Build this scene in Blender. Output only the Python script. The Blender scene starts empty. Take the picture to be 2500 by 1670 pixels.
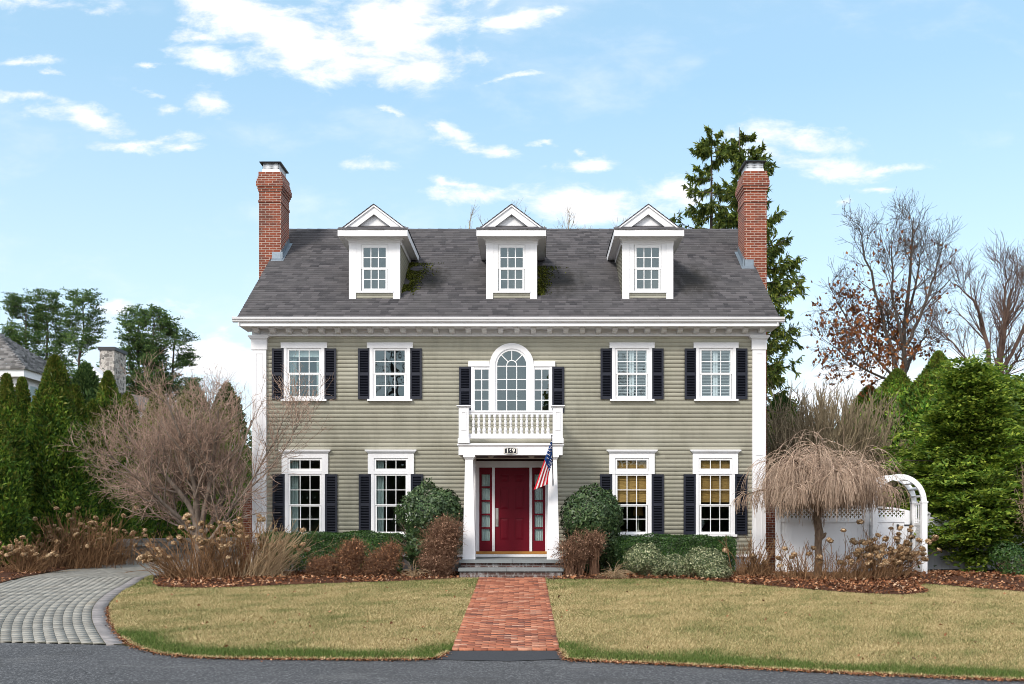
import bpy, bmesh, math, random
import numpy as np
from mathutils import Vector, Matrix

R = math.radians
scene = bpy.context.scene
COL = scene.collection

# ------------------------------------------------------------------ camera, sky, sun, exposure
CAMZ = 1.9
FPX, VX, HY = 2400.0, 1300.0, 1270.0          # focal length and principal point measured on the photograph (px)
cam_d = bpy.data.cameras.new('camera')
cam = bpy.data.objects.new('camera', cam_d)
COL.objects.link(cam)
cam.location = (0, 0, CAMZ)
cam.rotation_euler = (R(90), 0, 0)
cam_d.sensor_width = 36
cam_d.lens = 36 * FPX / 2500
cam_d.shift_x = -(VX - 1250) / 2500
cam_d.shift_y = (HY - 835) / 2500
cam_d.clip_start = 0.1
cam_d.clip_end = 2000
scene.camera = cam

SUN_EL, SUN_AZ = R(38), R(214)                 # azimuth clockwise from +Y: behind the camera, to the left
world = bpy.data.worlds.new('World')
scene.world = world
world.use_nodes = True
wt = world.node_tree
wt.nodes.clear()


def nd(t, typ, ins=None, **props):
    n = t.nodes.new(typ)
    for k, v in props.items():
        setattr(n, k, v)
    for k, v in (ins or {}).items():
        if hasattr(v, 'is_output') or isinstance(v, bpy.types.NodeSocket):
            t.links.new(v, n.inputs[k])
        else:
            n.inputs[k].default_value = v
    return n


def mth(t, op, a, b=0.0, c=0.0, clamp=False):
    n = t.nodes.new('ShaderNodeMath')
    n.operation = op
    n.use_clamp = clamp
    for i, v in enumerate((a, b, c)):
        if isinstance(v, bpy.types.NodeSocket):
            t.links.new(v, n.inputs[i])
        else:
            n.inputs[i].default_value = v
    return n.outputs[0]


def mixc(t, fac, a, b, mode='MIX'):
    n = t.nodes.new('ShaderNodeMix')
    n.data_type = 'RGBA'
    n.blend_type = mode
    for k, v in ((0, fac), (6, a), (7, b)):
        if isinstance(v, bpy.types.NodeSocket):
            t.links.new(v, n.inputs[k])
        else:
            n.inputs[k].default_value = v if k == 0 else (tuple(v) + (1,) if len(v) == 3 else v)
    return n.outputs[2]


def maprange(t, v, a, b, c=0.0, d=1.0, smooth=False):
    n = t.nodes.new('ShaderNodeMapRange')
    n.interpolation_type = 'SMOOTHSTEP' if smooth else 'LINEAR'
    t.links.new(v, n.inputs[0])
    for i, x in enumerate((a, b, c, d)):
        n.inputs[i + 1].default_value = x
    return n.outputs[0]


SKY_STRENGTH = 0.15
sky = nd(wt, 'ShaderNodeTexSky', sky_type='NISHITA', sun_disc=False, sun_elevation=SUN_EL, sun_rotation=SUN_AZ,
         altitude=0, air_density=1.0, dust_density=1.2, ozone_density=1.6)
tc = nd(wt, 'ShaderNodeTexCoord')
sep = nd(wt, 'ShaderNodeSeparateXYZ', {0: tc.outputs['Generated']})
dx, dy, dz = sep.outputs
yy = mth(wt, 'MAXIMUM', dy, 0.08)
su = mth(wt, 'DIVIDE', dx, yy)
sv = mth(wt, 'DIVIDE', dz, yy)
wv = nd(wt, 'ShaderNodeCombineXYZ', {0: su, 1: mth(wt, 'MULTIPLY', sv, 1.8), 2: 4.1}).outputs[0]
wc = nd(wt, 'ShaderNodeSeparateColor', {0: nd(wt, 'ShaderNodeTexNoise', {'Vector': wv, 'Scale': 9.0, 'Detail': 6.0, 'Roughness': 0.6}).outputs['Color']})
bu = mth(wt, 'ADD', su, mth(wt, 'MULTIPLY', mth(wt, 'SUBTRACT', wc.outputs[0], 0.5), 0.085))   # ragged cloud edges
bv_ = mth(wt, 'ADD', sv, mth(wt, 'MULTIPLY', mth(wt, 'SUBTRACT', wc.outputs[1], 0.5), 0.045))
front = maprange(wt, dy, 0.1, 0.3)
# clouds: (u px, v px, half width, half height, tilt deg, weight)
CLOUDS = [
    (600, 40, 240, 66, 22, 1.5), (790, 118, 260, 76, 18, 1.6), (980, 50, 140, 130, 0, 1.5), (1030, 150, 160, 44, -4, 1.3),
    (470, 95, 70, 14, 2, .9), (520, 148, 90, 26, 6, 1.0), (1250, 36, 120, 24, -12, .95), (1040, -10, 260, 30, 0, 1.0),
    (75, 146, 110, 15, -3, 1.0), (110, 177, 52, 14, -8, .95), (55, 245, 110, 20, 8, 1.0), (210, 298, 150, 30, 8, 1.1),
    (310, 347, 200, 15, -5, 1.0), (430, 360, 70, 11, -4, .9), (390, 234, 60, 9, 4, .85), (385, 268, 44, 22, 0, .85),
    (498, 250, 56, 42, 0, .9), (355, 174, 34, 8, 0, .85), (1255, 190, 66, 9, -12, .85), (955, 265, 70, 10, 18, .85),
    (1095, 312, 70, 20, 22, .95), (1160, 352, 95, 18, 8, .95), (905, 396, 70, 20, 8, .8), (1425, 392, 66, 20, -6, 1.0),
    (1336, 336, 38, 8, 4, .85), (1205, 356, 46, 13, 6, .9), (1130, 440, 70, 14, 12, .85), (1150, 480, 90, 26, 8, .9),
    (1440, 508, 220, 46, 6, 1.05), (1640, 470, 80, 30, 0, .9), (1940, 335, 190, 34, 6, 1.05), (1980, 390, 210, 34, 8, 1.05),
    (2140, 408, 130, 12, -8, .9), (2135, 457, 70, 11, -2, .95), (2036, 490, 26, 14, 0, .85), (1420, 355, 20, 10, 0, .8),
    (520, 865, 170, 60, 12, 1.3), (420, 775, 90, 34, 0, 1.1), (250, 760, 90, 22, 0, 1.0), (2450, 960, 500, 120, 0, .9),
    (2100, 960, 260, 80, 0, .8), (80, -5, 200, 30, 6, .8), (220, 22, 90, 16, 6, .75),
]
cmax = None
for (px, py, a, b, tilt, w) in CLOUDS:
    u0, v0 = (px - VX) / FPX, (HY - py) / FPX
    a, b = a * 1.12 / FPX, b * 1.3 / FPX
    ct, st = math.cos(R(-tilt)), math.sin(R(-tilt))
    uu = mth(wt, 'SUBTRACT', bu, u0)
    vv = mth(wt, 'SUBTRACT', bv_, v0)
    p = mth(wt, 'ADD', mth(wt, 'MULTIPLY', uu, ct / a), mth(wt, 'MULTIPLY', vv, st / a))
    q = mth(wt, 'ADD', mth(wt, 'MULTIPLY', uu, -st / b), mth(wt, 'MULTIPLY', vv, ct / b))
    d2 = mth(wt, 'ADD', mth(wt, 'MULTIPLY', p, p), mth(wt, 'MULTIPLY', q, q))
    val = mth(wt, 'MULTIPLY', mth(wt, 'SUBTRACT', 1.0, mth(wt, 'SQRT', d2)), w)
    cmax = val if cmax is None else mth(wt, 'SMOOTH_MAX', cmax, val, 0.25)
uvw = nd(wt, 'ShaderNodeCombineXYZ', {0: su, 1: mth(wt, 'MULTIPLY', sv, 2.1), 2: 0.37}).outputs[0]
n1 = nd(wt, 'ShaderNodeTexNoise', {'Vector': uvw, 'Scale': 15.0, 'Detail': 10.0, 'Roughness': 0.62, 'Distortion': 0.25}).outputs[0]
n2 = nd(wt, 'ShaderNodeTexNoise', {'Vector': uvw, 'Scale': 3.2, 'Detail': 5.0, 'Roughness': 0.55}).outputs[0]
dens = mth(wt, 'ADD', mth(wt, 'MAXIMUM', cmax, -0.9), mth(wt, 'MULTIPLY', mth(wt, 'SUBTRACT', n1, 0.5), 3.4))
cl_front = mth(wt, 'MULTIPLY', maprange(wt, dens, -0.02, 1.2, smooth=True), front)
wisp = mth(wt, 'MULTIPLY', maprange(wt, mth(wt, 'ADD', n2, mth(wt, 'MULTIPLY', n1, 0.35)), 0.66, 0.95, smooth=True), 0.35)
cl_front = mth(wt, 'MAXIMUM', cl_front, mth(wt, 'MULTIPLY', wisp, front))
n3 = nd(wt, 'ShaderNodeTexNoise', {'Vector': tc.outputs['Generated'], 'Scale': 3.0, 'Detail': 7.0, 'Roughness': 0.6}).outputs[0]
cl_back = mth(wt, 'MULTIPLY', maprange(wt, n3, 0.36, 0.58, smooth=True), mth(wt, 'SUBTRACT', 1.0, front))  # unseen cloud cover behind the viewer, thickened for whiter fill light
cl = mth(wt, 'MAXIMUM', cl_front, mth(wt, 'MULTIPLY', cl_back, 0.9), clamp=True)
shade = maprange(wt, n1, 0.3, 0.7, 0.86, 1.0)
CLOUD_V = 5.3
cloudcol = nd(wt, 'ShaderNodeCombineXYZ', {0: mth(wt, 'MULTIPLY', shade, CLOUD_V), 1: mth(wt, 'MULTIPLY', shade, CLOUD_V), 2: mth(wt, 'MULTIPLY', shade, CLOUD_V * 1.03)}).outputs[0]
veil = mth(wt, 'ADD', maprange(wt, dz, 0.0, 0.42, 0.72, 0.56), 0.0)      # thin high haze, whiter towards the horizon
veilcol = mixc(wt, maprange(wt, dz, 0.02, 0.40), (4.5, 5.1, 5.4), (2.3, 3.75, 4.65))
base_sky = mixc(wt, veil, sky.outputs[0], veilcol)
back_fill = mth(wt, 'ADD', 1.0, mth(wt, 'MULTIPLY', mth(wt, 'SUBTRACT', 1.0, front), 0.7))   # unseen clouds behind the viewer brightened to add fill light on the facade
col_sky = mixc(wt, cl, base_sky, nd(wt, 'ShaderNodeVectorMath', {0: cloudcol, 1: nd(wt, 'ShaderNodeCombineXYZ', {0: back_fill, 1: back_fill, 2: back_fill}).outputs[0]}, operation='MULTIPLY').outputs[0])
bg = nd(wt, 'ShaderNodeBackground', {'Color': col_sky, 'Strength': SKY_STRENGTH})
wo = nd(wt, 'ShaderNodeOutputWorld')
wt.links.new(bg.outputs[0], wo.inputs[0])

sun_d = bpy.data.lights.new('sun', 'SUN')
sun_d.energy = 2.0
sun_d.angle = R(13)
sun_d.color = (1.0, 0.93, 0.83)
sun = bpy.data.objects.new('sun', sun_d)
COL.objects.link(sun)
sd = Vector((math.sin(SUN_AZ) * math.cos(SUN_EL), math.cos(SUN_AZ) * math.cos(SUN_EL), math.sin(SUN_EL)))
sun.rotation_euler = sd.to_track_quat('Z', 'Y').to_euler()
sun.location = (-20, -20, 40)

scene.view_settings.view_transform = 'Standard'
scene.view_settings.look = 'None'
scene.view_settings.exposure = 0.66
scene.view_settings.gamma = 1.0
scene.cycles.filter_width = 0.95
scene.cycles.use_denoising = True
scene.cycles.denoising_prefilter = 'ACCURATE'
scene.cycles.use_adaptive_sampling = False
scene.cycles.max_bounces = 6
scene.cycles.transparent_max_bounces = 12
scene.cycles.sample_clamp_indirect = 6

# ------------------------------------------------------------------ measuring helpers (photo px at a known depth -> metres)


def wx(px, d): return (px - VX) * d / FPX
def wz(py, d): return CAMZ + (HY - py) * d / FPX
def fx(px): return wx(px, 25.0)
def fz(py): return wz(py, 25.0)


def gh(d):
    """height of the open ground at depth d: level by the house, falling to the street"""
    d = np.asarray(d, float)
    return np.where(d >= 23, 0.55, np.maximum(0.55 - 0.0578 * (23 - d), -0.115))


def G(px, py):
    d = 3240.0 / max(py - HY, 1e-3)
    if d < 23:
        d = 6430.0 / (py - HY + 138.7)
    return (wx(px, d), d)


rng = np.random.default_rng(11)
random.seed(5)

# ------------------------------------------------------------------ materials


def new_mat(name):
    m = bpy.data.materials.new(name)
    m.use_nodes = True
    t = m.node_tree
    b = t.nodes['Principled BSDF']
    return m, t, b


def pos(t):
    return nd(t, 'ShaderNodeNewGeometry').outputs['Position']


def noise(t, vec, scale, detail=4.0, rough=0.55, dist=0.0):
    return nd(t, 'ShaderNodeTexNoise', {'Vector': vec, 'Scale': scale, 'Detail': detail, 'Roughness': rough, 'Distortion': dist}).outputs[0]


def vscale(t, vec, s):
    return nd(t, 'ShaderNodeVectorMath', {0: vec, 1: s}, operation='MULTIPLY').outputs[0]


def bump(t, b, h, strength=0.3, dist=0.01):
    n = nd(t, 'ShaderNodeBump', {'Height': h, 'Strength': strength, 'Distance': dist})
    t.links.new(n.outputs[0], b.inputs['Normal'])


def setb(t, b, col=None, rough=None, spec=None, metal=None):
    for k, v in (('Base Color', col), ('Roughness', rough), ('Specular IOR Level', spec), ('Metallic', metal)):
        if v is None:
            continue
        if isinstance(v, bpy.types.NodeSocket):
            t.links.new(v, b.inputs[k])
        else:
            b.inputs[k].default_value = (tuple(v) + (1,)) if isinstance(v, (tuple, list)) else v


def mul(c, f): return tuple(min(1.0, x * f) for x in c)


def m_plain(name, col, rough=0.6, spec=0.4, var=0.08, scale=3.0, metal=0.0, island=0.0, bmp=0.0, bscale=60.0, grime=0.0):
    m, t, b = new_mat(name)
    p = pos(t)
    c = mixc(t, noise(t, p, scale), mul(col, 1 - var), mul(col, 1 + var))
    if island:
        ri = nd(t, 'ShaderNodeNewGeometry').outputs['Random Per Island']
        c = mixc(t, 1.0, c, nd(t, 'ShaderNodeCombineXYZ', {i: maprange(t, ri, 0, 1, 1 - island, 1 + island) for i in range(3)}).outputs[0], 'MULTIPLY')
    if grime:
        g = mth(t, 'MULTIPLY', maprange(t, noise(t, vscale(t, p, (2.2, 2.2, 0.7)), 1.6, 6.0, 0.65), 0.5, 0.72), grime)
        c = mixc(t, g, c, (0.16, 0.16, 0.12))
    setb(t, b, c, rough, spec, metal)
    if bmp:
        bump(t, b, noise(t, p, bscale, 3.0), bmp)
    return m


def m_leaf(name, stops, rough=0.55, spec=0.3, clump=(1.5, 0.35), trans=0.0):
    """leaves: a colour per leaf picked along a ramp, tinted in clumps"""
    m, t, b = new_mat(name)
    g = nd(t, 'ShaderNodeNewGeometry')
    ramp = t.nodes.new('ShaderNodeValToRGB')
    el = ramp.color_ramp.elements
    while len(el) < len(stops):
        el.new(0.5)
    for i, (pp, c) in enumerate(stops):
        el[i].position = pp
        el[i].color = tuple(c) + (1,)
    t.links.new(g.outputs['Random Per Island'], ramp.inputs[0])
    n = noise(t, g.outputs['Position'], clump[0], 3.0)
    f = maprange(t, n, 0.3, 0.7, 1 - clump[1], 1 + clump[1])
    c = mixc(t, 1.0, ramp.outputs[0], nd(t, 'ShaderNodeCombineXYZ', {0: f, 1: f, 2: f}).outputs[0], 'MULTIPLY')
    setb(t, b, c, rough, spec)
    if trans:
        tr = nd(t, 'ShaderNodeBsdfTranslucent', {'Color': c})
        mx = nd(t, 'ShaderNodeMixShader', {0: trans, 1: b.outputs[0], 2: tr.outputs[0]})
        t.links.new(mx.outputs[0], t.nodes['Material Output'].inputs[0])
    return m


def m_bark(name, c1, c2, scale=12.0, island=0.2):
    m, t, b = new_mat(name)
    g = nd(t, 'ShaderNodeNewGeometry')
    n = noise(t, vscale(t, g.outputs['Position'], (1, 1, 0.35)), scale, 6.0, 0.7)
    c = mixc(t, maprange(t, n, 0.35, 0.65), c1, c2)
    f = maprange(t, g.outputs['Random Per Island'], 0, 1, 1 - island, 1 + island)
    c = mixc(t, 1.0, c, nd(t, 'ShaderNodeCombineXYZ', {0: f, 1: f, 2: f}).outputs[0], 'MULTIPLY')
    setb(t, b, c, 0.85, 0.2)
    bump(t, b, n, 0.5, 0.02)
    return m


def m_brick(name, c1, c2, mortar, bw=0.21, bh=0.068, ms=0.009, stain=0.0, smear=None):
    m, t, b = new_mat(name)
    uv = nd(t, 'ShaderNodeTexCoord').outputs['UV']
    br = nd(t, 'ShaderNodeTexBrick', {'Vector': uv, 'Color1': tuple(c1) + (1,), 'Color2': tuple(c2) + (1,), 'Mortar': tuple(mortar) + (1,),
                                      'Scale': 1.0, 'Mortar Size': ms, 'Mortar Smooth': 0.15, 'Bias': -0.1, 'Brick Width': bw, 'Row Height': bh})
    p = pos(t)
    c = mixc(t, mth(t, 'MULTIPLY', maprange(t, noise(t, p, 30, 4.0), 0.4, 0.7), 0.35), br.outputs[0], mul(c1, 0.45))
    if stain:
        c = mixc(t, mth(t, 'MULTIPLY', maprange(t, noise(t, p, 1.3, 5.0), 0.5, 0.7), stain), c, (0.05, 0.045, 0.04))
    if smear:
        c = mixc(t, maprange(t, noise(t, vscale(t, p, (3.0, 3.0, 2.0)), 2.0, 6.0, 0.7), 0.50, 0.66), c, smear)
    setb(t, b, c, 0.85, 0.2)
    bump(t, b, mth(t, 'SUBTRACT', 1.0, br.outputs[1]), 0.6, 0.006)
    return m


M = {}
M['trim'] = m_plain('white_trim_paint', (0.75, 0.745, 0.765), 0.5, 0.35, 0.05, 1.3, grime=0.10)
M['trim2'] = m_plain('white_sash_paint', (0.80, 0.795, 0.80), 0.4, 0.4, 0.02, 2.0)
M['navy'] = m_plain('navy_shutter_paint', (0.010, 0.012, 0.023), 0.5, 0.35, 0.25, 4.0)
M['red'] = m_plain('crimson_door_paint', (0.125, 0.0015, 0.010), 0.5, 0.18, 0.10, 4.0)
M['stone'] = m_plain('bluestone', (0.19, 0.205, 0.21), 0.75, 0.3, 0.25, 5.0, bmp=0.2)
M['cement'] = m_plain('grey_cement', (0.33, 0.34, 0.36), 0.8, 0.2, 0.15, 4.0, bmp=0.2)
M['oak'] = m_plain('varnished_oak', (0.38, 0.17, 0.035), 0.4, 0.4, 0.2, 8.0)
M['steel'] = m_plain('brushed_steel', (0.55, 0.52, 0.48), 0.35, 0.5, 0.1, 8.0, metal=0.9)
M['galv'] = m_plain('galvanised_sheet', (0.62, 0.64, 0.67), 0.5, 0.5, 0.12, 6.0, metal=0.35)
M['darkmetal'] = m_plain('dark_metal', (0.03, 0.03, 0.035), 0.45, 0.5, 0.2, 6.0, metal=0.4)
M['lead'] = m_plain('lead_flashing', (0.20, 0.24, 0.28), 0.5, 0.5, 0.35, 9.0, metal=0.5)
M['black'] = m_plain('black_enamel', (0.012, 0.013, 0.018), 0.3, 0.5, 0.1)
M['maroon'] = m_plain('dark_maroon_ceiling', (0.030, 0.012, 0.014), 0.5, 0.3, 0.1)
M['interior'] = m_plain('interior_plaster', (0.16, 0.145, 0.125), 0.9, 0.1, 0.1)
M['curtain'] = m_plain('pale_curtain_cloth', (0.50, 0.56, 0.54), 0.9, 0.1, 0.08, 8.0)
M['sheer'] = m_plain('sheer_curtain_cloth', (0.62, 0.68, 0.66), 0.9, 0.1, 0.05, 8.0)
M['vinyl'] = m_plain('white_vinyl', (0.80, 0.805, 0.825), 0.4, 0.4, 0.03, 1.5)
M['greyvinyl'] = m_plain('grey_vinyl', (0.52, 0.53, 0.57), 0.55, 0.3, 0.12, 1.5)  # greyer base colour for the plank fence at right
M['brick'] = m_brick('red_chimney_brick', (0.26, 0.066, 0.034), (0.13, 0.034, 0.022), (0.44, 0.37, 0.32), ms=0.0075, stain=0.5)
M['stepbrick'] = m_brick('weathered_step_brick', (0.12, 0.055, 0.045), (0.07, 0.045, 0.04), (0.22, 0.20, 0.19), smear=(0.34, 0.33, 0.33))

# clapboard
m, t, b = new_mat('olive_clapboard_paint')
g = nd(t, 'ShaderNodeNewGeometry')
p = g.outputs['Position']
ri = g.outputs['Random Per Island']
c = mixc(t, noise(t, vscale(t, p, (0.8, 1, 3)), 1.2, 5.0), (0.36, 0.344, 0.274), (0.465, 0.447, 0.364))
c = mixc(t, mth(t, 'MULTIPLY', maprange(t, noise(t, vscale(t, p, (1.3, 1, 0.35)), 2.1, 7.0, 0.7), 0.46, 0.70), 0.38), c, (0.215, 0.21, 0.16))
c = mixc(t, mth(t, 'MULTIPLY', maprange(t, noise(t, vscale(t, p, (0.5, 1, 0.8)), 1.0, 4.0), 0.52, 0.68), 0.3), c, (0.53, 0.52, 0.44))
f = maprange(t, ri, 0, 1, 0.91, 1.08)
c = mixc(t, 1.0, c, nd(t, 'ShaderNodeCombineXYZ', {0: f, 1: f, 2: f}).outputs[0], 'MULTIPLY')
setb(t, b, c, 0.6, 0.3)
bump(t, b, noise(t, vscale(t, p, (0.6, 1, 14)), 14, 3.0), 0.15, 0.004)
M['siding'] = m

# roof shingles (one island per tab) with dark algae streaks below the dormers
m, t, b = new_mat('asphalt_shingle')
g = nd(t, 'ShaderNodeNewGeometry')
p = g.outputs['Position']
f = maprange(t, g.outputs['Random Per Island'], 0, 1, 0.0, 1.0)
c = mixc(t, f, (0.027, 0.0255, 0.029), (0.100, 0.092, 0.097))
c = mixc(t, maprange(t, noise(t, p, 1.1, 6.0, 0.65), 0.42, 0.70), c, (0.070, 0.066, 0.068))
c = mixc(t, mth(t, 'MULTIPLY', maprange(t, noise(t, p, 130, 2.0), 0.4, 0.7), 0.35), c, (0.15, 0.15, 0.16))
sp = nd(t, 'ShaderNodeSeparateXYZ', {0: p})
st = None
for (sx_, sz_, rx_, rz_) in ((-2.75, 8.35, 0.75, 0.75), (0.72, 8.25, 0.85, 0.75), (4.3, 8.25, 0.85, 0.8)):
    e = mth(t, 'ADD', mth(t, 'POWER', mth(t, 'DIVIDE', mth(t, 'SUBTRACT', sp.outputs[0], sx_), rx_), 2.0),
            mth(t, 'POWER', mth(t, 'DIVIDE', mth(t, 'SUBTRACT', sp.outputs[2], sz_), rz_), 2.0))
    e = mth(t, 'SUBTRACT', 1.0, mth(t, 'SQRT', mth(t, 'ABSOLUTE', e)))
    st = e if st is None else mth(t, 'MAXIMUM', st, e)
st = mth(t, 'ADD', mth(t, 'MAXIMUM', st, -1.0), mth(t, 'MULTIPLY', mth(t, 'SUBTRACT', noise(t, vscale(t, p, (2.5, 1, 0.9)), 2.2, 6.0, 0.65), 0.5), 1.6))
c = mixc(t, mth(t, 'MULTIPLY', maprange(t, st, 0.05, 0.8, smooth=True), 0.72), c, (0.020, 0.019, 0.017))
setb(t, b, c, 0.9, 0.25)
M['shingle'] = m

M['shake'] = m_plain('weathered_cedar_shake', (0.155, 0.148, 0.145), 0.9, 0.2, 0.25, 4.0, island=0.5)
M['bluewall'] = m_plain('pale_blue_siding_paint', (0.42, 0.46, 0.55), 0.6, 0.3, 0.06, 1.0)
# fieldstone
m, t, b = new_mat('fieldstone_masonry')
p = pos(t)
vo = nd(t, 'ShaderNodeTexVoronoi', {'Vector': p, 'Scale': 5.5, 'Randomness': 1.0}, feature='DISTANCE_TO_EDGE').outputs[0]
vc = nd(t, 'ShaderNodeTexVoronoi', {'Vector': p, 'Scale': 5.5, 'Randomness': 1.0}).outputs['Color']
hs = nd(t, 'ShaderNodeSeparateColor', {0: vc}).outputs[0]
c = mixc(t, hs, (0.10, 0.095, 0.09), (0.42, 0.38, 0.34))
c = mixc(t, maprange(t, vo, 0.015, 0.045), (0.50, 0.47, 0.43), c)
setb(t, b, c, 0.9, 0.2)
bump(t, b, vo, 0.6, 0.03)
M['fieldstone'] = m

# dry stone wall
M['wallstone'] = m_plain('grey_wall_stone', (0.20, 0.19, 0.175), 0.9, 0.2, 0.35, 6.0, island=0.45, bmp=0.5, bscale=25)

# glass: reflects the sky and lets the dark room show
def m_glass(name, refl, tint=(0.85, 0.92, 0.92)):
    m, t, b = new_mat(name)
    t.nodes.remove(b)
    gl = nd(t, 'ShaderNodeBsdfGlossy', {'Color': (0.62, 0.78, 0.82, 1), 'Roughness': 0.0})
    p = pos(t)
    bp = nd(t, 'ShaderNodeBump', {'Height': noise(t, p, 1.6, 2.0), 'Strength': 0.14, 'Distance': 0.03})
    t.links.new(bp.outputs[0], gl.inputs['Normal'])
    tr = nd(t, 'ShaderNodeBsdfTransparent', {'Color': tuple(tint) + (1,)})
    lw = nd(t, 'ShaderNodeLayerWeight', {'Blend': 0.25}).outputs['Fresnel']
    fac = mth(t, 'ADD', mth(t, 'MULTIPLY', lw, 0.5), refl, clamp=True)
    mx = nd(t, 'ShaderNodeMixShader', {0: fac, 1: tr.outputs[0], 2: gl.outputs[0]})
    t.links.new(mx.outputs[0], t.nodes['Material Output'].inputs[0])
    return m


M['glass'] = m_glass('window_glass', 0.055)
M['glass_up'] = m_glass('coated_window_glass', 0.13)

# bamboo shade
m, t, b = new_mat('woven_bamboo')
p = pos(t)
w1 = noise(t, vscale(t, p, (2, 1, 45)), 2.0, 4.0, 0.7)
c = mixc(t, maprange(t, w1, 0.35, 0.65), (0.17, 0.085, 0.022), (0.48, 0.28, 0.09))
setb(t, b, c, 0.7, 0.2)
M['bamboo'] = m

# asphalt
m, t, b = new_mat('worn_asphalt')
p = pos(t)
c = mixc(t, noise(t, p, 0.55, 6.0, 0.6), (0.032, 0.032, 0.034), (0.070, 0.069, 0.072))
vo = nd(t, 'ShaderNodeTexVoronoi', {'Vector': p, 'Scale': 55.0}).outputs['Color']
vr = nd(t, 'ShaderNodeSeparateColor', {0: vo}).outputs[0]
c = mixc(t, mth(t, 'MULTIPLY', mth(t, 'POWER', vr, 3.0), 0.6), c, (0.24, 0.24, 0.245))
c = mixc(t, mth(t, 'MULTIPLY', maprange(t, noise(t, p, 60, 3.0), 0.45, 0.7), 0.5), c, (0.03, 0.03, 0.034))
c = mixc(t, mth(t, 'MULTIPLY', maprange(t, noise(t, vscale(t, p, (0.35, 1.2, 1)), 1.1, 5.0, 0.6), 0.56, 0.72), 0.45), c, (0.17, 0.165, 0.16))
wp_ = nd(t, 'ShaderNodeVectorMath', {0: p, 1: nd(t, 'ShaderNodeTexNoise', {'Vector': p, 'Scale': 1.6, 'Detail': 6.0}).outputs['Color']}, operation='ADD').outputs[0]
ck = nd(t, 'ShaderNodeTexVoronoi', {'Vector': wp_, 'Scale': 0.42}, feature='DISTANCE_TO_EDGE').outputs[0]
ckm = mth(t, 'MULTIPLY', maprange(t, ck, 0.0, 0.006, 1.0, 0.0), maprange(t, noise(t, p, 0.5, 2.0), 0.45, 0.55))
c = mixc(t, mth(t, 'MULTIPLY', ckm, 0.75), c, (0.018, 0.018, 0.019))
c = mixc(t, mth(t, 'MULTIPLY', maprange(t, noise(t, vscale(t, p, (0.5, 1.6, 1)), 0.8, 4.0), 0.58, 0.66), 0.4), c, (0.045, 0.043, 0.042))
setb(t, b, c, 0.85, 0.3)
bump(t, b, noise(t, p, 70, 3.0), 0.7, 0.006)
M['asphalt'] = m
M['newasphalt'] = m_plain('dark_patch_asphalt', (0.040, 0.041, 0.046), 0.85, 0.3, 0.5, 45.0, bmp=0.6, bscale=80)

# lawn sheet under the blades
m, t, b = new_mat('winter_turf')
p = pos(t)
c = mixc(t, noise(t, p, 0.9, 6.0, 0.65), (0.13, 0.115, 0.045), (0.34, 0.265, 0.13))
c = mixc(t, mth(t, 'MULTIPLY', maprange(t, noise(t, p, 26, 4.0, 0.7), 0.45, 0.7), 0.7), c, (0.07, 0.06, 0.03))
setb(t, b, c, 0.95, 0.1)
bump(t, b, noise(t, p, 40, 4.0), 0.8, 0.03)
M['turf'] = m
m, t, b = new_mat('grass_blade')
a = nd(t, 'ShaderNodeAttribute', attribute_name='dry').outputs['Fac']
g = nd(t, 'ShaderNodeNewGeometry')
ri = g.outputs['Random Per Island']
grn = mixc(t, ri, (0.045, 0.085, 0.014), (0.125, 0.175, 0.04))
tan = mixc(t, ri, (0.265, 0.195, 0.085), (0.61, 0.49, 0.26))
setb(t, b, mixc(t, a, grn, tan), 0.7, 0.2)
M['blade'] = m
m, t, b = new_mat('far_turf')
p = pos(t)
c = mixc(t, noise(t, p, 0.4, 6.0), (0.10, 0.10, 0.035), (0.22, 0.18, 0.08))
setb(t, b, c, 0.95, 0.1)
M['ground'] = m

# mulch
m, t, b = new_mat('bark_mulch')
p = pos(t)
n = noise(t, p, 22, 6.0, 0.7)
c = mixc(t, maprange(t, n, 0.35, 0.68), (0.030, 0.015, 0.010), (0.135, 0.060, 0.036))
c = mixc(t, mth(t, 'MULTIPLY', maprange(t, noise(t, p, 1.2, 4.0), 0.45, 0.7), 0.5), c, (0.15, 0.062, 0.032))
setb(t, b, c, 0.95, 0.1)
bump(t, b, n, 1.0, 0.05)
M['mulch'] = m

# paving: a tone per stone
def m_paver(name, stops, nscale, rough=0.85, stain=None):
    m, t, b = new_mat(name)
    g = nd(t, 'ShaderNodeNewGeometry')
    ramp = t.nodes.new('ShaderNodeValToRGB')
    el = ramp.color_ramp.elements
    while len(el) < len(stops):
        el.new(0.5)
    for i, (pp, c) in enumerate(stops):
        el[i].position = pp
        el[i].color = tuple(c) + (1,)
    t.links.new(g.outputs['Random Per Island'], ramp.inputs[0])
    p = g.outputs['Position']
    c = mixc(t, mth(t, 'MULTIPLY', maprange(t, noise(t, p, nscale, 4.0, 0.7), 0.4, 0.7), 0.4), ramp.outputs[0], mul(stops[0][1], 0.6))
    if stain:
        c = mixc(t, mth(t, 'MULTIPLY', maprange(t, noise(t, vscale(t, p, (1.6, 0.35, 1)), 0.9, 5.0), 0.58, 0.72), 0.45), c, stain)
    setb(t, b, c, rough, 0.2)
    bump(t, b, noise(t, p, 60, 3.0), 0.3, 0.004)
    return m


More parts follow.
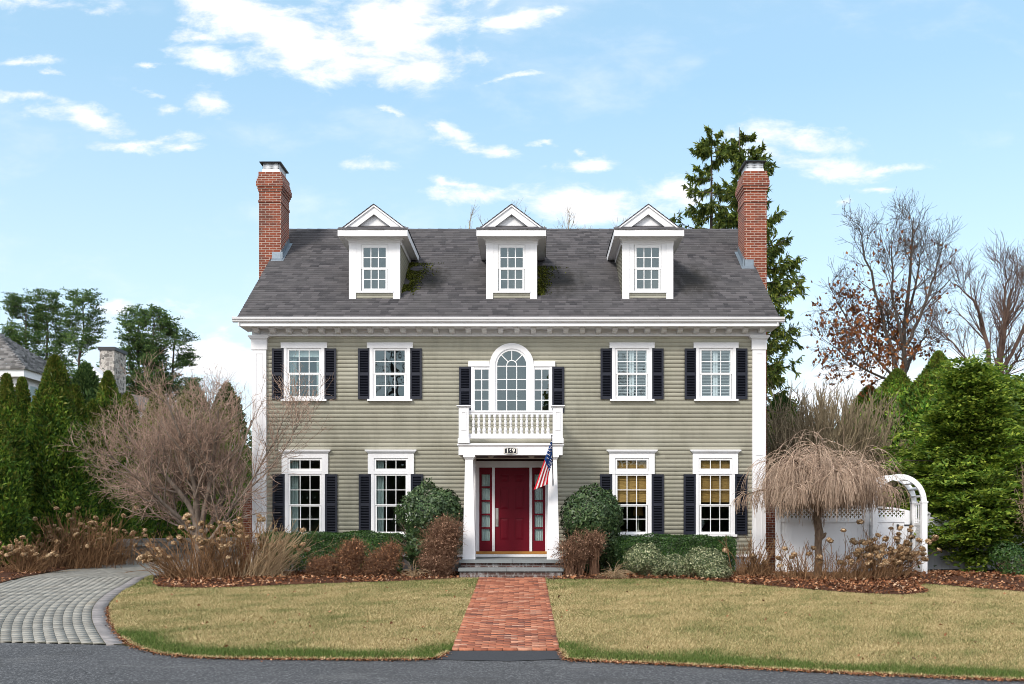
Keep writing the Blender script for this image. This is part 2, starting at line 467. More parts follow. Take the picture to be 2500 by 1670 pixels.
M['walkbrick'] = m_paver('clay_paving_brick', [(0, (0.1232, 0.056, 0.0448)), (0.12, (0.28, 0.0952, 0.056)), (0.5, (0.4032, 0.14, 0.0784)), (0.85, (0.4928, 0.196, 0.112)), (1, (0.5376, 0.2912, 0.2016))], 30)
M['paver'] = m_paver('grey_concrete_paver', [(0, (0.212, 0.2, 0.176)), (0.5, (0.272, 0.26, 0.232)), (1, (0.32, 0.304, 0.268))], 18, stain=(0.264, 0.184, 0.096))
M['paveredge'] = m_paver('mauve_border_paver', [(0, (0.1936, 0.1804, 0.1804)), (1, (0.2904, 0.2684, 0.264))], 18)
M['joint'] = m_plain('mossy_joint_sand', (0.10, 0.094, 0.070), 0.95, 0.1, 0.4, 9.0)

# foliage, bark and dry stuff
M['arb'] = m_leaf('arborvitae_spray', [(0, (0.0288, 0.0744, 0.0132)), (0.5, (0.0864, 0.174, 0.024)), (1, (0.228, 0.318, 0.0384))], 0.6, 0.25, (1.6, 0.45), trans=0.3)
M['arbright'] = m_leaf('bright_arborvitae_spray', [(0, (0.04176, 0.1079, 0.01914)), (0.5, (0.1253, 0.2523, 0.0348)), (1, (0.3306, 0.4611, 0.05568))], 0.6, 0.25, (1.6, 0.45), trans=0.3)
M['arbtip'] = m_leaf('golden_arborvitae_spray', [(0, (0.0575, 0.08625, 0.0138)), (1, (0.184, 0.184, 0.02875))], 0.6, 0.25, (1.6, 0.35), trans=0.3)
M['hinoki'] = m_leaf('false_cypress_spray', [(0, (0.04435, 0.09363, 0.0138)), (0.4, (0.1232, 0.2119, 0.0276)), (1, (0.3548, 0.4238, 0.05914))], 0.55, 0.3, (1.3, 0.40), 0.32)
M['spruce'] = m_leaf('spruce_needle', [(0, (0.03718, 0.06578, 0.0143)), (0.55, (0.08866, 0.1287, 0.02288)), (1, (0.2145, 0.236, 0.03718))], 0.65, 0.2, (0.5, 0.35), trans=0.3)
M['pine'] = m_leaf('pine_needle', [(0, (0.033, 0.0726, 0.0242)), (0.6, (0.077, 0.1375, 0.0396)), (1, (0.154, 0.22, 0.0605))], 0.65, 0.2, (0.35, 0.4), trans=0.3)
M['rhodo'] = m_leaf('leathery_evergreen_leaf', [(0, (0.0207, 0.0483, 0.0161)), (0.6, (0.0506, 0.0966, 0.0322)), (1, (0.1207, 0.1725, 0.0667))], 0.45, 0.42, (3.0, 0.35), trans=0.2)
M['box'] = m_leaf('boxwood_leaf', [(0, (0.0125, 0.0425, 0.00875)), (0.6, (0.035, 0.0925, 0.01625)), (1, (0.09375, 0.1688, 0.0375))], 0.45, 0.4, (4.0, 0.4), trans=0.25)
M['varieg'] = m_leaf('cream_edged_leaf', [(0, (0.045, 0.072, 0.028)), (0.4, (0.12, 0.15, 0.065)), (0.75, (0.27, 0.29, 0.15)), (1, (0.50, 0.50, 0.31))], 0.5, 0.4, (4.0, 0.25), trans=0.2)
M['russet'] = m_leaf('russet_dry_leaf', [(0, (0.0784, 0.0336, 0.01792)), (0.55, (0.224, 0.1008, 0.04928)), (1, (0.448, 0.2352, 0.1232))], 0.8, 0.15, (3.5, 0.35))
M['mauve'] = m_leaf('mauve_dry_leaf', [(0, (0.09, 0.048, 0.0336)), (0.55, (0.24, 0.1344, 0.09)), (1, (0.456, 0.282, 0.186))], 0.8, 0.15, (3.5, 0.3))
M['oakleaf'] = m_leaf('brown_oak_leaf', [(0, (0.0845, 0.0286, 0.013)), (0.6, (0.221, 0.0754, 0.026)), (1, (0.351, 0.143, 0.0455))], 0.7, 0.2, (0.8, 0.3), 0.25)
M['litter'] = m_leaf('fallen_leaf', [(0, (0.0984, 0.03739, 0.01771)), (0.5, (0.2362, 0.09348, 0.04133)), (0.85, (0.3739, 0.187, 0.09348)), (1, (0.5117, 0.3542, 0.2362))], 0.75, 0.2, (2.0, 0.25))
M['head'] = m_leaf('papery_flower', [(0, (0.20, 0.115, 0.055)), (0.5, (0.42, 0.275, 0.15)), (1, (0.66, 0.50, 0.33))], 0.8, 0.15, (5.0, 0.25), 0.2)
M['moss'] = m_leaf('roof_moss', [(0, (0.020, 0.028, 0.004)), (0.6, (0.065, 0.075, 0.010)), (1, (0.13, 0.13, 0.022))], 0.9, 0.1, (5.0, 0.4))
M['stem'] = m_bark('dry_stem', (0.125, 0.062, 0.028), (0.30, 0.175, 0.092), 14, 0.4)
M['stem2'] = m_bark('straw_stem', (0.22, 0.15, 0.085), (0.42, 0.31, 0.19), 14, 0.35)
M['maplebark'] = m_bark('grey_maple_bark', (0.12, 0.092, 0.074), (0.31, 0.25, 0.205), 9, 0.25)
M['mapletwig'] = m_bark('pinkish_maple_twig', (0.20, 0.128, 0.095), (0.47, 0.335, 0.26), 9, 0.4)
M['cherrybark'] = m_bark('brown_cherry_bark', (0.075, 0.048, 0.033), (0.19, 0.135, 0.095), 18, 0.1)
M['cherrytwig'] = m_bark('tan_weeping_twig', (0.26, 0.175, 0.125), (0.60, 0.455, 0.35), 8, 0.4)
M['darkbark'] = m_bark('dark_tree_bark', (0.045, 0.036, 0.030), (0.13, 0.105, 0.088), 6, 0.2)
M['brownbark'] = m_bark('reddish_tree_bark', (0.070, 0.042, 0.034), (0.165, 0.108, 0.085), 6, 0.25)
M['greytwig'] = m_bark('dull_shrub_twig', (0.15, 0.115, 0.072), (0.34, 0.275, 0.18), 6, 0.35)
M['redtwig'] = m_bark('russet_shrub_twig', (0.11, 0.056, 0.034), (0.28, 0.16, 0.10), 10, 0.35)

# flag cloth pieces
M['flagred'] = m_plain('flag_red', (0.50, 0.012, 0.022), 0.8, 0.2, 0.08)
M['flagwhite'] = m_plain('flag_white', (0.78, 0.76, 0.77), 0.8, 0.2, 0.04)
M['flagblue'] = m_plain('flag_blue', (0.012, 0.05, 0.20), 0.8, 0.2, 0.1)
M['creamplastic'] = m_plain('warm_white_paint', (0.74, 0.70, 0.63), 0.6, 0.3, 0.04)
M['tanshade'] = m_plain('tan_lamp_cloth', (0.50, 0.27, 0.10), 0.9, 0.1, 0.05)
M['porcelain'] = m_plain('pale_porcelain', (0.50, 0.55, 0.55), 0.2, 0.6, 0.1)

# ------------------------------------------------------------------ object helpers
OFF = {}


def tag(o, label=None, cat=None, group=None, kind=None):
    if label: o['label'] = label
    if cat: o['category'] = cat
    if group: o['group'] = group
    if kind: o['kind'] = kind
    return o


def empty(name, loc, label, cat, group=None):
    o = bpy.data.objects.new(name, None)
    o.empty_display_size = 0.2
    COL.objects.link(o)
    o.location = loc
    OFF[o] = Vector(loc)
    return tag(o, label, cat, group)


def link(name, me, parent=None, origin=None):
    o = bpy.data.objects.new(name, me)
    COL.objects.link(o)
    if parent is not None:
        o.parent = parent
        OFF[o] = OFF[parent].copy()
    else:
        OFF[o] = Vector(origin) if origin is not None else Vector((0, 0, 0))
        o.location = OFF[o]
    return o


def mesh_np(name, V, F, mat, parent=None, origin=None, attr=None, smooth=False):
    """fast mesh from arrays; F is (n,k) of equal-sided faces; V in world metres"""
    V = np.asarray(V, float)
    F = np.asarray(F, np.int64)
    me = bpy.data.meshes.new(name)
    off = np.array(OFF[parent]) if parent is not None else (np.array(origin, float) if origin is not None else np.zeros(3))
    me.vertices.add(len(V))
    me.vertices.foreach_set('co', (V - off).astype(np.float32).ravel())
    n, k = F.shape
    me.loops.add(n * k)
    me.loops.foreach_set('vertex_index', F.astype(np.int32).ravel())
    me.polygons.add(n)
    me.polygons.foreach_set('loop_start', np.arange(0, n * k, k, dtype=np.int32))
    if smooth:
        me.polygons.foreach_set('use_smooth', np.ones(n, bool))
    me.update(calc_edges=True)
    me.materials.append(mat)
    if attr is not None:
        for an, av in attr.items():
            at = me.attributes.new(an, 'FLOAT', 'POINT')
            at.data.foreach_set('value', np.asarray(av, np.float32))
    return link(name, me, parent, origin)


class MB:
    """collects boxes, prisms, turned shapes; build() links them as one mesh object"""

    def __init__(s):
        s.v, s.f, s.m = [], [], []

    def add(s, verts, faces, m=0):
        o = len(s.v)
        s.v += [tuple(map(float, x)) for x in verts]
        s.f += [tuple(i + o for i in f) for f in faces]
        s.m += [m] * len(faces)
        return s

    def box(s, x0, x1, y0, y1, z0, z1, m=0, M4=None):
        v = [(x, y, z) for z in (z0, z1) for y in (y0, y1) for x in (x0, x1)]
        if M4 is not None:
            v = [tuple(M4 @ Vector(p)) for p in v]
        return s.add(v, [(0, 2, 3, 1), (4, 5, 7, 6), (0, 1, 5, 4), (2, 6, 7, 3), (0, 4, 6, 2), (1, 3, 7, 5)], m)

    def frustum(s, a, b, m=0):
        """a, b = (x0,x1,y0,y1,z)"""
        v = [(x, y, q[4]) for q in (a, b) for y in (q[2], q[3]) for x in (q[0], q[1])]
        return s.add(v, [(0, 2, 3, 1), (4, 5, 7, 6), (0, 1, 5, 4), (2, 6, 7, 3), (0, 4, 6, 2), (1, 3, 7, 5)], m)

    def prism(s, poly, axis, a0, a1, m=0):
        """extrude a polygon along axis: 'x' poly=(y,z), 'y' poly=(x,z), 'z' poly=(x,y)"""
        n = len(poly)
        def mk(p, a):
            return (a, p[0], p[1]) if axis == 'x' else ((p[0], a, p[1]) if axis == 'y' else (p[0], p[1], a))
        v = [mk(p, a0) for p in poly] + [mk(p, a1) for p in poly]
        f = [tuple(range(n)), tuple(range(2 * n - 1, n - 1, -1))]
        f += [(i, i + n, (i + 1) % n + n, (i + 1) % n) for i in range(n)]
        return s.add(v, f, m)

    def lathe(s, prof, cx, cy, z0=0.0, n=12, m=0):
        v, f = [], []
        for (r, z) in prof:
            for k in range(n):
                a = 2 * math.pi * k / n
                v.append((cx + r * math.cos(a), cy + r * math.sin(a), z0 + z))
        for i in range(len(prof) - 1):
            for k in range(n):
                f.append((i * n + k, i * n + (k + 1) % n, (i + 1) * n + (k + 1) % n, (i + 1) * n + k))
        f.append(tuple(range(n - 1, -1, -1)))
        f.append(tuple(range((len(prof) - 1) * n, len(prof) * n)))
        return s.add(v, f, m)

    def tube(s, p0, p1, r, n=8, m=0, r1=None):
        p0, p1 = Vector(p0), Vector(p1)
        r1 = r if r1 is None else r1
        q = (p1 - p0).to_track_quat('Z', 'Y')
        v = []
        for p, rr in ((p0, r), (p1, r1)):
            for k in range(n):
                a = 2 * math.pi * k / n
                v.append(tuple(p + q @ Vector((rr * math.cos(a), rr * math.sin(a), 0))))
        f = [(k, (k + 1) % n, n + (k + 1) % n, n + k) for k in range(n)]
        f += [tuple(range(n - 1, -1, -1)), tuple(range(n, 2 * n))]
        return s.add(v, f, m)

    def mesh(s, name, mats, off=(0, 0, 0), smooth=False):
        me = bpy.data.meshes.new(name)
        V = np.array(s.v) - np.array(off)
        me.from_pydata([tuple(x) for x in V], [], s.f)
        bm = bmesh.new()
        bm.from_mesh(me)
        bmesh.ops.recalc_face_normals(bm, faces=bm.faces)
        bm.to_mesh(me)
        bm.free()
        for mm in (mats if isinstance(mats, (list, tuple)) else [mats]):
            me.materials.append(mm)
        me.polygons.foreach_set('material_index', s.m)
        if smooth:
            me.polygons.foreach_set('use_smooth', [True] * len(me.polygons))
        uv = me.uv_layers.new(name='UVMap')          # metric box mapping for brick patterns
        for p in me.polygons:
            nn = p.normal
            ax = max(range(3), key=lambda i: abs(nn[i]))
            for li in p.loop_indices:
                c = s.v[me.loops[li].vertex_index]
                uv.data[li].uv = ((c[1], c[2]) if ax == 0 else ((c[0], c[2]) if ax == 1 else (c[0], c[1])))
        return me

    def build(s, name, mats, parent=None, origin=None, smooth=False):
        off = OFF[parent] if parent is not None else (origin if origin is not None else (0, 0, 0))
        return link(name, s.mesh(name, mats, off, smooth), parent, origin)


def inst(src_mesh, name, parent, loc, rot=None):
    """another part sharing mesh data, placed at world loc"""
    o = bpy.data.objects.new(name, src_mesh)
    COL.objects.link(o)
    o.parent = parent
    o.location = Vector(loc) - OFF[parent]
    if rot: o.rotation_euler = rot
    return o


# ------------------------------------------------------------------ growth helpers (arrays)
def unit(a):
    return a / np.maximum(np.linalg.norm(a, axis=-1, keepdims=True), 1e-9)


def tubes(P, Rr, n=4):
    N, K, _ = P.shape
    T = unit(np.gradient(P, axis=1))
    ref = np.zeros_like(T)
    ref[..., 0] = 1.0
    ref[np.abs(T[..., 0]) > 0.9] = (0, 1, 0)
    A = unit(np.cross(T, ref))
    B = np.cross(T, A)
    ang = np.arange(n) * 2 * math.pi / n
    V = P[:, :, None, :] + Rr[:, :, None, None] * (np.cos(ang)[None, None, :, None] * A[:, :, None, :] + np.sin(ang)[None, None, :, None] * B[:, :, None, :])
    idx = np.arange(N * K * n).reshape(N, K, n)
    a = idx[:, :-1, :]
    b = idx[:, 1:, :]
    F = np.stack([a, np.roll(a, -1, 2), np.roll(b, -1, 2), b], -1).reshape(-1, 4)
    return V.reshape(-1, 3), F


def merge(parts):
    Vs, Fs, o = [], [], 0
    for V, F in parts:
        Vs.append(V)
        Fs.append(F + o)
        o += len(V)
    return np.concatenate(Vs), np.concatenate(Fs)


def walk(P0, D0, L, K, wander, trop, rg, r0, r1):
    """N curved shoots: start points, directions, lengths"""
    N = len(P0)
    P = np.zeros((N, K, 3))
    P[:, 0] = P0
    d = unit(D0)
    trop = np.asarray(trop, float)
    for k in range(1, K):
        d = unit(d + wander * rg.normal(size=(N, 3)) + trop)
        P[:, k] = P[:, k - 1] + d * (L / (K - 1))[:, None]
    s = np.linspace(0, 1, K)[None, :]
    r0 = np.broadcast_to(np.asarray(r0, float), (N,))
    r1 = np.broadcast_to(np.asarray(r1, float), (N,))
    return P, r0[:, None] * (1 - s) + r1[:, None] * s


def sprout(P, Rr, m, t0, t1, ang, lrange, K, wander, trop, rg, rr=0.6, rend=0.25, rmin=0.002, tl=0.4, rel=False):
    """m side shoots on each parent; ang in degrees (lo,hi); lrange metres (lo,hi) shrinking by tl towards the tip"""
    N, Kp, _ = P.shape
    t = rg.uniform(t0, t1, (N, m))
    x = t * (Kp - 1)
    i = np.clip(x.astype(int), 0, Kp - 2)
    f = x - i
    r_ = np.arange(N)[:, None]
    S = P[r_, i] * (1 - f)[..., None] + P[r_, i + 1] * f[..., None]
    T = unit(P[r_, i + 1] - P[r_, i])
    rad = (Rr[r_, i] * (1 - f) + Rr[r_, i + 1] * f)
    a = np.radians(rg.uniform(ang[0], ang[1], (N, m)))
    rv = rg.normal(size=(N, m, 3))
    perp = unit(rv - (rv * T).sum(-1, keepdims=True) * T)
    D = np.cos(a)[..., None] * T + np.sin(a)[..., None] * perp
    L = rg.uniform(lrange[0], lrange[1], (N, m)) * (1 - tl * t)
    if rel: L = L * np.linalg.norm(np.diff(P, axis=1), axis=-1).sum(1)[:, None]
    r0 = np.maximum(rad * rr, rmin)
    return walk(S.reshape(-1, 3), D.reshape(-1, 3), L.ravel(), K, wander, trop, rg, r0.ravel(), np.maximum(r0 * rend, rmin * 0.6).ravel())


def leaf_quads(P, U, L, W, rg, N=None, bend=0.15):
    """diamond leaves at P along U, length L, width W; N = face normals or random"""
    n = len(P)
    U = unit(U)
    rv = rg.normal(size=(n, 3)) if N is None else N + 0.35 * rg.normal(size=(n, 3))
    S = unit(np.cross(U, rv))
    Nn = np.cross(S, U)
    L = np.broadcast_to(np.asarray(L, float), (n,))[:, None]
    W = np.broadcast_to(np.asarray(W, float), (n,))[:, None]
    mid = P + Nn * L * bend * rg.uniform(-1, 1, (n, 1))
    V = np.stack([P - U * L / 2, mid + S * W / 2, P + U * L / 2, mid - S * W / 2], 1).reshape(-1, 3)
    F = np.arange(n * 4).reshape(n, 4)
    return V, F


def lump(P, rg, freq, k=6):
    out = np.zeros(len(P))
    for _ in range(k):
        d = rg.normal(size=3)
        d = d / np.linalg.norm(d) * freq * rg.uniform(0.6, 1.6)
        out += np.sin(P @ d + rg.uniform(0, 6.28))
    return out / k


def sphere_dirs(n, rg):
    return unit(rg.normal(size=(n, 3)))


def inpoly(x, y, poly):
    poly = np.asarray(poly)
    c = np.zeros(len(x), bool)
    j = len(poly) - 1
    for i in range(len(poly)):
        xi, yi = poly[i]
        xj, yj = poly[j]
        cond = (yi > y) != (yj > y)
        xs = (xj - xi) * (y - yi) / ((yj - yi) if yj != yi else 1e-12) + xi
        c ^= cond & (x < xs)
        j = i
    return c


def drape(name, poly, lift, mat, cuts=(23.0, 11.494)):
    """flat outline laid on the ground slope"""
    bm = bmesh.new()
    vs = [bm.verts.new((x, y, 0)) for x, y in poly]
    bm.faces.new(vs)
    for cy in cuts:
        bmesh.ops.bisect_plane(bm, geom=bm.verts[:] + bm.edges[:] + bm.faces[:], plane_co=(0, cy, 0), plane_no=(0, 1, 0))
    bmesh.ops.triangulate(bm, faces=bm.faces[:])
    for v in bm.verts:
        v.co.z = float(gh(v.co.y)) + lift
    bmesh.ops.recalc_face_normals(bm, faces=bm.faces[:])
    for f in bm.faces:
        if f.normal.z < 0:
            f.normal_flip()
    me = bpy.data.meshes.new(name)
    bm.to_mesh(me)
    bm.free()
    me.materials.append(mat)
    o = link(name, me)
    return tag(o, kind='structure')


def dense(poly, step=0.25, closed=False):
    out = []
    pts = [np.array(p, float) for p in poly]
    n = len(pts)
    for i in range(n if closed else n - 1):
        a, b = pts[i], pts[(i + 1) % n]
        k = max(1, int(np.linalg.norm(b - a) / step))
        for j in range(k):
            out.append(a + (b - a) * j / k)
    if not closed:
        out.append(pts[-1])
    return np.array(out)


def smooth_line(pts, it=3):
    p = np.array(pts, float)
    for _ in range(it):
        q = [p[0]]
        for i in range(len(p) - 1):
            q.append(p[i] * 0.75 + p[i + 1] * 0.25)
            q.append(p[i] * 0.25 + p[i + 1] * 0.75)
        q.append(p[-1])
        p = np.array(q)
    return p

# ================================================================== THE GROUND
# outlines measured on the photo, projected on the ground slope
WALK_L = [G(1169, 1412), G(1102, 1588)]
WALK_R = [G(1332, 1412), G(1367, 1588)]
lawnL_front = [G(*p) for p in [(266, 1483), (271, 1520), (283, 1542), (298, 1558), (330, 1579), (383, 1595), (452, 1603), (532, 1607), (692, 1609), (900, 1611), (1038, 1610), (1070, 1606), (1092, 1594)]]
lawnL_side = [G(*p) for p in [(372, 1406), (350, 1416), (330, 1430), (303, 1443), (287, 1456), (272, 1470)]]
bedL_front = [G(*p) for p in [(1166, 1413), (1130, 1413), (1060, 1418), (950, 1423), (800, 1427), (700, 1431), (598, 1436), (520, 1438), (449, 1438), (390, 1436), (372, 1428), (385, 1415), (420, 1400)]]
lawnL_poly = [WALK_L[0]] + bedL_front[1:11] + [G(372, 1420)] + lawnL_side + lawnL_front + [WALK_L[1]]
lawnR_front = [G(*p) for p in [(1375, 1600), (1378, 1609), (1400, 1612), (1500, 1616), (1700, 1625), (1900, 1635), (2100, 1645), (2300, 1654), (2500, 1661), (3200, 1690)]]
bedR_front = [G(*p) for p in [(1338, 1417), (1420, 1417), (1500, 1417), (1580, 1416), (1680, 1417), (1764, 1424), (1850, 1431), (1930, 1438), (2040, 1447), (2120, 1452), (2200, 1455), (2262, 1450), (2268, 1443), (2240, 1432), (2262, 1428), (2330, 1434), (2420, 1442), (2500, 1447), (2700, 1460), (3200, 1480)]]
lawnR_poly = [WALK_R[1]] + lawnR_front + bedR_front[::-1] + [WALK_R[0]]

gb = MB()
xs = [-160, -60, -25, 25, 60, 160]
ys = [-70, 11.494, 23, 60, 120, 260]
gv = [(x, y, float(gh(y)) - 0.05) for y in ys for x in xs]
gb.add(gv, [(j * 6 + i, j * 6 + i + 1, (j + 1) * 6 + i + 1, (j + 1) * 6 + i) for j in range(5) for i in range(5)])
tag(gb.build('ground', M['ground']), kind='structure')

# road: its far kerbless edge follows the lawn edge; the little apron runs up to the brick walk
road_far = [(-26, G(0, 1567)[1] + 3.4)] + [G(-450, 1563), G(0, 1567), G(150, 1570), G(296, 1573)] + lawnL_front[4:] + [WALK_L[1], WALK_R[1]] + lawnR_front + [(26, 9.2)]
drape('road', road_far + [(40, 3.0), (40, -9), (-40, -9), (-40, 17)], -0.012, M['asphalt'])
ap = [G(1092, 1595), G(1102, 1588), G(1367, 1588), G(1375, 1600), G(1378, 1608), G(1240, 1613), G(1060, 1609)]
o = drape('apron', ap, -0.004, M['newasphalt'])

o = drape('lawn', lawnL_poly, 0.008, M['turf'])
o = drape('lawn', lawnR_poly, 0.008, M['turf'])

# brick walk, every brick laid
wl0, wl1 = np.array(WALK_L[0]), np.array(WALK_L[1])
wr0, wr1 = np.array(WALK_R[0]), np.array(WALK_R[1])
drape('walkway', [WALK_L[0], WALK_L[1], WALK_R[1], WALK_R[0]], 0.004, M['joint'])


def slabs(name, C, ux, L, W, lift, mat, gap=0.007, jit=0.0025):
    """paving stones: centres C (n,2), direction ux (n,2), length, width"""
    n = len(C)
    ux = unit(ux + rng.normal(size=(n, 2)) * 0.012)
    uy = np.stack([-ux[:, 1], ux[:, 0]], 1)
    z = gh(C[:, 1]) + lift + rng.normal(size=n) * jit
    L = np.broadcast_to(L, (n,))
    h = []
    for (a, b_) in ((-1, -1), (1, -1), (1, 1), (-1, 1)):
        q = C + ux * (a * (L - gap) / 2)[:, None] + uy * (b_ * (W - gap) / 2)
        zz = z + (gh(q[:, 1]) - gh(C[:, 1])) + rng.normal(size=n) * jit * 0.5
        h.append(np.column_stack([q, zz]))
    top = np.stack(h, 1)
    bot = top.copy()
    bot[:, :, 2] -= 0.03
    V = np.concatenate([top, bot], 1).reshape(-1, 3)
    base = (np.arange(n) * 8)[:, None, None]
    F = np.array([[0, 1, 2, 3], [0, 4, 5, 1], [1, 5, 6, 2], [2, 6, 7, 3], [3, 7, 4, 0]])[None] + base
    return mesh_np(name, V, F.reshape(-1, 4), mat)


Cs, Us, Ls = [], [], []
y0, y1 = wl0[1], wl1[1]
rows = int((y0 - y1) / 0.105)
for r in range(rows):
    y = y0 - (r + 0.5) * (y0 - y1) / rows
    s = (y0 - y) / (y0 - y1)
    xa = wl0[0] * (1 - s) + wl1[0] * s
    xb = wr0[0] * (1 - s) + wr1[0] * s
    x = xa - (0.105 if r % 2 else 0.0)
    while x < xb - 0.02:
        a_, b_ = max(x, xa), min(x + 0.21, xb)
        if b_ - a_ > 0.03:
            Cs.append(((a_ + b_) / 2, y)); Us.append((1, 0)); Ls.append(b_ - a_)
        x += 0.21
tag(slabs('walk_bricks', np.array(Cs), np.array(Us, float), np.array(Ls), 0.105, 0.022, M['walkbrick']), kind='structure')

# driveway: long curved courses of grey pavers
dr_right = smooth_line([G(306, 1574), G(284, 1548), G(266, 1520), G(260, 1500), G(262, 1478), G(280, 1458), G(303, 1441), G(330, 1428), G(366, 1406), (-8.9, 26.5), (-8.75, 33), (-8.7, 48)], 3)
dr_left = [G(-450, 1525), G(-150, 1465), G(0, 1425), G(38, 1415), G(90, 1404), G(150, 1393), G(250, 1380), G(318, 1369), (-14.0, 37.5), (-14.3, 48)]
drive_poly = [tuple(p) for p in dr_right] + [tuple(p) for p in dr_left[::-1]] + [G(-450, 1563), G(0, 1567), G(150, 1570)]
drape('driveway', drive_poly, 0.002, M['joint'])
line = dense(dr_right, 0.12)
tan_ = unit(np.gradient(line, axis=0))
for _ in range(30):
    tan_[1:-1] = unit(tan_[:-2] + tan_[1:-1] * 2 + tan_[2:])
nrm = np.stack([-tan_[:, 1], tan_[:, 0]], 1)
Cs, Us, Ls = [], [], []
Ce, Ue = [], []
for k in range(0, 62):
    off_ = 0.125 if k == 0 else 0.33 + 0.150 * (k - 1)
    cl_ = line + nrm * off_
    seg = np.linalg.norm(np.diff(cl_, axis=0), axis=1)
    s = np.concatenate([[0], np.cumsum(seg)])
    step = 0.21 if k else 0.115
    t_ = np.arange((0.105 if k % 2 else 0.0) + step / 2, s[-1], step)
    x = np.interp(t_, s, cl_[:, 0])
    y = np.interp(t_, s, cl_[:, 1])
    ux_ = np.stack([np.interp(t_, s, tan_[:, 0]), np.interp(t_, s, tan_[:, 1])], 1)
    ok = inpoly(x, y, drive_poly) if k else np.ones(len(x), bool)
    ok &= (y > 14.6 + 0.02 * (x + 6)) & (y < 47)
    if k == 0:
        Ce.append(np.stack([x, y], 1)[ok]); Ue.append(ux_[ok])
    else:
        Cs.append(np.stack([x, y], 1)[ok]); Us.append(ux_[ok])
Cs, Us = np.concatenate(Cs), np.concatenate(Us)
tag(slabs('driveway_pavers', Cs, Us, 0.21, 0.150, 0.008, M['paver'], gap=0.005, jit=0.0006), kind='structure')
tag(slabs('driveway_border', np.concatenate(Ce), np.concatenate(Ue), 0.115, 0.24, 0.010, M['paveredge'], gap=0.006, jit=0.0012), kind='structure')

# mulch beds
bedL_poly = bedL_front + [(-8.5, 27.2), (-7.6, 27.4), (-7.2, 25.3), (-1.9, 25.3), (-1.8, 23.0)]
drape('mulch_bed', bedL_poly, 0.03, M['mulch'])
bedR_poly = bedR_front + [(28, 27), (28, 36), (7, 36), (7.0, 25.3), (0.75, 25.3), (0.72, 23.0)]
drape('mulch_bed', bedR_poly, 0.03, M['mulch'])


def bank_h(s):
    """the bank left of the drive climbs away from the paving"""
    s = np.clip(s, 0, 1)
    return 1.05 * s * s * (3 - 2 * s)


bank_line = dense(smooth_line(dr_left[2:], 2), 0.5)
nb = 14
bd = unit(np.gradient(bank_line, axis=0))
bn = np.stack([-bd[:, 1], bd[:, 0]], 1)
bn = unit(bn * 0.5 + np.array([-0.85, 0.15]))
bv = []
for i, p in enumerate(bank_line):
    for j in range(nb):
        s = j / (nb - 1)
        q = p + bn[i] * (s * 9.0)
        near = float(np.clip((p[1] - 22.0) / 9.0, 0.12, 1.0))
        bv.append((q[0], q[1], float(gh(q[1])) + 0.02 + near * float(bank_h(s * 2.2)) + 0.03 * math.sin(q[0] * 3.1) * math.sin(q[1] * 2.3) * min(1, 4 * s)))
bf = [(i * nb + j, (i + 1) * nb + j, (i + 1) * nb + j + 1, i * nb + j + 1) for i in range(len(bank_line) - 1) for j in range(nb - 1)]
o = mesh_np('mulch_bank', bv, bf, M['mulch'], smooth=True)
tag(o, kind='structure')
BANK = [(np.array(v), 0) for v in bv]
_bv = np.array(bv)


def bank_z(x, y):
    d = (_bv[:, 0] - x) ** 2 + (_bv[:, 1] - y) ** 2
    i = np.argsort(d)[:3]
    if d[i[0]] > 1.5:
        return float(gh(y))
    return float(_bv[i, 2].mean())


# ================================================================== THE HOUSE
WY = 25.0                               # front wall plane
X0, X1 = fx(617.5), fx(1867.8)          # outer edges of the corner pilasters
ZT = fz(822)                            # top of the siding
ZB = 1.03                               # bottom of the siding
house = empty('house', ((X0 + X1) / 2, WY, 0.55), 'large olive clapboard house with navy shutters, crimson door, three dormers and two brick chimneys', 'house')
T, T2 = M['trim'], M['trim2']

UP = [(686.9, 799.3), (896.8, 1008.2), (1487.8, 1597.6), (1692.7, 1802.0)]
LO = [(688.9, 801.8), (899.0, 1011.0), (1487.0, 1597.6), (1690.6, 1800.8)]
openings = []
for a, b in UP:
    k = (b - a) / 112.4
    c = (a + b) / 2
    openings.append((fx(c - 44 * k), fx(c + 44 * k), fz(977), fz(849)))
for a, b in LO:
    k = (b - a) / 112.4
    c = (a + b) / 2
    openings.append((fx(c - 44 * k), fx(c + 44 * k), fz(1306), fz(1118)))
openings.append((fx(1152), fx(1347), fz(1012), fz(896)))
for hw_, p0_, p1_ in ((42, 897, 882), (34, 882, 870), (20, 870, 858)):
    openings.append((fx(1249.4 - hw_), fx(1249.4 + hw_), fz(p0_), fz(p1_)))
DOOR_X0, DOOR_X1 = wx(1158, 25.0), wx(1342, 25.0)
openings.append((DOOR_X0, DOOR_X1, 0.8, 3.46))

EXPO = 0.1055


def clapboards(segs_at, zb, zt, y, place, expo=EXPO, lap=0.016, maxlen=4.2):
    """rows of lapped boards; segs_at(z)->list of (a,b); place(a,depth,z) -> xyz"""
    V, F = [], []
    z = zb
    while z < zt - 1e-4:
        z1 = min(z + expo, zt)
        for a, b in segs_at((z + z1) / 2):
            x = a
            while x < b - 1e-4:
                e = x + random.uniform(1.8, maxlen)
                if b - e < 0.7: e = b
                o = len(V)
                j = random.uniform(-0.0015, 0.0015)
                V += [place(x, -lap, z + j), place(e, -lap, z + j), place(e, 0, z1 + 0.004), place(x, 0, z1 + 0.004), place(x, 0.004, z + j), place(e, 0.004, z + j)]
                F += [(o, o + 1, o + 2, o + 3), (o + 4, o + 5, o + 1, o)]
                x = e
        z = z1
    return V, F


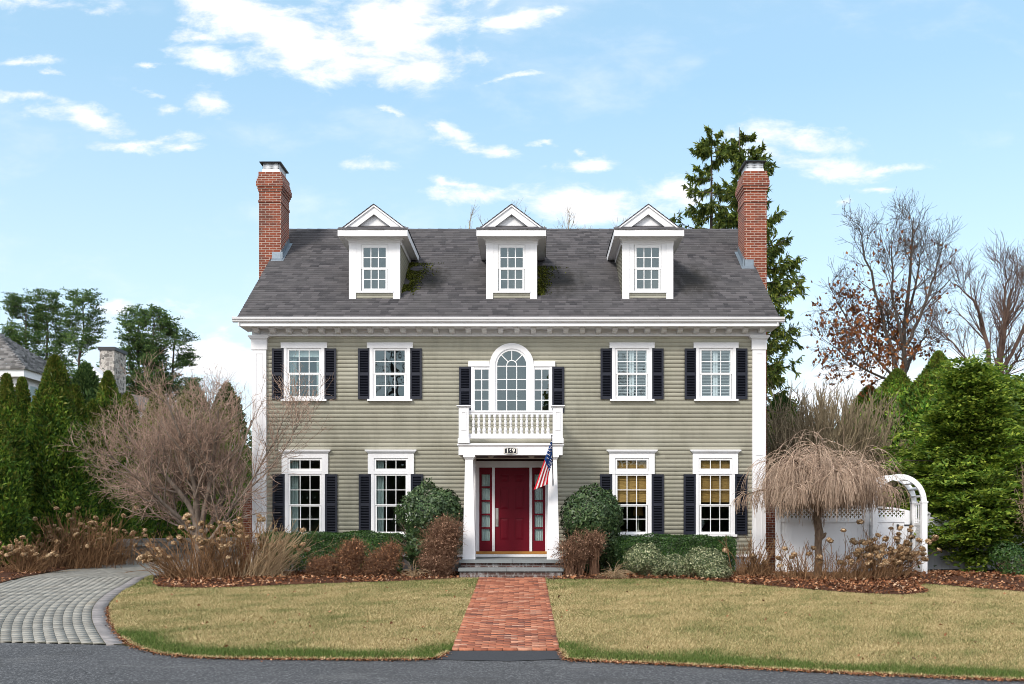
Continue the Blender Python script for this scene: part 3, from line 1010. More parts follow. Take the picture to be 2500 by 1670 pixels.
def wall_segs(z):
    segs = [(X0 + 0.30, X1 - 0.30)]
    for (a, b, c, d) in openings:
        if c < z < d:
            out = []
            for s, e in segs:
                if b <= s or a >= e:
                    out.append((s, e))
                else:
                    if a > s: out.append((s, a))
                    if b < e: out.append((b, e))
            segs = out
    return segs


V, F = clapboards(wall_segs, ZB, ZT, WY, lambda x, dd, z: (x, WY + dd, z))
mesh_np('front_wall', V, F, M['siding'], house)

# side and back walls, with brick-free clapboard and gables
YB = 33.7
RIDGE_Y, RIDGE_Z, EAVE_Y, EAVE_Z = 29.35, 10.58, 24.4, 6.95
SL = (RIDGE_Z - EAVE_Z) / (RIDGE_Y - EAVE_Y)


def roof_z(y): return EAVE_Z + SL * (y - EAVE_Y)


for sgn, xw in ((-1, X0 + 0.03), (1, X1 - 0.03)):
    def seg_side(z):
        if z < 6.75: return [(WY + 0.28, YB)]
        h = (z + 0.16 - EAVE_Z) / SL
        return [(max(EAVE_Y + h, WY + 0.05), min(2 * RIDGE_Y - EAVE_Y - h, YB))] if EAVE_Y + h < RIDGE_Y - 0.1 else []
    V, F = clapboards(seg_side, ZB, RIDGE_Z - 0.2, 0, (lambda a, dd, z, xw=xw, sgn=sgn: (xw - sgn * dd, a, z)))
    mesh_np('side_wall', V, F, M['siding'], house)
mb = MB()
mb.box(X0 + 0.05, X1 - 0.05, YB, YB + 0.05, 0.5, 6.8)
mb.build('back_wall', M['siding'], house)
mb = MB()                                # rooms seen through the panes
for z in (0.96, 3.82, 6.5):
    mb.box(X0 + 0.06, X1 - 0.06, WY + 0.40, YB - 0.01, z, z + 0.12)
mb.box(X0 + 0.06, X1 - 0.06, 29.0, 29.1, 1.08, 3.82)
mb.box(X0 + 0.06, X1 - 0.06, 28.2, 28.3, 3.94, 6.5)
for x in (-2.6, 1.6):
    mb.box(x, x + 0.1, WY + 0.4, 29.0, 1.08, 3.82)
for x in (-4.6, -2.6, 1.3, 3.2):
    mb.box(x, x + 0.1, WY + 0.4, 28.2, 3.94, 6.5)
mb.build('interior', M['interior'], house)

# foundation
mb = MB()
mb.box(X0 + 0.02, X1 - 0.02, WY + 0.012, WY + 0.3, 0.2, ZB - 0.06)
mb.box(X0 + 0.02, X0 + 0.3, WY + 0.3, YB, 0.2, ZB - 0.06)
mb.box(X1 - 0.3, X1 - 0.02, WY + 0.3, YB, 0.2, ZB - 0.06)
mb.build('foundation', M['cement'], house)
mb = MB()
mb.box(X0 + 0.01, X1 - 0.01, WY - 0.05, WY + 0.2, ZB - 0.06, ZB - 0.002)
mb.build('water_table', T, house)

# corner pilasters
for nm, a, b in (('pilaster', X0, fx(651.6)), ('pilaster', fx(1835.5), X1)):
    mb = MB()
    yf = WY - 0.085
    z0 = 0.96
    zc = fz(855)
    mb.box(a, b, yf, WY + 0.30, z0, zc)                          # shaft
    mb.box(a - 0.03, b + 0.03, yf - 0.03, WY + 0.33, z0 - 0.16, z0 + 0.16)   # plinth
    mb.box(a - 0.022, b + 0.022, yf - 0.022, WY + 0.32, zc, fz(831))     # necking board
    for q, (e, za, zb_) in enumerate(((0.035, fz(831), fz(828)), (0.06, fz(828), fz(825)), (0.085, fz(825), fz(821.5)))):
        mb.box(a - e, b + e, yf - e, WY + 0.3 + e, za, zb_)
    # raised frame round the two long panels
    for (zt_, zb_) in ((fz(863), fz(1112)), (fz(1122), 1.25)):
        fw = 0.022
        xa, xb = a + 0.082, b - 0.082
        mb.box(xa, xa + fw, yf - 0.012, yf, zb_, zt_)
        mb.box(xb - fw, xb, yf - 0.012, yf, zb_, zt_)
        mb.box(xa + fw, xb - fw, yf - 0.012, yf, zt_ - fw, zt_)
        mb.box(xa + fw, xb - fw, yf - 0.012, yf, zb_, zb_ + fw)
    mb.build(nm, T, house)

# eaves: frieze, soffit, fascia, modillions, gutter
FX0, FX1 = wx(582, 24.45), wx(1902, 24.45)
SZ = 6.735
mb = MB()
mb.box(X0 - 0.01, X1 + 0.01, WY - 0.055, WY + 0.25, ZT, SZ)              # frieze
mb.box(X0 - 0.03, X1 + 0.03, WY - 0.075, WY - 0.05, SZ - 0.035, SZ)
mb.box(X0 - 0.005, X1 + 0.005, WY - 0.068, WY - 0.05, ZT, ZT + 0.022)
mb.build('frieze', T, house)
mb = MB()
mb.box(FX0 + 0.003, FX1 - 0.003, 24.46, WY + 0.24, SZ + 0.002, SZ + 0.05)    # soffit
mb.box(FX0, FX1, 24.435, 24.458, SZ - 0.012, fz(0) * 0 + wz(784, 24.45))          # fascia
for xs_, sg in ((FX0, 1), (FX1, -1)):                                 # eave returns on the gable ends
    mb.prism([(24.46, SZ), (24.46, 6.93), (25.3, 6.93), (25.3, SZ)], 'x', xs_, xs_ + sg * 0.02)
mb.build('cornice', T, house)
# modillion block: small scrolled bracket
prof = [(0, 0), (0.30, 0), (0.30, -0.03), (0.26, -0.034), (0.22, -0.05), (0.19, -0.085), (0.13, -0.105), (0.02, -0.11), (0, -0.11)]
mb = MB()
mb.prism([(-p_[0], p_[1]) for p_ in prof], 'x', -0.058, 0.058)
mb.prism([(-p_[0] * 0.95, p_[1] * 0.9 - 0.002) for p_ in prof], 'x', -0.066, -0.0585)
mb.prism([(-p_[0] * 0.95, p_[1] * 0.9 - 0.002) for p_ in prof], 'x', 0.0585, 0.066)
mb.box(-0.075, 0.075, -0.31, 0, -0.014, 0.0)
mod = mb.mesh('modillion', M['trim'])
xa = wx(626, 24.8)
xb = wx(1859, 24.8)
for i in range(32):
    inst(mod, 'modillion', house, (xa + (xb - xa) * i / 31, WY - 0.07, SZ))
# gutter: ogee trough
gp = [(24.452, 6.935), (24.452, 6.815), (24.40, 6.815), (24.372, 6.84), (24.366, 6.868), (24.338, 6.885), (24.326, 6.925), (24.334, 6.935), (24.342, 6.925), (24.35, 6.893), (24.378, 6.872), (24.385, 6.85), (24.405, 6.828), (24.438, 6.828), (24.438, 6.935)]
mb = MB()
mb.prism(gp, 'x', wx(568, 24.4), wx(1915, 24.4))
mb.prism([(24.45, 6.933), (24.45, 6.815), (24.40, 6.815), (24.366, 6.86), (24.33, 6.93)], 'x', wx(568, 24.4) - 0.004, wx(568, 24.4) + 0.001)
mb.prism([(24.45, 6.933), (24.45, 6.815), (24.40, 6.815), (24.366, 6.86), (24.33, 6.93)], 'x', wx(1915, 24.4) - 0.001, wx(1915, 24.4) + 0.004)
mb.build('gutter', T, house)

# main roof: shingle courses
RX0, RX1 = wx(580, 24.4), wx(1902, 24.4)


def shingle_rows(xa_fn, y0, y1, zf, expo, place, w=(0.16, 0.40), thick=0.007):
    """courses up a slope: xa_fn(y)->(x0,x1)"""
    V, F = [], []
    n = max(1, int(round((y1 - y0) / expo)))
    for r in range(n):
        a = y0 + (y1 - y0) * r / n
        b = y0 + (y1 - y0) * (r + 1) / n
        xa_, xb_ = xa_fn((a + b) / 2)
        x = xa_ - random.uniform(0, 0.2)
        while x < xb_:
            e = x + random.uniform(*w)
            p, q = max(x, xa_), min(e, xb_)
            if q - p > 0.01:
                o = len(V)
                th = thick + random.uniform(0, 0.006)
                dn = random.uniform(-0.004, 0.004)
                V += [place(p, a + dn, th), place(q, a + dn, th), place(q, b + 0.02, 0.001), place(p, b + 0.02, 0.001), place(p, a + dn, -0.004), place(q, a + dn, -0.004)]
                F += [(o, o + 1, o + 2, o + 3), (o + 4, o + 5, o + 1, o)]
            x = e
    return V, F


nv = Vector((0, -SL, 1)).normalized()
V, F = shingle_rows(lambda y: (RX0, RX1), EAVE_Y - 0.02, RIDGE_Y, roof_z, 0.112, lambda x, y, h: (x, y + nv.y * h, roof_z(y) + nv.z * h), (0.10, 0.30), 0.015)
V2, F2 = shingle_rows(lambda y: (RX0, RX1), EAVE_Y - 0.02, RIDGE_Y, roof_z, 0.112, lambda x, y, h: (x, 2 * RIDGE_Y - y - nv.y * h, roof_z(y) + nv.z * h), (0.5, 1.2))
o2 = len(V)
F += [tuple(i + o2 for i in f) for f in F2]
V += V2
xr = RX0                                                                # ridge caps
while xr < RX1 - 0.05:
    e = min(xr + 0.3, RX1)
    o = len(V)
    for sgy in (-1, 1):
        V += [(xr, RIDGE_Y + sgy * 0.13, RIDGE_Z - 0.13 * SL + 0.02), (e, RIDGE_Y + sgy * 0.13, RIDGE_Z - 0.13 * SL + 0.012), (e, RIDGE_Y, RIDGE_Z + 0.018), (xr, RIDGE_Y, RIDGE_Z + 0.028)]
    F += [(o, o + 1, o + 2, o + 3), (o + 4, o + 7, o + 6, o + 5)]
    xr = e
mesh_np('roof', V, F, M['shingle'], house)
mb = MB()                                                               # roof deck and rake boards
dk = [(EAVE_Y, EAVE_Z - 0.006), (RIDGE_Y, RIDGE_Z - 0.006), (2 * RIDGE_Y - EAVE_Y, EAVE_Z - 0.006), (2 * RIDGE_Y - EAVE_Y, EAVE_Z - 0.09), (RIDGE_Y, RIDGE_Z - 0.12), (EAVE_Y, EAVE_Z - 0.09)]
mb.prism(dk, 'x', RX0 + 0.02, RX1 - 0.02)
for xx in (RX0 + 0.019, RX1 - 0.04):
    for s_ in (1, -1):
        mb.prism([(RIDGE_Y - s_ * (RIDGE_Y - EAVE_Y), EAVE_Z - 0.008), (RIDGE_Y, RIDGE_Z - 0.008), (RIDGE_Y, RIDGE_Z - 0.24), (RIDGE_Y - s_ * (RIDGE_Y - EAVE_Y), EAVE_Z - 0.22)], 'x', xx, xx + 0.021)
mb.build('rake_board', T, house)

# ------------------------------------------------------------------ windows


def sash(x0, x1, z0, z1, y, cols, rows, st=0.034, bot=None, top=None, mt=0.0135, dep=0.034):
    mb = MB()
    bot = st if bot is None else bot
    top = st if top is None else top
    mb.box(x0, x0 + st, y, y + dep, z0, z1)
    mb.box(x1 - st, x1, y, y + dep, z0, z1)
    mb.box(x0 + st, x1 - st, y + 0.001, y + dep, z0, z0 + bot)
    mb.box(x0 + st, x1 - st, y + 0.001, y + dep, z1 - top, z1)
    a, b, c, d = x0 + st, x1 - st, z0 + bot, z1 - top
    for i in range(1, cols):
        xx = a + (b - a) * i / cols
        mb.box(xx - mt / 2 * 1.3, xx + mt / 2 * 1.3, y + 0.006, y + dep - 0.004, c, d)
    for j in range(1, rows):
        zz = c + (d - c) * j / rows
        mb.box(a, b, y + 0.0075, y + dep - 0.005, zz - mt / 2 * 1.3, zz + mt / 2 * 1.3)
    return mb


def glass(parent, x0, x1, z0, z1, y, mat):
    mb = MB()
    mb.add([(x0, y, z0), (x1, y, z0), (x1, y, z1), (x0, y, z1)], [(0, 1, 2, 3)])
    return mb.build('glass', mat, parent)


def cloth(parent, name, x0, x1, z0, z1, y, mat, folds=5, amp=0.03, flare=0.0):
    V, F = [], []
    n = folds * 8
    for j in range(2):
        z = z0 if j == 0 else z1
        for i in range(n + 1):
            s = i / n
            sc = 1 + (flare if j == 0 else 0)
            V.append((x0 + (x1 - x0) * s * sc, y + amp * math.sin(s * folds * 2 * math.pi) + 0.4 * amp * math.sin(s * 17 + 1), z))
    for i in range(n):
        F.append((i, i + 1, n + 2 + i, n + 1 + i))
    return mesh_np(name, V, F, mat, parent, smooth=True)


shutter_cache = {}


def shutter_mesh(w, h, rail=None, steep=False):
    key = (round(w, 2), round(h, 2), steep)
    if key in shutter_cache: return shutter_cache[key]
    mb = MB()
    st, tp, bt, md = 0.05, 0.055, 0.085, 0.075
    mb.box(-w / 2, -w / 2 + st, -0.033, 0, 0, h)
    mb.box(w / 2 - st, w / 2, -0.033, 0, 0, h)
    zm = h * 0.5
    for a, b in ((0, bt), (zm - md / 2, zm + md / 2), (h - tp, h)):
        mb.box(-w / 2 + st, w / 2 - st, -0.031, -0.002, a, b)
    for a, b in ((bt, zm - md / 2), (zm + md / 2, h - tp)):
        n = int((b - a) / 0.040)
        for i in range(n):
            z = a + (i + 0.5) * (b - a) / n
            M4 = Matrix.Translation((0, -0.016, z)) @ Matrix.Rotation(R(-38), 4, 'X')
            mb.box(-w / 2 + st, w / 2 - st, -0.022, 0.022, -0.0035, 0.0035, 0, M4)
    mb.box(-w / 2 + st, w / 2 - st, -0.004, -0.001, bt, h - tp)      # dark back
    me = mb.mesh('shutter', M['navy'])
    shutter_cache[key] = me
    return me


def shutter(x, z0, w, h, tilt=0.0):
    inst(shutter_mesh(w, h), 'shutter', house, (x, WY - 0.020, z0), (0, R(tilt), R(random.uniform(-1.5, 1.5))))


CASY = WY - 0.055                        # face of the flat casings


def upper_window(a, b, fill):
    k = (b - a) / 112.4
    c = (a + b) / 2
    ox0, ox1 = fx(c - 42.2 * k), fx(c + 42.2 * k)
    cx0, cx1 = fx(c - 49.8 * k), fx(c + 49.8 * k)
    zt, zb = fz(850.5), fz(975.0)
    mb = MB()
    mb.box(fx(a), fx(b), CASY - 0.012, WY + 0.01, zt, fz(838))                     # head
    mb.box(fx(a) - 0.004, fx(b) + 0.004, CASY - 0.018, WY + 0.01, fz(839.2), fz(837.4))
    mb.box(cx0, ox0, CASY, WY + 0.03, zb, zt)
    mb.box(ox1, cx1, CASY, WY + 0.03, zb, zt)
    mb.box(ox0, ox0 + 0.022, CASY + 0.018, WY + 0.05, zb, zt)                # brick-mould step
    mb.box(ox1 - 0.022, ox1, CASY + 0.018, WY + 0.05, zb, zt)
    mb.box(ox0 + 0.022, ox1 - 0.022, CASY + 0.018, WY + 0.05, zt - 0.02, zt)
    w = mb.build('window', T, house)
    mb = MB()
    mb.box(fx(a + 1), fx(b - 1), CASY - 0.05, WY + 0.05, fz(980), fz(975.2))
    mb.build('sill', T, w)
    s0, s1 = ox0 + 0.024, ox1 - 0.024
    zm = fz(912)
    sash(s0, s1, zm - 0.014, zt - 0.022, CASY + 0.022, 3, 2, 0.036, bot=0.03).build('sash', T2, w)
    sash(s0 + 0.010, s1 - 0.010, zb + 0.012, zm - 0.014, CASY + 0.034, 3, 2, 0.040, bot=0.065, top=0.028).build('sash', T2, w)
    glass(w, s0, s1, zm, zt - 0.02, CASY + 0.040, M['glass_up'])
    glass(w, s0, s1, zb + 0.02, zm - 0.015, CASY + 0.054, M['glass_up'])
    if fill == 'louvre':                                                    # plantation shutters behind the glass
        mb = MB()
        for (p, q) in ((s0, (s0 + s1) / 2 - 0.004), ((s0 + s1) / 2 + 0.004, s1)):
            mb.box(p, p + 0.055, WY + 0.06, WY + 0.085, zb, zt)
            mb.box(q - 0.055, q, WY + 0.06, WY + 0.085, zb, zt)
            n = 15
            for i in range(n):
                z = zb + 0.05 + (zt - zb - 0.1) * (i + 0.5) / n
                M4 = Matrix.Translation((0, WY + 0.073, z)) @ Matrix.Rotation(R(-22), 4, 'X')
                mb.box(p + 0.055, q - 0.055, -0.03, 0.03, -0.004, 0.004, 0, M4)
            mb.box(p + 0.055, q - 0.055, WY + 0.062, WY + 0.083, zm - 0.03, zm + 0.03)
        mb.build('interior_shutter', T, w)
    elif fill == 'shade':
        mb = MB()
        mb.box(s0 - 0.05, s1 + 0.05, WY + 0.09, WY + 0.10, fz(868), zt + 0.03)
        mb.box(s0 - 0.05, s1 + 0.05, WY + 0.088, WY + 0.105, fz(870.5), fz(867.6))
        mb.build('roller_shade', M['sheer'], w)
        cloth(w, 'curtain', s0 - 0.03, s0 + 0.17, zb - 0.2, zt, WY + 0.2, M['sheer'], 3, 0.02)
        cloth(w, 'curtain', s1 - 0.15, s1 + 0.05, zb - 0.2, zt, WY + 0.2, M['sheer'], 3, 0.02)
    cm = (fx(c - 64.2 * k) + fx(c + 64.2 * k)) / 2
    wS, hS = 0.305, (975.5 - 851.5) / 96
    for s in (-1, 1):
        shutter(fx(c + s * 63.6 * k), fz(975.5), wS, hS)


def lower_window(a, b, fill):
    k = (b - a) / 112.4
    c = (a + b) / 2
    ox0, ox1 = fx(c - 41.5 * k), fx(c + 41.5 * k)
    cx0, cx1 = fx(c - 48.5 * k), fx(c + 48.5 * k)
    zc, zt, zm0, zm1, zb = fz(1106.5), fz(1119), fz(1157.5), fz(1150.5), fz(1304.5)
    mb = MB()
    mb.box(fx(a), fx(b), CASY - 0.008, WY + 0.01, zt, zc)                        # frieze board
    mb.box(fx(a), ox0, CASY - 0.008, WY + 0.02, zm0, zt)
    mb.box(ox1, fx(b), CASY - 0.008, WY + 0.02, zm0, zt)
    mb.box(cx0, ox0, CASY, WY + 0.03, zb, zm0)
    mb.box(ox1, cx1, CASY, WY + 0.03, zb, zm0)
    mb.box(ox0, ox1, CASY + 0.002, WY + 0.03, zm0, zm1)                          # transom bar
    mb.box(ox0, ox0 + 0.02, CASY + 0.018, WY + 0.05, zb, zm0)
    mb.box(ox1 - 0.02, ox1, CASY + 0.018, WY + 0.05, zb, zm0)
    w = mb.build('window', T, house)
    mb = MB()
    for i, (e, p, q) in enumerate(((0.02, 1106.5, 1104.2), (0.045, 1104.2, 1101.4), (0.068, 1101.4, 1098.6))):
        mb.box(fx(a) - e, fx(b) + e, CASY - 0.008 - e, WY + 0.01, fz(p), fz(q))
    mb.build('cornice_cap', T, w)
    mb = MB()
    mb.box(fx(a + 3), fx(b - 3), CASY - 0.05, WY + 0.05, fz(1310), fz(1304.6))
    mb.build('sill', T, w)
    sash(ox0 + 0.004, ox1 - 0.004, zm1 + 0.004, zt - 0.004, CASY + 0.016, 3, 1, 0.048, bot=0.06).build('transom_sash', T2, w)
    glass(w, ox0, ox1, zm1, zt, CASY + 0.034, M['glass'])
    s0, s1 = ox0 + 0.022, ox1 - 0.022
    zm = fz(1232.5)
    sash(s0, s1, zm - 0.014, zm0 - 0.004, CASY + 0.022, 3, 2, 0.036, bot=0.03).build('sash', T2, w)
    sash(s0 + 0.010, s1 - 0.010, zb + 0.004, zm - 0.014, CASY + 0.034, 3, 2, 0.040, bot=0.062, top=0.028).build('sash', T2, w)
    glass(w, s0, s1, zm, zm0, CASY + 0.040, M['glass'])
    glass(w, s0, s1, zb + 0.01, zm - 0.015, CASY + 0.054, M['glass'])
    if fill == 'curtain':
        cloth(w, 'curtain', s0 - 0.12, s0 + 0.20, 1.1, zt + 0.05, WY + 0.16, M['curtain'], 5, 0.03)
        cloth(w, 'curtain', s1 - 0.02, s1 + 0.22, 1.1, zt + 0.05, WY + 0.16, M['curtain'], 4, 0.03)
    else:
        mb = MB()
        zlo = fz(1226)
        n = 4
        for i in range(n):                                                   # soft roman folds
            za = zlo + (zt + 0.02 - zlo) * i / n
            zb_ = zlo + (zt + 0.02 - zlo) * (i + 1) / n
            mb.add([(s0 - 0.02, WY + 0.075 - 0.018, za), (s1 + 0.02, WY + 0.075 - 0.018, za), (s1 + 0.02, WY + 0.075, zb_), (s0 - 0.02, WY + 0.075, zb_),
                    (s0 - 0.02, WY + 0.08, za), (s1 + 0.02, WY + 0.08, za)], [(0, 1, 2, 3), (4, 5, 1, 0)])
        mb.build('bamboo_shade', M['bamboo'], w)
    hS = (1304 - 1157) / 96
    for s in (-1, 1):
        shutter(fx(c + s * 63.8 * k), fz(1305), 0.31, hS, 0.0)


for (a, b), f in zip(UP, ('shade', 'none', 'louvre', 'louvre')):
    upper_window(a, b, f)
for (a, b), f in zip(LO, ('curtain', 'curtain', 'bamboo', 'bamboo')):
    lower_window(a, b, f)

# Palladian window over the balcony
pc = fx(1249.4)
pz = fz(892.5)
Ro, Ri, Rg = 53.75 / 96, 40.5 / 96, 35.5 / 96
zb = fz(1012)
mb = MB()


def arch_ring(mb, cx, cz, r0, r1, y0, y1, a0=0.0, a1=math.pi, n=28):
    for i in range(n):
        t0, t1 = a0 + (a1 - a0) * i / n, a0 + (a1 - a0) * (i + 1) / n
        poly = [(cx + r0 * math.cos(t0), cz + r0 * math.sin(t0)), (cx + r1 * math.cos(t0), cz + r1 * math.sin(t0)),
                (cx + r1 * math.cos(t1), cz + r1 * math.sin(t1)), (cx + r0 * math.cos(t1), cz + r0 * math.sin(t1))]
        mb.prism(poly, 'y', y0, y1)


arch_ring(mb, pc, pz, Ri, Ro, CASY - 0.012, WY + 0.01)
for s in (-1, 1):
    e = lambda px: pc + s * (px / 96)
    def bx(p, q, y0_, y1_, z0_, z1_):
        x_a, x_b = sorted((e(p), e(q)))
        mb.box(x_a, x_b, y0_, y1_, z0_, z1_)
    bx(40.5, 54, CASY - 0.010, WY + 0.02, zb, pz)                         # mullion post
    bx(54, 105.9, CASY - 0.012, WY + 0.01, fz(895.6), fz(883))               # flat heads
    bx(92.5, 98.6, CASY, WY + 0.02, zb, fz(895.6))
pal = mb.build('window', T, house)
mb = MB()
arch_ring(mb, pc, pz, Rg, Ri - 0.001, CASY + 0.015, WY + 0.03)
for s in (-1, 1):
    x_a, x_b = sorted((pc + s * Rg, pc + s * (Ri - 0.001)))
    mb.box(x_a, x_b, CASY + 0.015, WY + 0.03, zb, pz)
mt = 0.020
for zz in (894.6, 926.7, 952, 977.8):
    mb.box(pc - Rg, pc + Rg, CASY + 0.0205, WY + 0.02, fz(zz) - mt / 2, fz(zz) + mt / 2)
mb.box(pc - Rg, pc + Rg, CASY + 0.02, WY + 0.02, zb, fz(1003))
for s in (-1, 1):
    mb.box(pc + s * 12.2 / 96 - mt / 2, pc + s * 12.2 / 96 + mt / 2, CASY + 0.019, WY + 0.02, fz(1003), pz)
arch_ring(mb, pc, pz, 11.2 / 96, 13.2 / 96, CASY + 0.0195, WY + 0.02, n=16)
for ang in (45, 90, 135):
    ca, sa = math.cos(R(ang)), math.sin(R(ang))
    p0 = (pc + ca * 13 / 96, pz + sa * 13 / 96)
    p1 = (pc + ca * (Rg + 0.005), pz + sa * (Rg + 0.005))
    h = mt / 2
    mb.prism([(p0[0] - sa * h, p0[1] + ca * h), (p0[0] + sa * h, p0[1] - ca * h), (p1[0] + sa * h, p1[1] - ca * h), (p1[0] - sa * h, p1[1] + ca * h)], 'y', CASY + 0.0185, WY + 0.02)
mb.build('arched_sash', T2, pal)
for s in (-1, 1):
    c0, c1 = sorted((pc + s * 54 / 96, pc + s * 92.5 / 96))
    ms = sash(c0, c1, zb, fz(896), CASY + 0.016, 2, 4, 0.024, bot=0.10, top=0.07, mt=0.016)
    ms.build('sash', T2, pal)
    glass(pal, c0, c1, zb, fz(897), CASY + 0.036, M['glass_up'])
gm = MB()
gpoly = [(pc - Ri + 0.01, zb), (pc + Ri - 0.01, zb)] + [(pc + (Ri - 0.01) * math.cos(t_), pz + (Ri - 0.01) * math.sin(t_)) for t_ in np.linspace(0, math.pi, 25)]
gm.add([(x, CASY + 0.037, z) for x, z in gpoly], [tuple(range(len(gpoly)))])
gm.build('glass', M['glass_up'], pal)
hS = (1008 - 896) / 96
for cxp in (1135.9, 1362.4):
    shutter(fx(cxp), fz(1008), 0.305, hS)

# ------------------------------------------------------------------ dormers
DY = 25.29                                   # dormer front wall
for dc in (-4.06, -0.537, 2.963):
    hw = 0.655
    zbot = roof_z(DY) - 0.02
    ztop = 9.12
    def DX(px): return dc + (px - 914.75) * DY / FPX
    def DZ(py): return wz(py, DY)
    wy0 = DZ(710.5)
    # corner boards and casings
    mb = MB()
    mb.box(dc - hw, DX(869.5), DY - 0.03, DY + 0.05, zbot - 0.02, DZ(593.8))
    mb.box(DX(959.8), dc + hw, DY - 0.03, DY + 0.05, zbot - 0.02, DZ(593.8))
    mb.box(DX(869.7), DX(881.7), DY - 0.022, DY + 0.05, DZ(711), DZ(593.8))
    mb.box(DX(947.8), DX(959.6), DY - 0.022, DY + 0.05, DZ(711), DZ(593.8))
    mb.box(DX(881.8), DX(947.7), DY - 0.0215, DY + 0.05, DZ(598), DZ(593.8))
    mb.box(DX(868.5), DX(960.8), DY - 0.045, DY + 0.05, DZ(715.5), DZ(711))              # sill
    mb.box(dc - hw - 0.012, dc + hw + 0.012, DY - 0.05, DY + 0.06, DZ(593.7), ztop)      # frieze
    for s in (-1, 1):                                                           # side frieze
        p, q = sorted((dc + s * (hw - 0.02), dc + s * (hw + 0.03)))
        yy_e = EAVE_Y + (ztop - 0.13 - EAVE_Z) / SL
        mb.prism([(DY + 0.06, ztop - 0.13), (DY + 0.06, ztop), (EAVE_Y + (ztop - EAVE_Z) / SL, ztop), (yy_e, ztop - 0.13)], 'x', p, q)
    dm = mb.build('dormer', T, house)
    mb = MB()                                                                  # cheeks and boards below the sill
    V, F = clapboards(lambda z: [(DX(869.6), DX(959.7))], zbot, DZ(715.4), 0, lambda x, dd, z: (x, DY + dd, z), 0.10, 0.012)
    for s in (-1, 1):
        xw = dc + s * (hw - 0.006)
        V2, F2 = clapboards(lambda z: [(DY + 0.05, max(DY + 0.06, EAVE_Y + (z + 0.05 - EAVE_Z) / SL))], zbot, ztop - 0.1, 0,
                            lambda a, dd, z, xw=xw, s=s: (xw - s * dd, a, z), 0.10, 0.014, 9)
        o3 = len(V)
        V += V2
        F += [tuple(i + o3 for i in f) for f in F2]
    mesh_np('siding', V, F, M['siding'], dm)
    # boxed eave: soffit + fascia on three sides, back into the roof
    fy = 24.95
    ex = 0.885
    zf0, zf1 = 9.115, 9.285
    mb = MB()
    yb = EAVE_Y + (zf0 - EAVE_Z) / SL + 0.02
    mb.box(dc - ex + 0.02, dc + ex - 0.02, fy + 0.02, yb, zf0 + 0.012, zf0 + 0.03)          # soffit
    mb.box(dc - ex, dc + ex, fy, fy + 0.02, zf0, zf1)
    for s in (-1, 1):
        p, q = sorted((dc + s * (ex - 0.02), dc + s * ex))
        mb.prism([(fy + 0.02, zf0), (fy + 0.02, zf1), (EAVE_Y + (zf1 - EAVE_Z) / SL, zf1), (yb, zf0)], 'x', p, q)
    for i, e_ in enumerate((0.05, 0.09)):                                     # bed mould under the soffit
        mb.box(dc - hw - e_, dc + hw + e_, DY - 0.05 - e_, DY + 0.07, ztop - 0.05 + 0.028 * i, ztop - 0.022 + 0.028 * i)
    mb.build('fascia', T, dm)
    # pediment
    gy = 25.16
    za = 9.965
    sl = 0.755
    zc_ = 9.415                                                              # cut foot of the raking boards
    th = 0.195                                                               # width of the raking board, measured vertically
    mb = MB()
    for s in (-1, 1):
        t0_, t1_ = za - 0.036, za - 0.036 - th
        mb.prism([(dc, t0_), (dc + s * (t0_ - zc_) / sl, zc_), (dc + s * (t1_ - zc_) / sl, zc_), (dc, t1_)], 'y', gy, gy + 0.03)
        mb.prism([(dc, za), (dc + s * (za - 9.35) / sl, 9.35), (dc + s * (za - 0.045 - 9.35) / sl, 9.35), (dc, za - 0.045)], 'y', gy - 0.035, gy + 0.02)
    mb.prism([(dc - 0.56, 9.47), (dc + 0.56, 9.47), (dc, 9.47 + 0.56 * sl)], 'y', gy + 0.11, gy + 0.14)
    mb.build('pediment', T, dm)
    # roof of the dormer: two slopes running back, and the little pent strip in front
    V, F = [], []
    sl = (za + 0.02 - 9.30) / (ex + 0.02)
    for s in (-1, 1):
        n = 9
        for r in range(n):
            u0, u1 = (ex + 0.02) * (1 - r / n), (ex + 0.02) * (1 - (r + 1) / n)
            zz0, zz1 = 9.30 + sl * ((ex + 0.02) - u0), 9.30 + sl * ((ex + 0.02) - u1)
            ye = EAVE_Y + (zz1 + 0.02 - EAVE_Z) / SL + 0.1
            y = gy - 0.05
            while y < ye:
                e = min(y + random.uniform(0.2, 0.45), ye)
                o = len(V)
                V += [(dc + s * u0, y, zz0 + 0.012), (dc + s * u0, e, zz0 + 0.012), (dc + s * u1, e, zz1 + 0.004), (dc + s * u1, y, zz1 + 0.004), (dc + s * u0, y, zz0 - 0.01), (dc + s * u0, e, zz0 - 0.01)]
                F += [(o, o + 1, o + 2, o + 3), (o + 4, o + 5, o + 1, o)]
                if y == gy - 0.05:
                    V += [(dc + s * u1, y, zz1 - 0.016)]
                    F += [(o, o + 3, o + 6, o + 4)]
                y = e
    V2, F2 = shingle_rows(lambda y: (dc - ex - 0.012 + max(0, y - gy + 0.05) * 1.2, dc + ex + 0.012 - max(0, y - gy + 0.05) * 1.2), fy - 0.02, gy + 0.28, None, 0.10, lambda x, y, h: (x, y, 9.289 + (y - fy) * 0.52 + h * 1.2), (0.15, 0.4))
    o3 = len(V)
    V += V2
    F += [tuple(i + o3 for i in f) for f in F2]
    mesh_np('roof', V, F, M['shingle'], dm)
    # window
    s0, s1 = DX(882.5), DX(947)
    zt, zm, z0 = DZ(598.6), DZ(655.5), DZ(710.5)
    sash(s0, s1, zm - 0.014, zt, DY - 0.012, 3, 2, 0.052, bot=0.036, top=0.068, mt=0.016).build('sash', T2, dm)
    sash(s0 + 0.008, s1 - 0.008, z0, zm - 0.014, DY - 0.001, 3, 2, 0.052, bot=0.062, top=0.024, mt=0.016).build('sash', T2, dm)
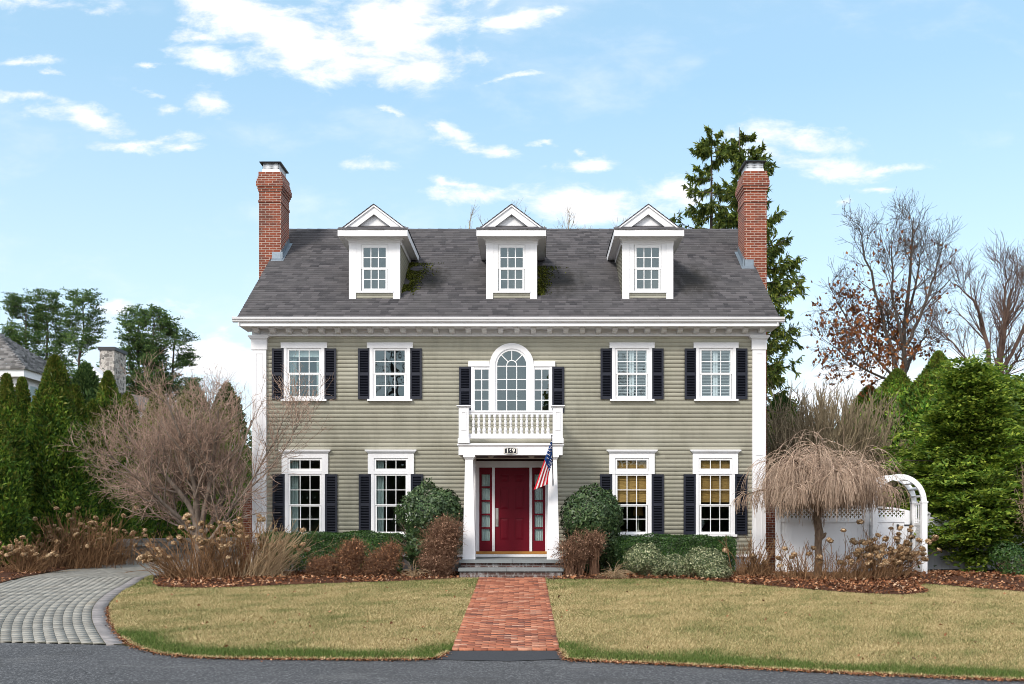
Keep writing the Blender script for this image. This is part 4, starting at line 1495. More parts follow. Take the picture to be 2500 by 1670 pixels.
    glass(dm, s0, s1, zm, zt, DY + 0.008, M['glass_up'])
    glass(dm, s0, s1, z0 + 0.01, zm - 0.015, DY + 0.02, M['glass_up'])
    mb = MB()
    mb.box(dc - 0.6, dc + 0.6, DY + 0.5, DY + 0.52, zbot, ztop)
    mb.build('room_partition', M['interior'], dm)

# ------------------------------------------------------------------ chimneys
for (cx0, cx1, cy0, cy1, ztop, sgn) in ((-7.637, -7.024, 27.45, 28.37, 11.63, -1), (5.823, 6.433, 27.0, 27.85, 11.49, 1)):
    mb = MB()
    e = 0.0
    mb.box(cx0, cx1, cy0, cy1, 3.0, ztop - 0.72)
    mb.box(cx0 - 0.018, cx1 + 0.018, cy0 - 0.018, cy1 + 0.018, ztop - 0.86, ztop - 0.79)
    for i, (za, zb_, ex_) in enumerate(((0.72, 0.55, 0.0), (0.55, 0.48, 0.02), (0.48, 0.41, 0.042), (0.41, 0.27, 0.065), (0.27, 0.20, 0.05), (0.20, 0.13, 0.03), (0.13, 0.0, 0.012))):
        mb.box(cx0 - ex_, cx1 + ex_, cy0 - ex_, cy1 + ex_, ztop - za, ztop - zb_)
    # broad base against the gable wall
    wall = X0 + 0.03 if sgn < 0 else X1 - 0.03
    a, b = (cx0 - 0.35, wall) if sgn < 0 else (wall, cx1 + 0.16)
    mb.frustum((min(a, b), max(a, b), cy0 - 0.35, cy1 + 0.35, 0.2), (min(a, b), max(a, b), cy0 - 0.35, cy1 + 0.35, 2.6))
    mb.frustum((min(a, b), max(a, b), cy0 - 0.35, cy1 + 0.35, 2.6), (cx0, cx1, cy0, cy1, 3.3))
    ch = mb.build('chimney', M['brick'], house)
    mb = MB()                                                                 # spark screen: base collar, bars
    c = (cx0 + cx1) / 2
    q0, q1, r0, r1 = cx0 + 0.07, cx1 - 0.06, cy0 + 0.07, cy1 - 0.07
    mb.frustum((q0 - 0.01, q1 + 0.01, r0 - 0.01, r1 + 0.01, ztop), (q0 + 0.01, q1 - 0.01, r0 + 0.01, r1 - 0.01, ztop + 0.10))
    for z in (ztop + 0.16, ztop + 0.21):
        for yy_ in (r0 + 0.012, r1 - 0.022):
            mb.box(q0 + 0.014, q1 - 0.014, yy_, yy_ + 0.01, z - 0.006, z + 0.006)
        for xx in (q0 + 0.012, q1 - 0.022):
            mb.box(xx, xx + 0.01, r0 + 0.014, r1 - 0.014, z - 0.006, z + 0.006)
    for i in range(15):
        s = i / 14
        for yy_ in (r0 + 0.010, r1 - 0.022):
            mb.box(q0 + 0.01 + (q1 - q0 - 0.034) * s, q0 + 0.024 + (q1 - q0 - 0.034) * s, yy_, yy_ + 0.013, ztop + 0.09, ztop + 0.265)
        for xx in (q0 + 0.010, q1 - 0.022):
            mb.box(xx, xx + 0.013, r0 + 0.01 + (r1 - r0 - 0.034) * s, r0 + 0.024 + (r1 - r0 - 0.034) * s, ztop + 0.09, ztop + 0.265)
    mb.build('spark_screen', M['galv'], ch)
    mb = MB()
    mb.frustum((q0 - 0.06, q1 + 0.05, r0 - 0.06, r1 + 0.05, ztop + 0.262), (q0 - 0.07, q1 + 0.06, r0 - 0.07, r1 + 0.06, ztop + 0.285))
    mb.frustum((q0 - 0.07, q1 + 0.06, r0 - 0.07, r1 + 0.06, ztop + 0.285), (q0, q1, r0, r1, ztop + 0.315))
    mb.build('chimney_cap', M['darkmetal'], ch)
    mb = MB()                                                                 # stepped flashing
    ins = cx1 if sgn < 0 else cx0
    edge = RX0 + 0.05 if sgn < 0 else RX1 - 0.05
    p, q = sorted((edge, ins + (-sgn) * 0.05))
    zc = roof_z(cy0)
    mb.prism([(cy0 - 0.012, zc + 0.20), (cy0 - 0.012, zc + 0.0), (cy0 - 0.14, roof_z(cy0 - 0.14) + 0.022), (cy0 - 0.13, roof_z(cy0 - 0.13) + 0.032), (cy0 - 0.02, zc + 0.03), (cy0 - 0.02, zc + 0.20)], 'x', p, q)
    n = 6
    for i in range(n):
        ya, yb_ = cy0 + (cy1 - cy0) * i / n, cy0 + (cy1 - cy0) * (i + 1) / n
        zt_ = roof_z(yb_) + 0.13
        x_a, x_b = sorted((ins, ins - sgn * 0.012))
        mb.prism([(ya - 0.02, roof_z(ya) - 0.01), (yb_, roof_z(yb_) - 0.01), (yb_, zt_), (ya - 0.02, zt_)], 'x', x_a, x_b)
    x_a, x_b = sorted((ins, ins - sgn * 0.10))
    mb.prism([(cy0 - 0.14, roof_z(cy0 - 0.14) + 0.018), (cy1, roof_z(cy1) + 0.018), (cy1, roof_z(cy1) + 0.026), (cy0 - 0.14, roof_z(cy0 - 0.14) + 0.026)], 'x', x_a, x_b)
    mb.build('flashing', M['lead'], ch)

# ------------------------------------------------------------------ entry porch
PX0, PX1 = wx(1119.5, 23.65), wx(1373.5, 23.65)
PZ0, PZ1 = 3.467, wz(1090, 23.65)
def ddz_(py): return wz(py, 25.34)
mb = MB()
mb.box(PX0, PX1, 23.65, 23.70, PZ0, PZ1)
mb.box(PX0, PX0 + 0.05, 23.70, WY - 0.016, PZ0, PZ1)
mb.box(PX1 - 0.05, PX1, 23.70, WY - 0.016, PZ0, PZ1)
mb.box(PX0 + 0.05, PX1 - 0.05, 23.70, 23.90, PZ0 + 0.004, PZ0 + 0.03)
for i, (e, za, zb_) in enumerate(((0.012, 1090, 1087.4), (0.035, 1087.4, 1084.6), (0.022, 1084.6, 1082.6))):
    mb.box(PX0 - e, PX1 + e, 23.65 - e, WY - 0.017, wz(za, 23.65), wz(zb_, 23.65))
mb.build('entablature', T, house)
mb = MB()
mb.box(PX0 + 0.06, PX1 - 0.06, 23.903, WY + 0.33, PZ0 + 0.006, PZ0 + 0.04)
mb.box(DOOR_X0 + 0.031, DOOR_X1 - 0.031, WY + 0.31, WY + 0.33, ddz_(1127) , PZ0 + 0.0055)
mb.build('porch_ceiling', M['maroon'], house)
mb = MB()
mb.box(DOOR_X0 - 0.1, DOOR_X1 + 0.1, 24.80, 24.84, PZ0 - 0.014, PZ0 + 0.0055)
mb.build('ceiling_moulding', M['creamplastic'], house)
for px in (1198.5, 1297.5):
    mb = MB()
    mb.lathe([(0.075, 0), (0.075, -0.012), (0.055, -0.02), (0.05, -0.012)], wx(px, 24.3), 24.3, PZ0 + 0.0055, 16)
    mb.build('recessed_light', M['creamplastic'], house)

# columns: square, tapering, panelled foot
for (t0, t1, b0, b1) in ((1135.5, 1154.5, 1129.3, 1160.3), (1339.5, 1359.5, 1335.0, 1366.0)):
    yc = 23.78
    d0 = 23.66
    mb = MB()
    xb0, xb1 = wx(b0, 23.64), wx(b1, 23.64)
    xt0, xt1 = wx(t0, d0), wx(t1, d0)
    wb, wt_ = (xb1 - xb0) / 2, (xt1 - xt0) / 2
    mb.frustum((xb0, xb1, yc - wb, yc + wb, 0.957), (xt0, xt1, yc - wt_, yc + wt_, PZ0 - 0.10))
    for e, za, zb_ in ((0.012, -0.10, -0.075), (0.03, -0.075, -0.05), (0.05, -0.05, -0.003)):
        mb.box(xt0 - e, xt1 + e, yc - wt_ - e, yc + wt_ + e, PZ0 + za, PZ0 + zb_)
    mb.build('porch_column', T, house)

# steps
mb = MB()
SX0, SX1 = wx(1120, 23.4), wx(1373.5, 23.4)
nst = 6
mb.box(SX0, SX1 - 1.2, 23.38, 24.2, 0.88, 0.955)
mb.box(SX1 - 1.194, SX1, 23.38, 24.2, 0.88, 0.955)
mb.box(SX0, SX1, 24.205, WY + 0.30, 0.88, 0.955)
lx0, lx1 = wx(1119, 23.05), wx(1375.5, 23.05)
mb.box(lx0, (lx0 + lx1) / 2 - 0.1, 23.03, 23.44, 0.70, 0.775)
mb.box((lx0 + lx1) / 2 - 0.094, lx1, 23.03, 23.44, 0.70, 0.775)
st_ = mb.build('porch_step', M['stone'], house)
mb = MB()
mb.box(SX0 + 0.04, SX1 - 0.04, 23.45, WY + 0.01, 0.3, 0.879)
mb.box(lx0 + 0.03, lx1 - 0.03, 23.08, 23.449, 0.3, 0.699)
mb.build('brick_riser', M['stepbrick'], st_)

# door unit, set back in the opening
DYd = 25.34
def ddx(px): return wx(px, DYd)
def ddz(py): return wz(py, DYd)
mb = MB()
mb.box(ddx(1140), ddx(1360), DYd - 0.03, DYd + 0.05, ddz(1141.4), ddz(1127))                 # head casing
mb.box(ddx(1152), ddx(1346), DYd - 0.045, DYd - 0.03, ddz(1128.5), ddz(1126))
for p, q in ((1150, 1170), (1331, 1350)):
    mb.box(ddx(p), ddx(q), DYd - 0.03, DYd + 0.05, 0.957, ddz(1141.4))
for p, q in ((1201.5, 1208), (1292.6, 1299)):
    mb.box(ddx(p), ddx(q), DYd - 0.03, DYd + 0.05, ddz(1346), ddz(1141.4))
mb.box(ddx(1160), ddx(1340), DYd - 0.035, DYd + 0.06, 0.957, ddz(1352.4))
for xx, s in ((DOOR_X0, 1), (DOOR_X1, -1)):                                  # plain jamb returns
    x_a, x_b = sorted((xx, xx + s * 0.03))
    mb.box(x_a, x_b, WY - 0.03, DYd + 0.02, 0.957, PZ0 + 0.005)
mb.build('door_frame', T, house)
mb = MB()
mb.box(ddx(1160), ddx(1340), DYd - 0.06, DYd + 0.04, ddz(1352.3), ddz(1346))
mb.build('door_sill', M['oak'], house)


def panel_door(x0, x1, z0, z1, y, panels):
    """slab with sunk frames and raised fields"""
    mb = MB()
    mb.box(x0, x1, y + 0.016, y + 0.045, z0, z1)
    xsx = sorted({x0, x1} | {v for p in panels for v in p[:2]})
    # stiles/rails = slab front minus the panels
    zs = sorted({z0, z1} | {v for p in panels for v in p[2:]})
    for i in range(len(xsx) - 1):
        for j in range(len(zs) - 1):
            cx_, cz_ = (xsx[i] + xsx[i + 1]) / 2, (zs[j] + zs[j + 1]) / 2
            if not any(p[0] < cx_ < p[1] and p[2] < cz_ < p[3] for p in panels):
                mb.box(xsx[i], xsx[i + 1], y, y + 0.0155, zs[j], zs[j + 1])
    for p in panels:
        g_ = 0.018
        e = 0.05
        a, b, c_, d = p[0] + g_, p[1] - g_, p[2] + g_, p[3] - g_
        yy0, yy1 = y + 0.015, y + 0.003
        v = [(a, yy0, c_), (b, yy0, c_), (b, yy0, d), (a, yy0, d), (a + e, yy1, c_ + e), (b - e, yy1, c_ + e), (b - e, yy1, d - e), (a + e, yy1, d - e)]
        mb.add(v, [(0, 1, 5, 4), (1, 2, 6, 5), (2, 3, 7, 6), (3, 0, 4, 7), (4, 5, 6, 7)])
    return mb


def dp(zx, zy): return ddx(1100 + zx / 4.48), ddz(1070 + zy / 4.48)


panels = []
for (xa_, xb_) in ((541, 640), (700, 803)):
    for (za_, zb_) in ((398, 480), (540, 780), (872, 1115)):
        p0, p1 = dp(xa_, zb_), dp(xb_, za_)
        panels.append((p0[0], p1[0], p0[1], p1[1]))
door = panel_door(ddx(1208), ddx(1292.6), ddz(1345.9), ddz(1142), DYd, panels).build('door', M['red'], house)
mb = MB()
a, b = dp(492, 965), dp(523, 764)
mb.box(a[0], b[0], DYd - 0.012, DYd, a[1], b[1])
mb.tube(((a[0] + b[0]) / 2, DYd - 0.06, a[1] + 0.06), ((a[0] + b[0]) / 2, DYd - 0.06, a[1] + 0.20), 0.011)
mb.tube(((a[0] + b[0]) / 2, DYd - 0.012, a[1] + 0.06), ((a[0] + b[0]) / 2, DYd - 0.06, a[1] + 0.06), 0.010)
mb.tube(((a[0] + b[0]) / 2, DYd - 0.012, a[1] + 0.20), ((a[0] + b[0]) / 2, DYd - 0.06, a[1] + 0.20), 0.010)
mb.tube(((a[0] + b[0]) / 2, DYd - 0.012, b[1] - 0.06), ((a[0] + b[0]) / 2, DYd - 0.03, b[1] - 0.06), 0.022, 12)
mb.build('handle', M['steel'], door)
for (fx0, fx1, gx0, gx1) in ((1170, 1201.5, 340, 430), (1299, 1331, 918, 1008)):
    x0_, x1_ = ddx(fx0), ddx(fx1)
    g0, g1 = dp(gx0, 0)[0], dp(gx1, 0)[0]
    zr = [dp(0, v)[1] for v in (395, 525, 543, 675, 693, 823, 842, 972, 990, 1120)]
    z0_, z1_ = ddz(1346), ddz(1141.5)
    mb = MB()
    mb.box(x0_, g0, DYd, DYd + 0.04, z0_, z1_)
    mb.box(g1, x1_, DYd, DYd + 0.04, z0_, z1_)
    mb.box(g0, g1, DYd + 0.001, DYd + 0.04, zr[0], z1_)
    mb.box(g0, g1, DYd + 0.001, DYd + 0.04, z0_, zr[9])
    for i in (1, 3, 5, 7):
        mb.box(g0, g1, DYd + 0.004, DYd + 0.038, zr[i + 1], zr[i])
    sl_ = mb.build('sidelight', M['red'], house)
    glass(sl_, g0, g1, zr[9], zr[0], DYd + 0.025, M['glass'])
    cloth(sl_, 'curtain', g0 - 0.02, g1 + 0.02, zr[9] - 0.1, zr[0] + 0.1, DYd + 0.075, M['sheer'], 5, 0.014)

# balustrade
BY = 23.72
def bx_(px): return wx(px, BY)
def bz(py): return wz(py, BY)
mb = MB()
zpt = wz(1082.4, 23.65) + 0.002
for p, q in ((1145.2, 1349.6),):
    mb.box(bx_(p), bx_(q), BY - 0.045, BY + 0.045, bz(1006.5), bz(1002.7))
    mb.box(bx_(p), bx_(q), BY - 0.032, BY + 0.032, bz(1012.3), bz(1006.5))
    n = 12                                                                    # bottom rail, sagging slightly in the middle
    for i in range(n):
        xa_, xb_ = bx_(p) + (bx_(q) - bx_(p)) * i / n, bx_(p) + (bx_(q) - bx_(p)) * (i + 1) / n
        mb.box(xa_, xb_, BY - 0.04, BY + 0.04, bz(1070.6), bz(1059))
for xx in (bx_(1132.8), bx_(1361.4)):                                         # side rails back to the wall
    mb.box(xx - 0.045, xx + 0.045, BY + 0.11, WY - 0.017, bz(1006.5), bz(1002.7))
    mb.box(xx - 0.032, xx + 0.032, BY + 0.11, WY - 0.017, bz(1012.3), bz(1006.5))
    mb.box(xx - 0.04, xx + 0.04, BY + 0.11, WY - 0.017, bz(1070.6), bz(1059))
bal = mb.build('balustrade', T, house)
hb = bz(1012.3) - bz(1059)
def L_(z): return z * hb
prof = [(0.036, 0), (0.036, L_(.06)), (0.030, L_(.07)), (0.034, L_(.10)), (0.042, L_(.17)), (0.041, L_(.22)), (0.030, L_(.30)), (0.019, L_(.36)), (0.018, L_(.38)), (0.030, L_(.40)), (0.030, L_(.43)), (0.020, L_(.45)),
        (0.030, L_(.53)), (0.034, L_(.60)), (0.029, L_(.67)), (0.020, L_(.73)), (0.018, L_(.75)), (0.027, L_(.77)), (0.027, L_(.80)), (0.022, L_(.82)), (0.036, L_(.87)), (0.038, L_(.93)), (0.038, L_(1.0))]
mb = MB()
mb.lathe([(r * 1.05, z) for r, z in prof], 0, 0, 0, 12)
bme = mb.mesh('baluster', T)
for i in range(15):
    inst(bme, 'baluster', bal, (bx_(1156 + 13.0 * i), BY, bz(1059)))
for xx in (bx_(1132.8), bx_(1361.4)):
    for i in range(6):
        inst(bme, 'baluster', bal, (xx, BY + 0.25 + i * 0.16, bz(1059)))
for c in (1132.8, 1361.4):
    mb = MB()
    x = bx_(c)
    h = 0.119
    zt_ = bz(995.2)
    mb.box(x - h, x + h, BY - h, BY + h, zpt + 0.12, zt_)
    mb.box(x - h - 0.02, x + h + 0.02, BY - h - 0.02, BY + h + 0.02, zpt, zpt + 0.121)
    for e, a, b in ((0.015, 995.2, 994.4), (0.035, 994.4, 993.2), (0.05, 993.2, 991)):
        mb.box(x - h - e, x + h + e, BY - h - e, BY + h + e, bz(a), bz(b))
    fw = 0.018
    xa_, xb_, za_, zb_ = x - 0.06, x + 0.06, bz(1052), bz(1006)
    mb.box(xa_, xa_ + fw, BY - h - 0.010, BY - h, za_, zb_)
    mb.box(xb_ - fw, xb_, BY - h - 0.010, BY - h, za_, zb_)
    mb.box(xa_ + fw, xb_ - fw, BY - h - 0.010, BY - h, zb_ - fw, zb_)
    mb.box(xa_ + fw, xb_ - fw, BY - h - 0.010, BY - h, za_, za_ + fw)
    mb.build('balcony_post', T, bal)

# house number plate
nx, nz = wx(1246.3, 23.62), wz(1100.5, 23.62)
def plate(w, h, bow):
    pts = []
    for s in np.linspace(-1, 1, 11): pts.append((nx + s * w, nz - h - bow * (1 - s * s)))
    for s in np.linspace(1, -1, 11): pts.append((nx + s * w, nz + h + bow * (1 - s * s)))
    return pts
mb = MB()
mb.prism(plate(0.158, 0.066, 0.016), 'y', 23.632, 23.6495, 0)
mb.prism(plate(0.154, 0.062, 0.016), 'y', 23.629, 23.6319, 1)
mb.prism(plate(0.138, 0.051, 0.015), 'y', 23.626, 23.6289, 0)
num = mb.build('house_number', [M['black'], M['creamplastic']], house)
cu = bpy.data.curves.new('digits', 'FONT')
cu.body = '169'
cu.size = 0.13
cu.offset = 0.0055
cu.space_character = 1.12
cu.align_x = 'CENTER'
cu.align_y = 'CENTER'
cu.extrude = 0.002
cu.materials.append(M['creamplastic'])
tmp = bpy.data.objects.new('digits_curve', cu)
COL.objects.link(tmp)
bpy.context.view_layer.update()
dme = bpy.data.meshes.new_from_object(tmp.evaluated_get(bpy.context.evaluated_depsgraph_get()))
bpy.data.objects.remove(tmp)
inst(dme, 'digits', num, (nx, 23.623, nz), (R(90), 0, 0))

# ------------------------------------------------------------------ flag on the right-hand column
fo = empty('flag', (wx(1350, 23.5), 23.52, wz(1181, 23.5)), 'small striped national flag hanging from a slanted pole on the right porch column', 'flag')
p0 = Vector((wx(1350.3, 23.5), 23.55, wz(1180, 23.5)))
p1 = Vector((wx(1347.2, 22.9), 22.9, wz(1066, 22.9)))
mb = MB()
mb.tube(p0, p1, 0.011, 8)
mb.lathe([(0.0, 0.05), (0.014, 0.045), (0.018, 0.03), (0.012, 0.01), (0.010, 0.0)][::-1], p1.x, p1.y, p1.z - 0.01, 8)
mb.build('pole', M['darkmetal'], fo)
mb = MB()
mb.box(p0.x - 0.022, p0.x + 0.022, p0.y + 0.005, p0.y + 0.035, p0.z - 0.07, p0.z + 0.05)
mb.tube(p0 - Vector((0, 0.0, 0.02)), p0 + (p1 - p0) * 0.10, 0.019, 8)
mb.build('bracket', M['galv'], fo)
# cloth: hoist along the pole, fly hanging down in folds; 13 stripes, canton near the top of the pole
NS, NU = 13, 26
hoA, hoB = p1 + (p0 - p1) * 0.04, p1 + (p0 - p1) * 0.56
fly_end = [(1305, 1197), (1332, 1184)]
eA = Vector((wx(1303, 23.3), 23.32, wz(1196, 23.3)))
eB = Vector((wx(1337, 23.2), 23.25, wz(1182, 23.2)))
V, F, MI = [], [], []
for j in range(NS + 1):
    t = j / 7 if j <= 7 else 1 - (j - 7) / 6 * 0.8               # the lower half is folded behind
    top = hoA + (hoB - hoA) * t
    end = eA + (eB - eA) * t
    for i in range(NU + 1):
        u = i / NU
        # the cloth falls away from the pole first, then straight down
        tf = t
        top = hoA + (hoB - hoA) * tf
        end = eA + (eB - eA) * tf
        q = top.lerp(end, u)
        bel = math.sin(math.pi * u)
        q = q + Vector((0.05 * bel * (1 - t) * 0.6 - 0.02 * bel, 0.035 * math.cos(2 * math.pi * 2.5 * t) * (0.3 + u) + (0.07 if j > 7 else 0), 0.02 * bel))
        V.append(q)
fl_mesh = MB()
fl_mesh.v = [tuple(v) for v in V]
for j in range(NS):
    for i in range(NU):
        a = j * (NU + 1) + i
        canton = (i / NU < 0.40) and j < 7
        fl_mesh.f.append((a, a + 1, a + NU + 2, a + NU + 1))
        fl_mesh.m.append(2 if canton else (0 if j % 2 == 0 else 1))
# stars in the canton
for r in range(6):
    for c_ in range(5):
        t = (r + 0.6) / 6.3
        u = (c_ + 0.5 + 0.25 * (r % 2)) / 5.5 * 0.36
        j, i = t * 7, u * NU
        ji, ii = int(j), int(i)
        q = V[ji * (NU + 1) + ii].lerp(V[(ji + 1) * (NU + 1) + ii + 1], 0.5) + Vector((0, -0.008, 0))
        pts = []
        for k in range(10):
            rr_ = 0.017 if k % 2 == 0 else 0.007
            pts.append((q.x + rr_ * math.sin(k * math.pi / 5), q.y, q.z + rr_ * math.cos(k * math.pi / 5)))
        fl_mesh.add(pts, [tuple(range(10))], 1)
fl = fl_mesh.build('cloth', [M['flagred'], M['flagwhite'], M['flagblue']], fo, smooth=True)

# lamps on tables just inside the right-hand windows
lx = fx(1566)
la = empty('table_lamp', (lx, 25.75, 1.6), 'table lamp with tan drum shade standing behind the window beside the round evergreen bush', 'lamp')
mb = MB(); mb.lathe([(0.14, 2.02 - 1.6), (0.105, 2.33 - 1.6)], lx, 25.75, 1.6, 20); mb.build('lamp_shade', M['tanshade'], la)
mb = MB(); mb.lathe([(0.07, 0), (0.07, 0.02), (0.018, 0.05), (0.014, 0.42)], lx, 25.75, 1.6, 12); mb.build('stem', M['creamplastic'], la)
lx = fx(1722)
la = empty('table_lamp', (lx, 25.8, 1.6), 'pale porcelain jar lamp standing behind the last ground floor window', 'lamp')
mb = MB(); mb.lathe([(0.06, 0), (0.075, 0.03), (0.05, 0.06), (0.12, 0.2), (0.11, 0.3), (0.05, 0.36), (0.02, 0.40)], lx, 25.8, 1.6, 16); mb.build('jar', M['porcelain'], la)
for xx, lb in ((fx(1566), 'small dark wooden side table under the tan shaded lamp'), (fx(1722), 'small dark wooden side table under the porcelain jar lamp')):
    tb = empty('side_table', (xx, 25.8, 1.08), lb, 'table')
    mb = MB(); mb.box(xx - 0.3, xx + 0.3, 25.5, 26.1, 1.56, 1.595); mb.build('table_top', M['cherrybark'], tb)
    for sx_ in (-1, 1):
        for sy_ in (-1, 1):
            mb = MB(); mb.frustum((xx + sx_ * 0.25 - 0.015, xx + sx_ * 0.25 + 0.015, 25.8 + sy_ * 0.25 - 0.015, 25.8 + sy_ * 0.25 + 0.015, 1.08), (xx + sx_ * 0.25 - 0.025, xx + sx_ * 0.25 + 0.025, 25.8 + sy_ * 0.25 - 0.025, 25.8 + sy_ * 0.25 + 0.025, 1.559)); mb.build('leg', M['cherrybark'], tb)

# ================================================================== PLANTS


def conifer_column(label, px, py_top, d, rad, base_z, nleaf, mats, name='arborvitae', group='arborvitae hedge along the left boundary', seed=1, sharp=0.75, size=(0.11, 0.045), cat='hedge tree', hfac=1.0):
    rg = np.random.default_rng(seed)
    x = wx(px, d)
    H = wz(py_top, d) - base_z
    o = empty(name, (x, d, base_z), label, cat, group)
    mb = MB()
    mb.lathe([(0.09, 0), (0.07, H * 0.4), (0.02, H * 0.92)], x, d, base_z, 8)
    mb.build('trunk', M['darkbark'], o)
    t = rg.uniform(0, 1, nleaf) ** 0.85
    a = rg.uniform(0, 2 * math.pi, nleaf)
    front = rg.uniform(0, 1, nleaf) < 0.45                     # a little denser towards the open side
    a = np.where(front, -math.pi / 2 + rg.normal(size=nleaf) * 0.9, a)
    prof = np.minimum(1, (1 - t) ** sharp * 1.42) * np.minimum(1, 0.72 + 2.5 * t)
    q = np.stack([np.cos(a) * 2.2, np.sin(a) * 2.2, t * H * 1.6], 1)
    lp = lump(q, rg, 2.2, 8)
    dep = rg.uniform(0, 1, nleaf) ** 2.2
    r = rad * prof * (1 + 0.34 * lp) * (1 - 0.42 * dep + 0.07 * np.abs(rg.normal(size=nleaf))) + 0.02
    P = np.stack([x + r * np.cos(a), d + r * np.sin(a), base_z + t * H], 1)
    out = np.stack([np.cos(a), np.sin(a), np.zeros(nleaf)], 1)
    U = out * 0.55 + np.array([0, 0, 1.0]) * rg.uniform(0.3, 1.1, (nleaf, 1)) + 0.4 * rg.normal(size=(nleaf, 3))
    L = size[0] * rg.uniform(0.7, 1.5, nleaf)
    W = size[1] * rg.uniform(0.7, 1.4, nleaf)
    V, F = leaf_quads(P, U, L, W, rg, None)
    mesh_np('crown', V, F, mats[0], o)
    if len(mats) > 1:
        n2 = nleaf // 12
        k = rg.choice(nleaf, n2, p=(t ** 2 * (dep < 0.4) + 1e-6) / (t ** 2 * (dep < 0.4) + 1e-6).sum())
        V, F = leaf_quads(P[k] + out[k] * 0.03, U[k], L[k] * 1.1, W[k], rg, None)
        mesh_np('young_growth', V, F, mats[1], o)
    return o


AR = [
    # label, px, py_top, depth, radius, base, leaves
    ('arborvitae cut by the left edge of the photo, lowest and nearest of the hedge', -14, 1012, 26.0, 0.72, 0.75, 15000),
    ('slim arborvitae second from the left edge of the photo, narrow pointed top', 17, 915, 28.5, 0.60, 0.85, 14000),
    ('slim arborvitae wedged beside the broadest tallest arborvitae, on its left', 54, 924, 30.5, 0.56, 0.95, 12000),
    ('broadest and tallest arborvitae of the left hedge, full rounded cone', 134, 870, 30.0, 1.02, 1.0, 26000),
    ('arborvitae just right of the broadest one, yellowish tip below the neighbour roof', 184, 941, 31.5, 0.70, 1.0, 14000),
    ('dark arborvitae behind the left tips of the bare maple, under the lower shake roof', 228, 978, 33.0, 0.78, 1.0, 12000),
    ('arborvitae with golden top below the stone chimney', 265, 908, 35.0, 0.95, 1.0, 13000),
    ('arborvitae behind the bare maple, right below the stone chimney shoulder', 312, 960, 37.0, 1.0, 1.0, 13000),
    ('arborvitae behind the middle of the bare maple crown', 385, 955, 39.0, 1.3, 0.95, 13000),
    ('arborvitae behind the right half of the bare maple crown', 452, 965, 41.0, 1.4, 0.9, 13000),
    ('last arborvitae of the left hedge, beside the house corner', 540, 985, 44.0, 1.6, 0.8, 14000),
]
for i, (lb, px, pt, d, rad, bz0, nl) in enumerate(AR):
    conifer_column(lb, px, pt, d, rad, bz0, nl, (M['arb'], M['arbtip']), seed=40 + i, size=(0.125 + 0.002 * (d - 26), 0.052 + 0.001 * (d - 26)))

# big evergreens to the right of the house
conifer_column('tallest arborvitae right of the house, rounded dark green cone before the bare tree', 2290, 862, 33.0, 2.7, 0.5, 38000, (M['arbright'], M['arbtip']), group='evergreens right of the house', seed=71, sharp=0.92, size=(0.17, 0.08))
conifer_column('middle arborvitae right of the house, behind the white arbor', 2190, 905, 35.5, 2.9, 0.5, 36000, (M['arbright'], M['arbtip']), group='evergreens right of the house', seed=72, sharp=0.85, size=(0.17, 0.08))
conifer_column('arborvitae just right of the twiggy vase shaped shrub', 2122, 945, 38.0, 2.5, 0.5, 20000, (M['arbright'], M['arbtip']), group='evergreens right of the house', seed=73, sharp=0.85, size=(0.17, 0.08))
conifer_column('thin dark evergreen spire between the rounded arborvitae and the bare tree', 2378, 878, 36.0, 0.95, 0.5, 4200, (M['spruce'],), name='young_spruce', group='evergreens right of the house', seed=74, sharp=1.0, size=(0.22, 0.08), cat='tree')


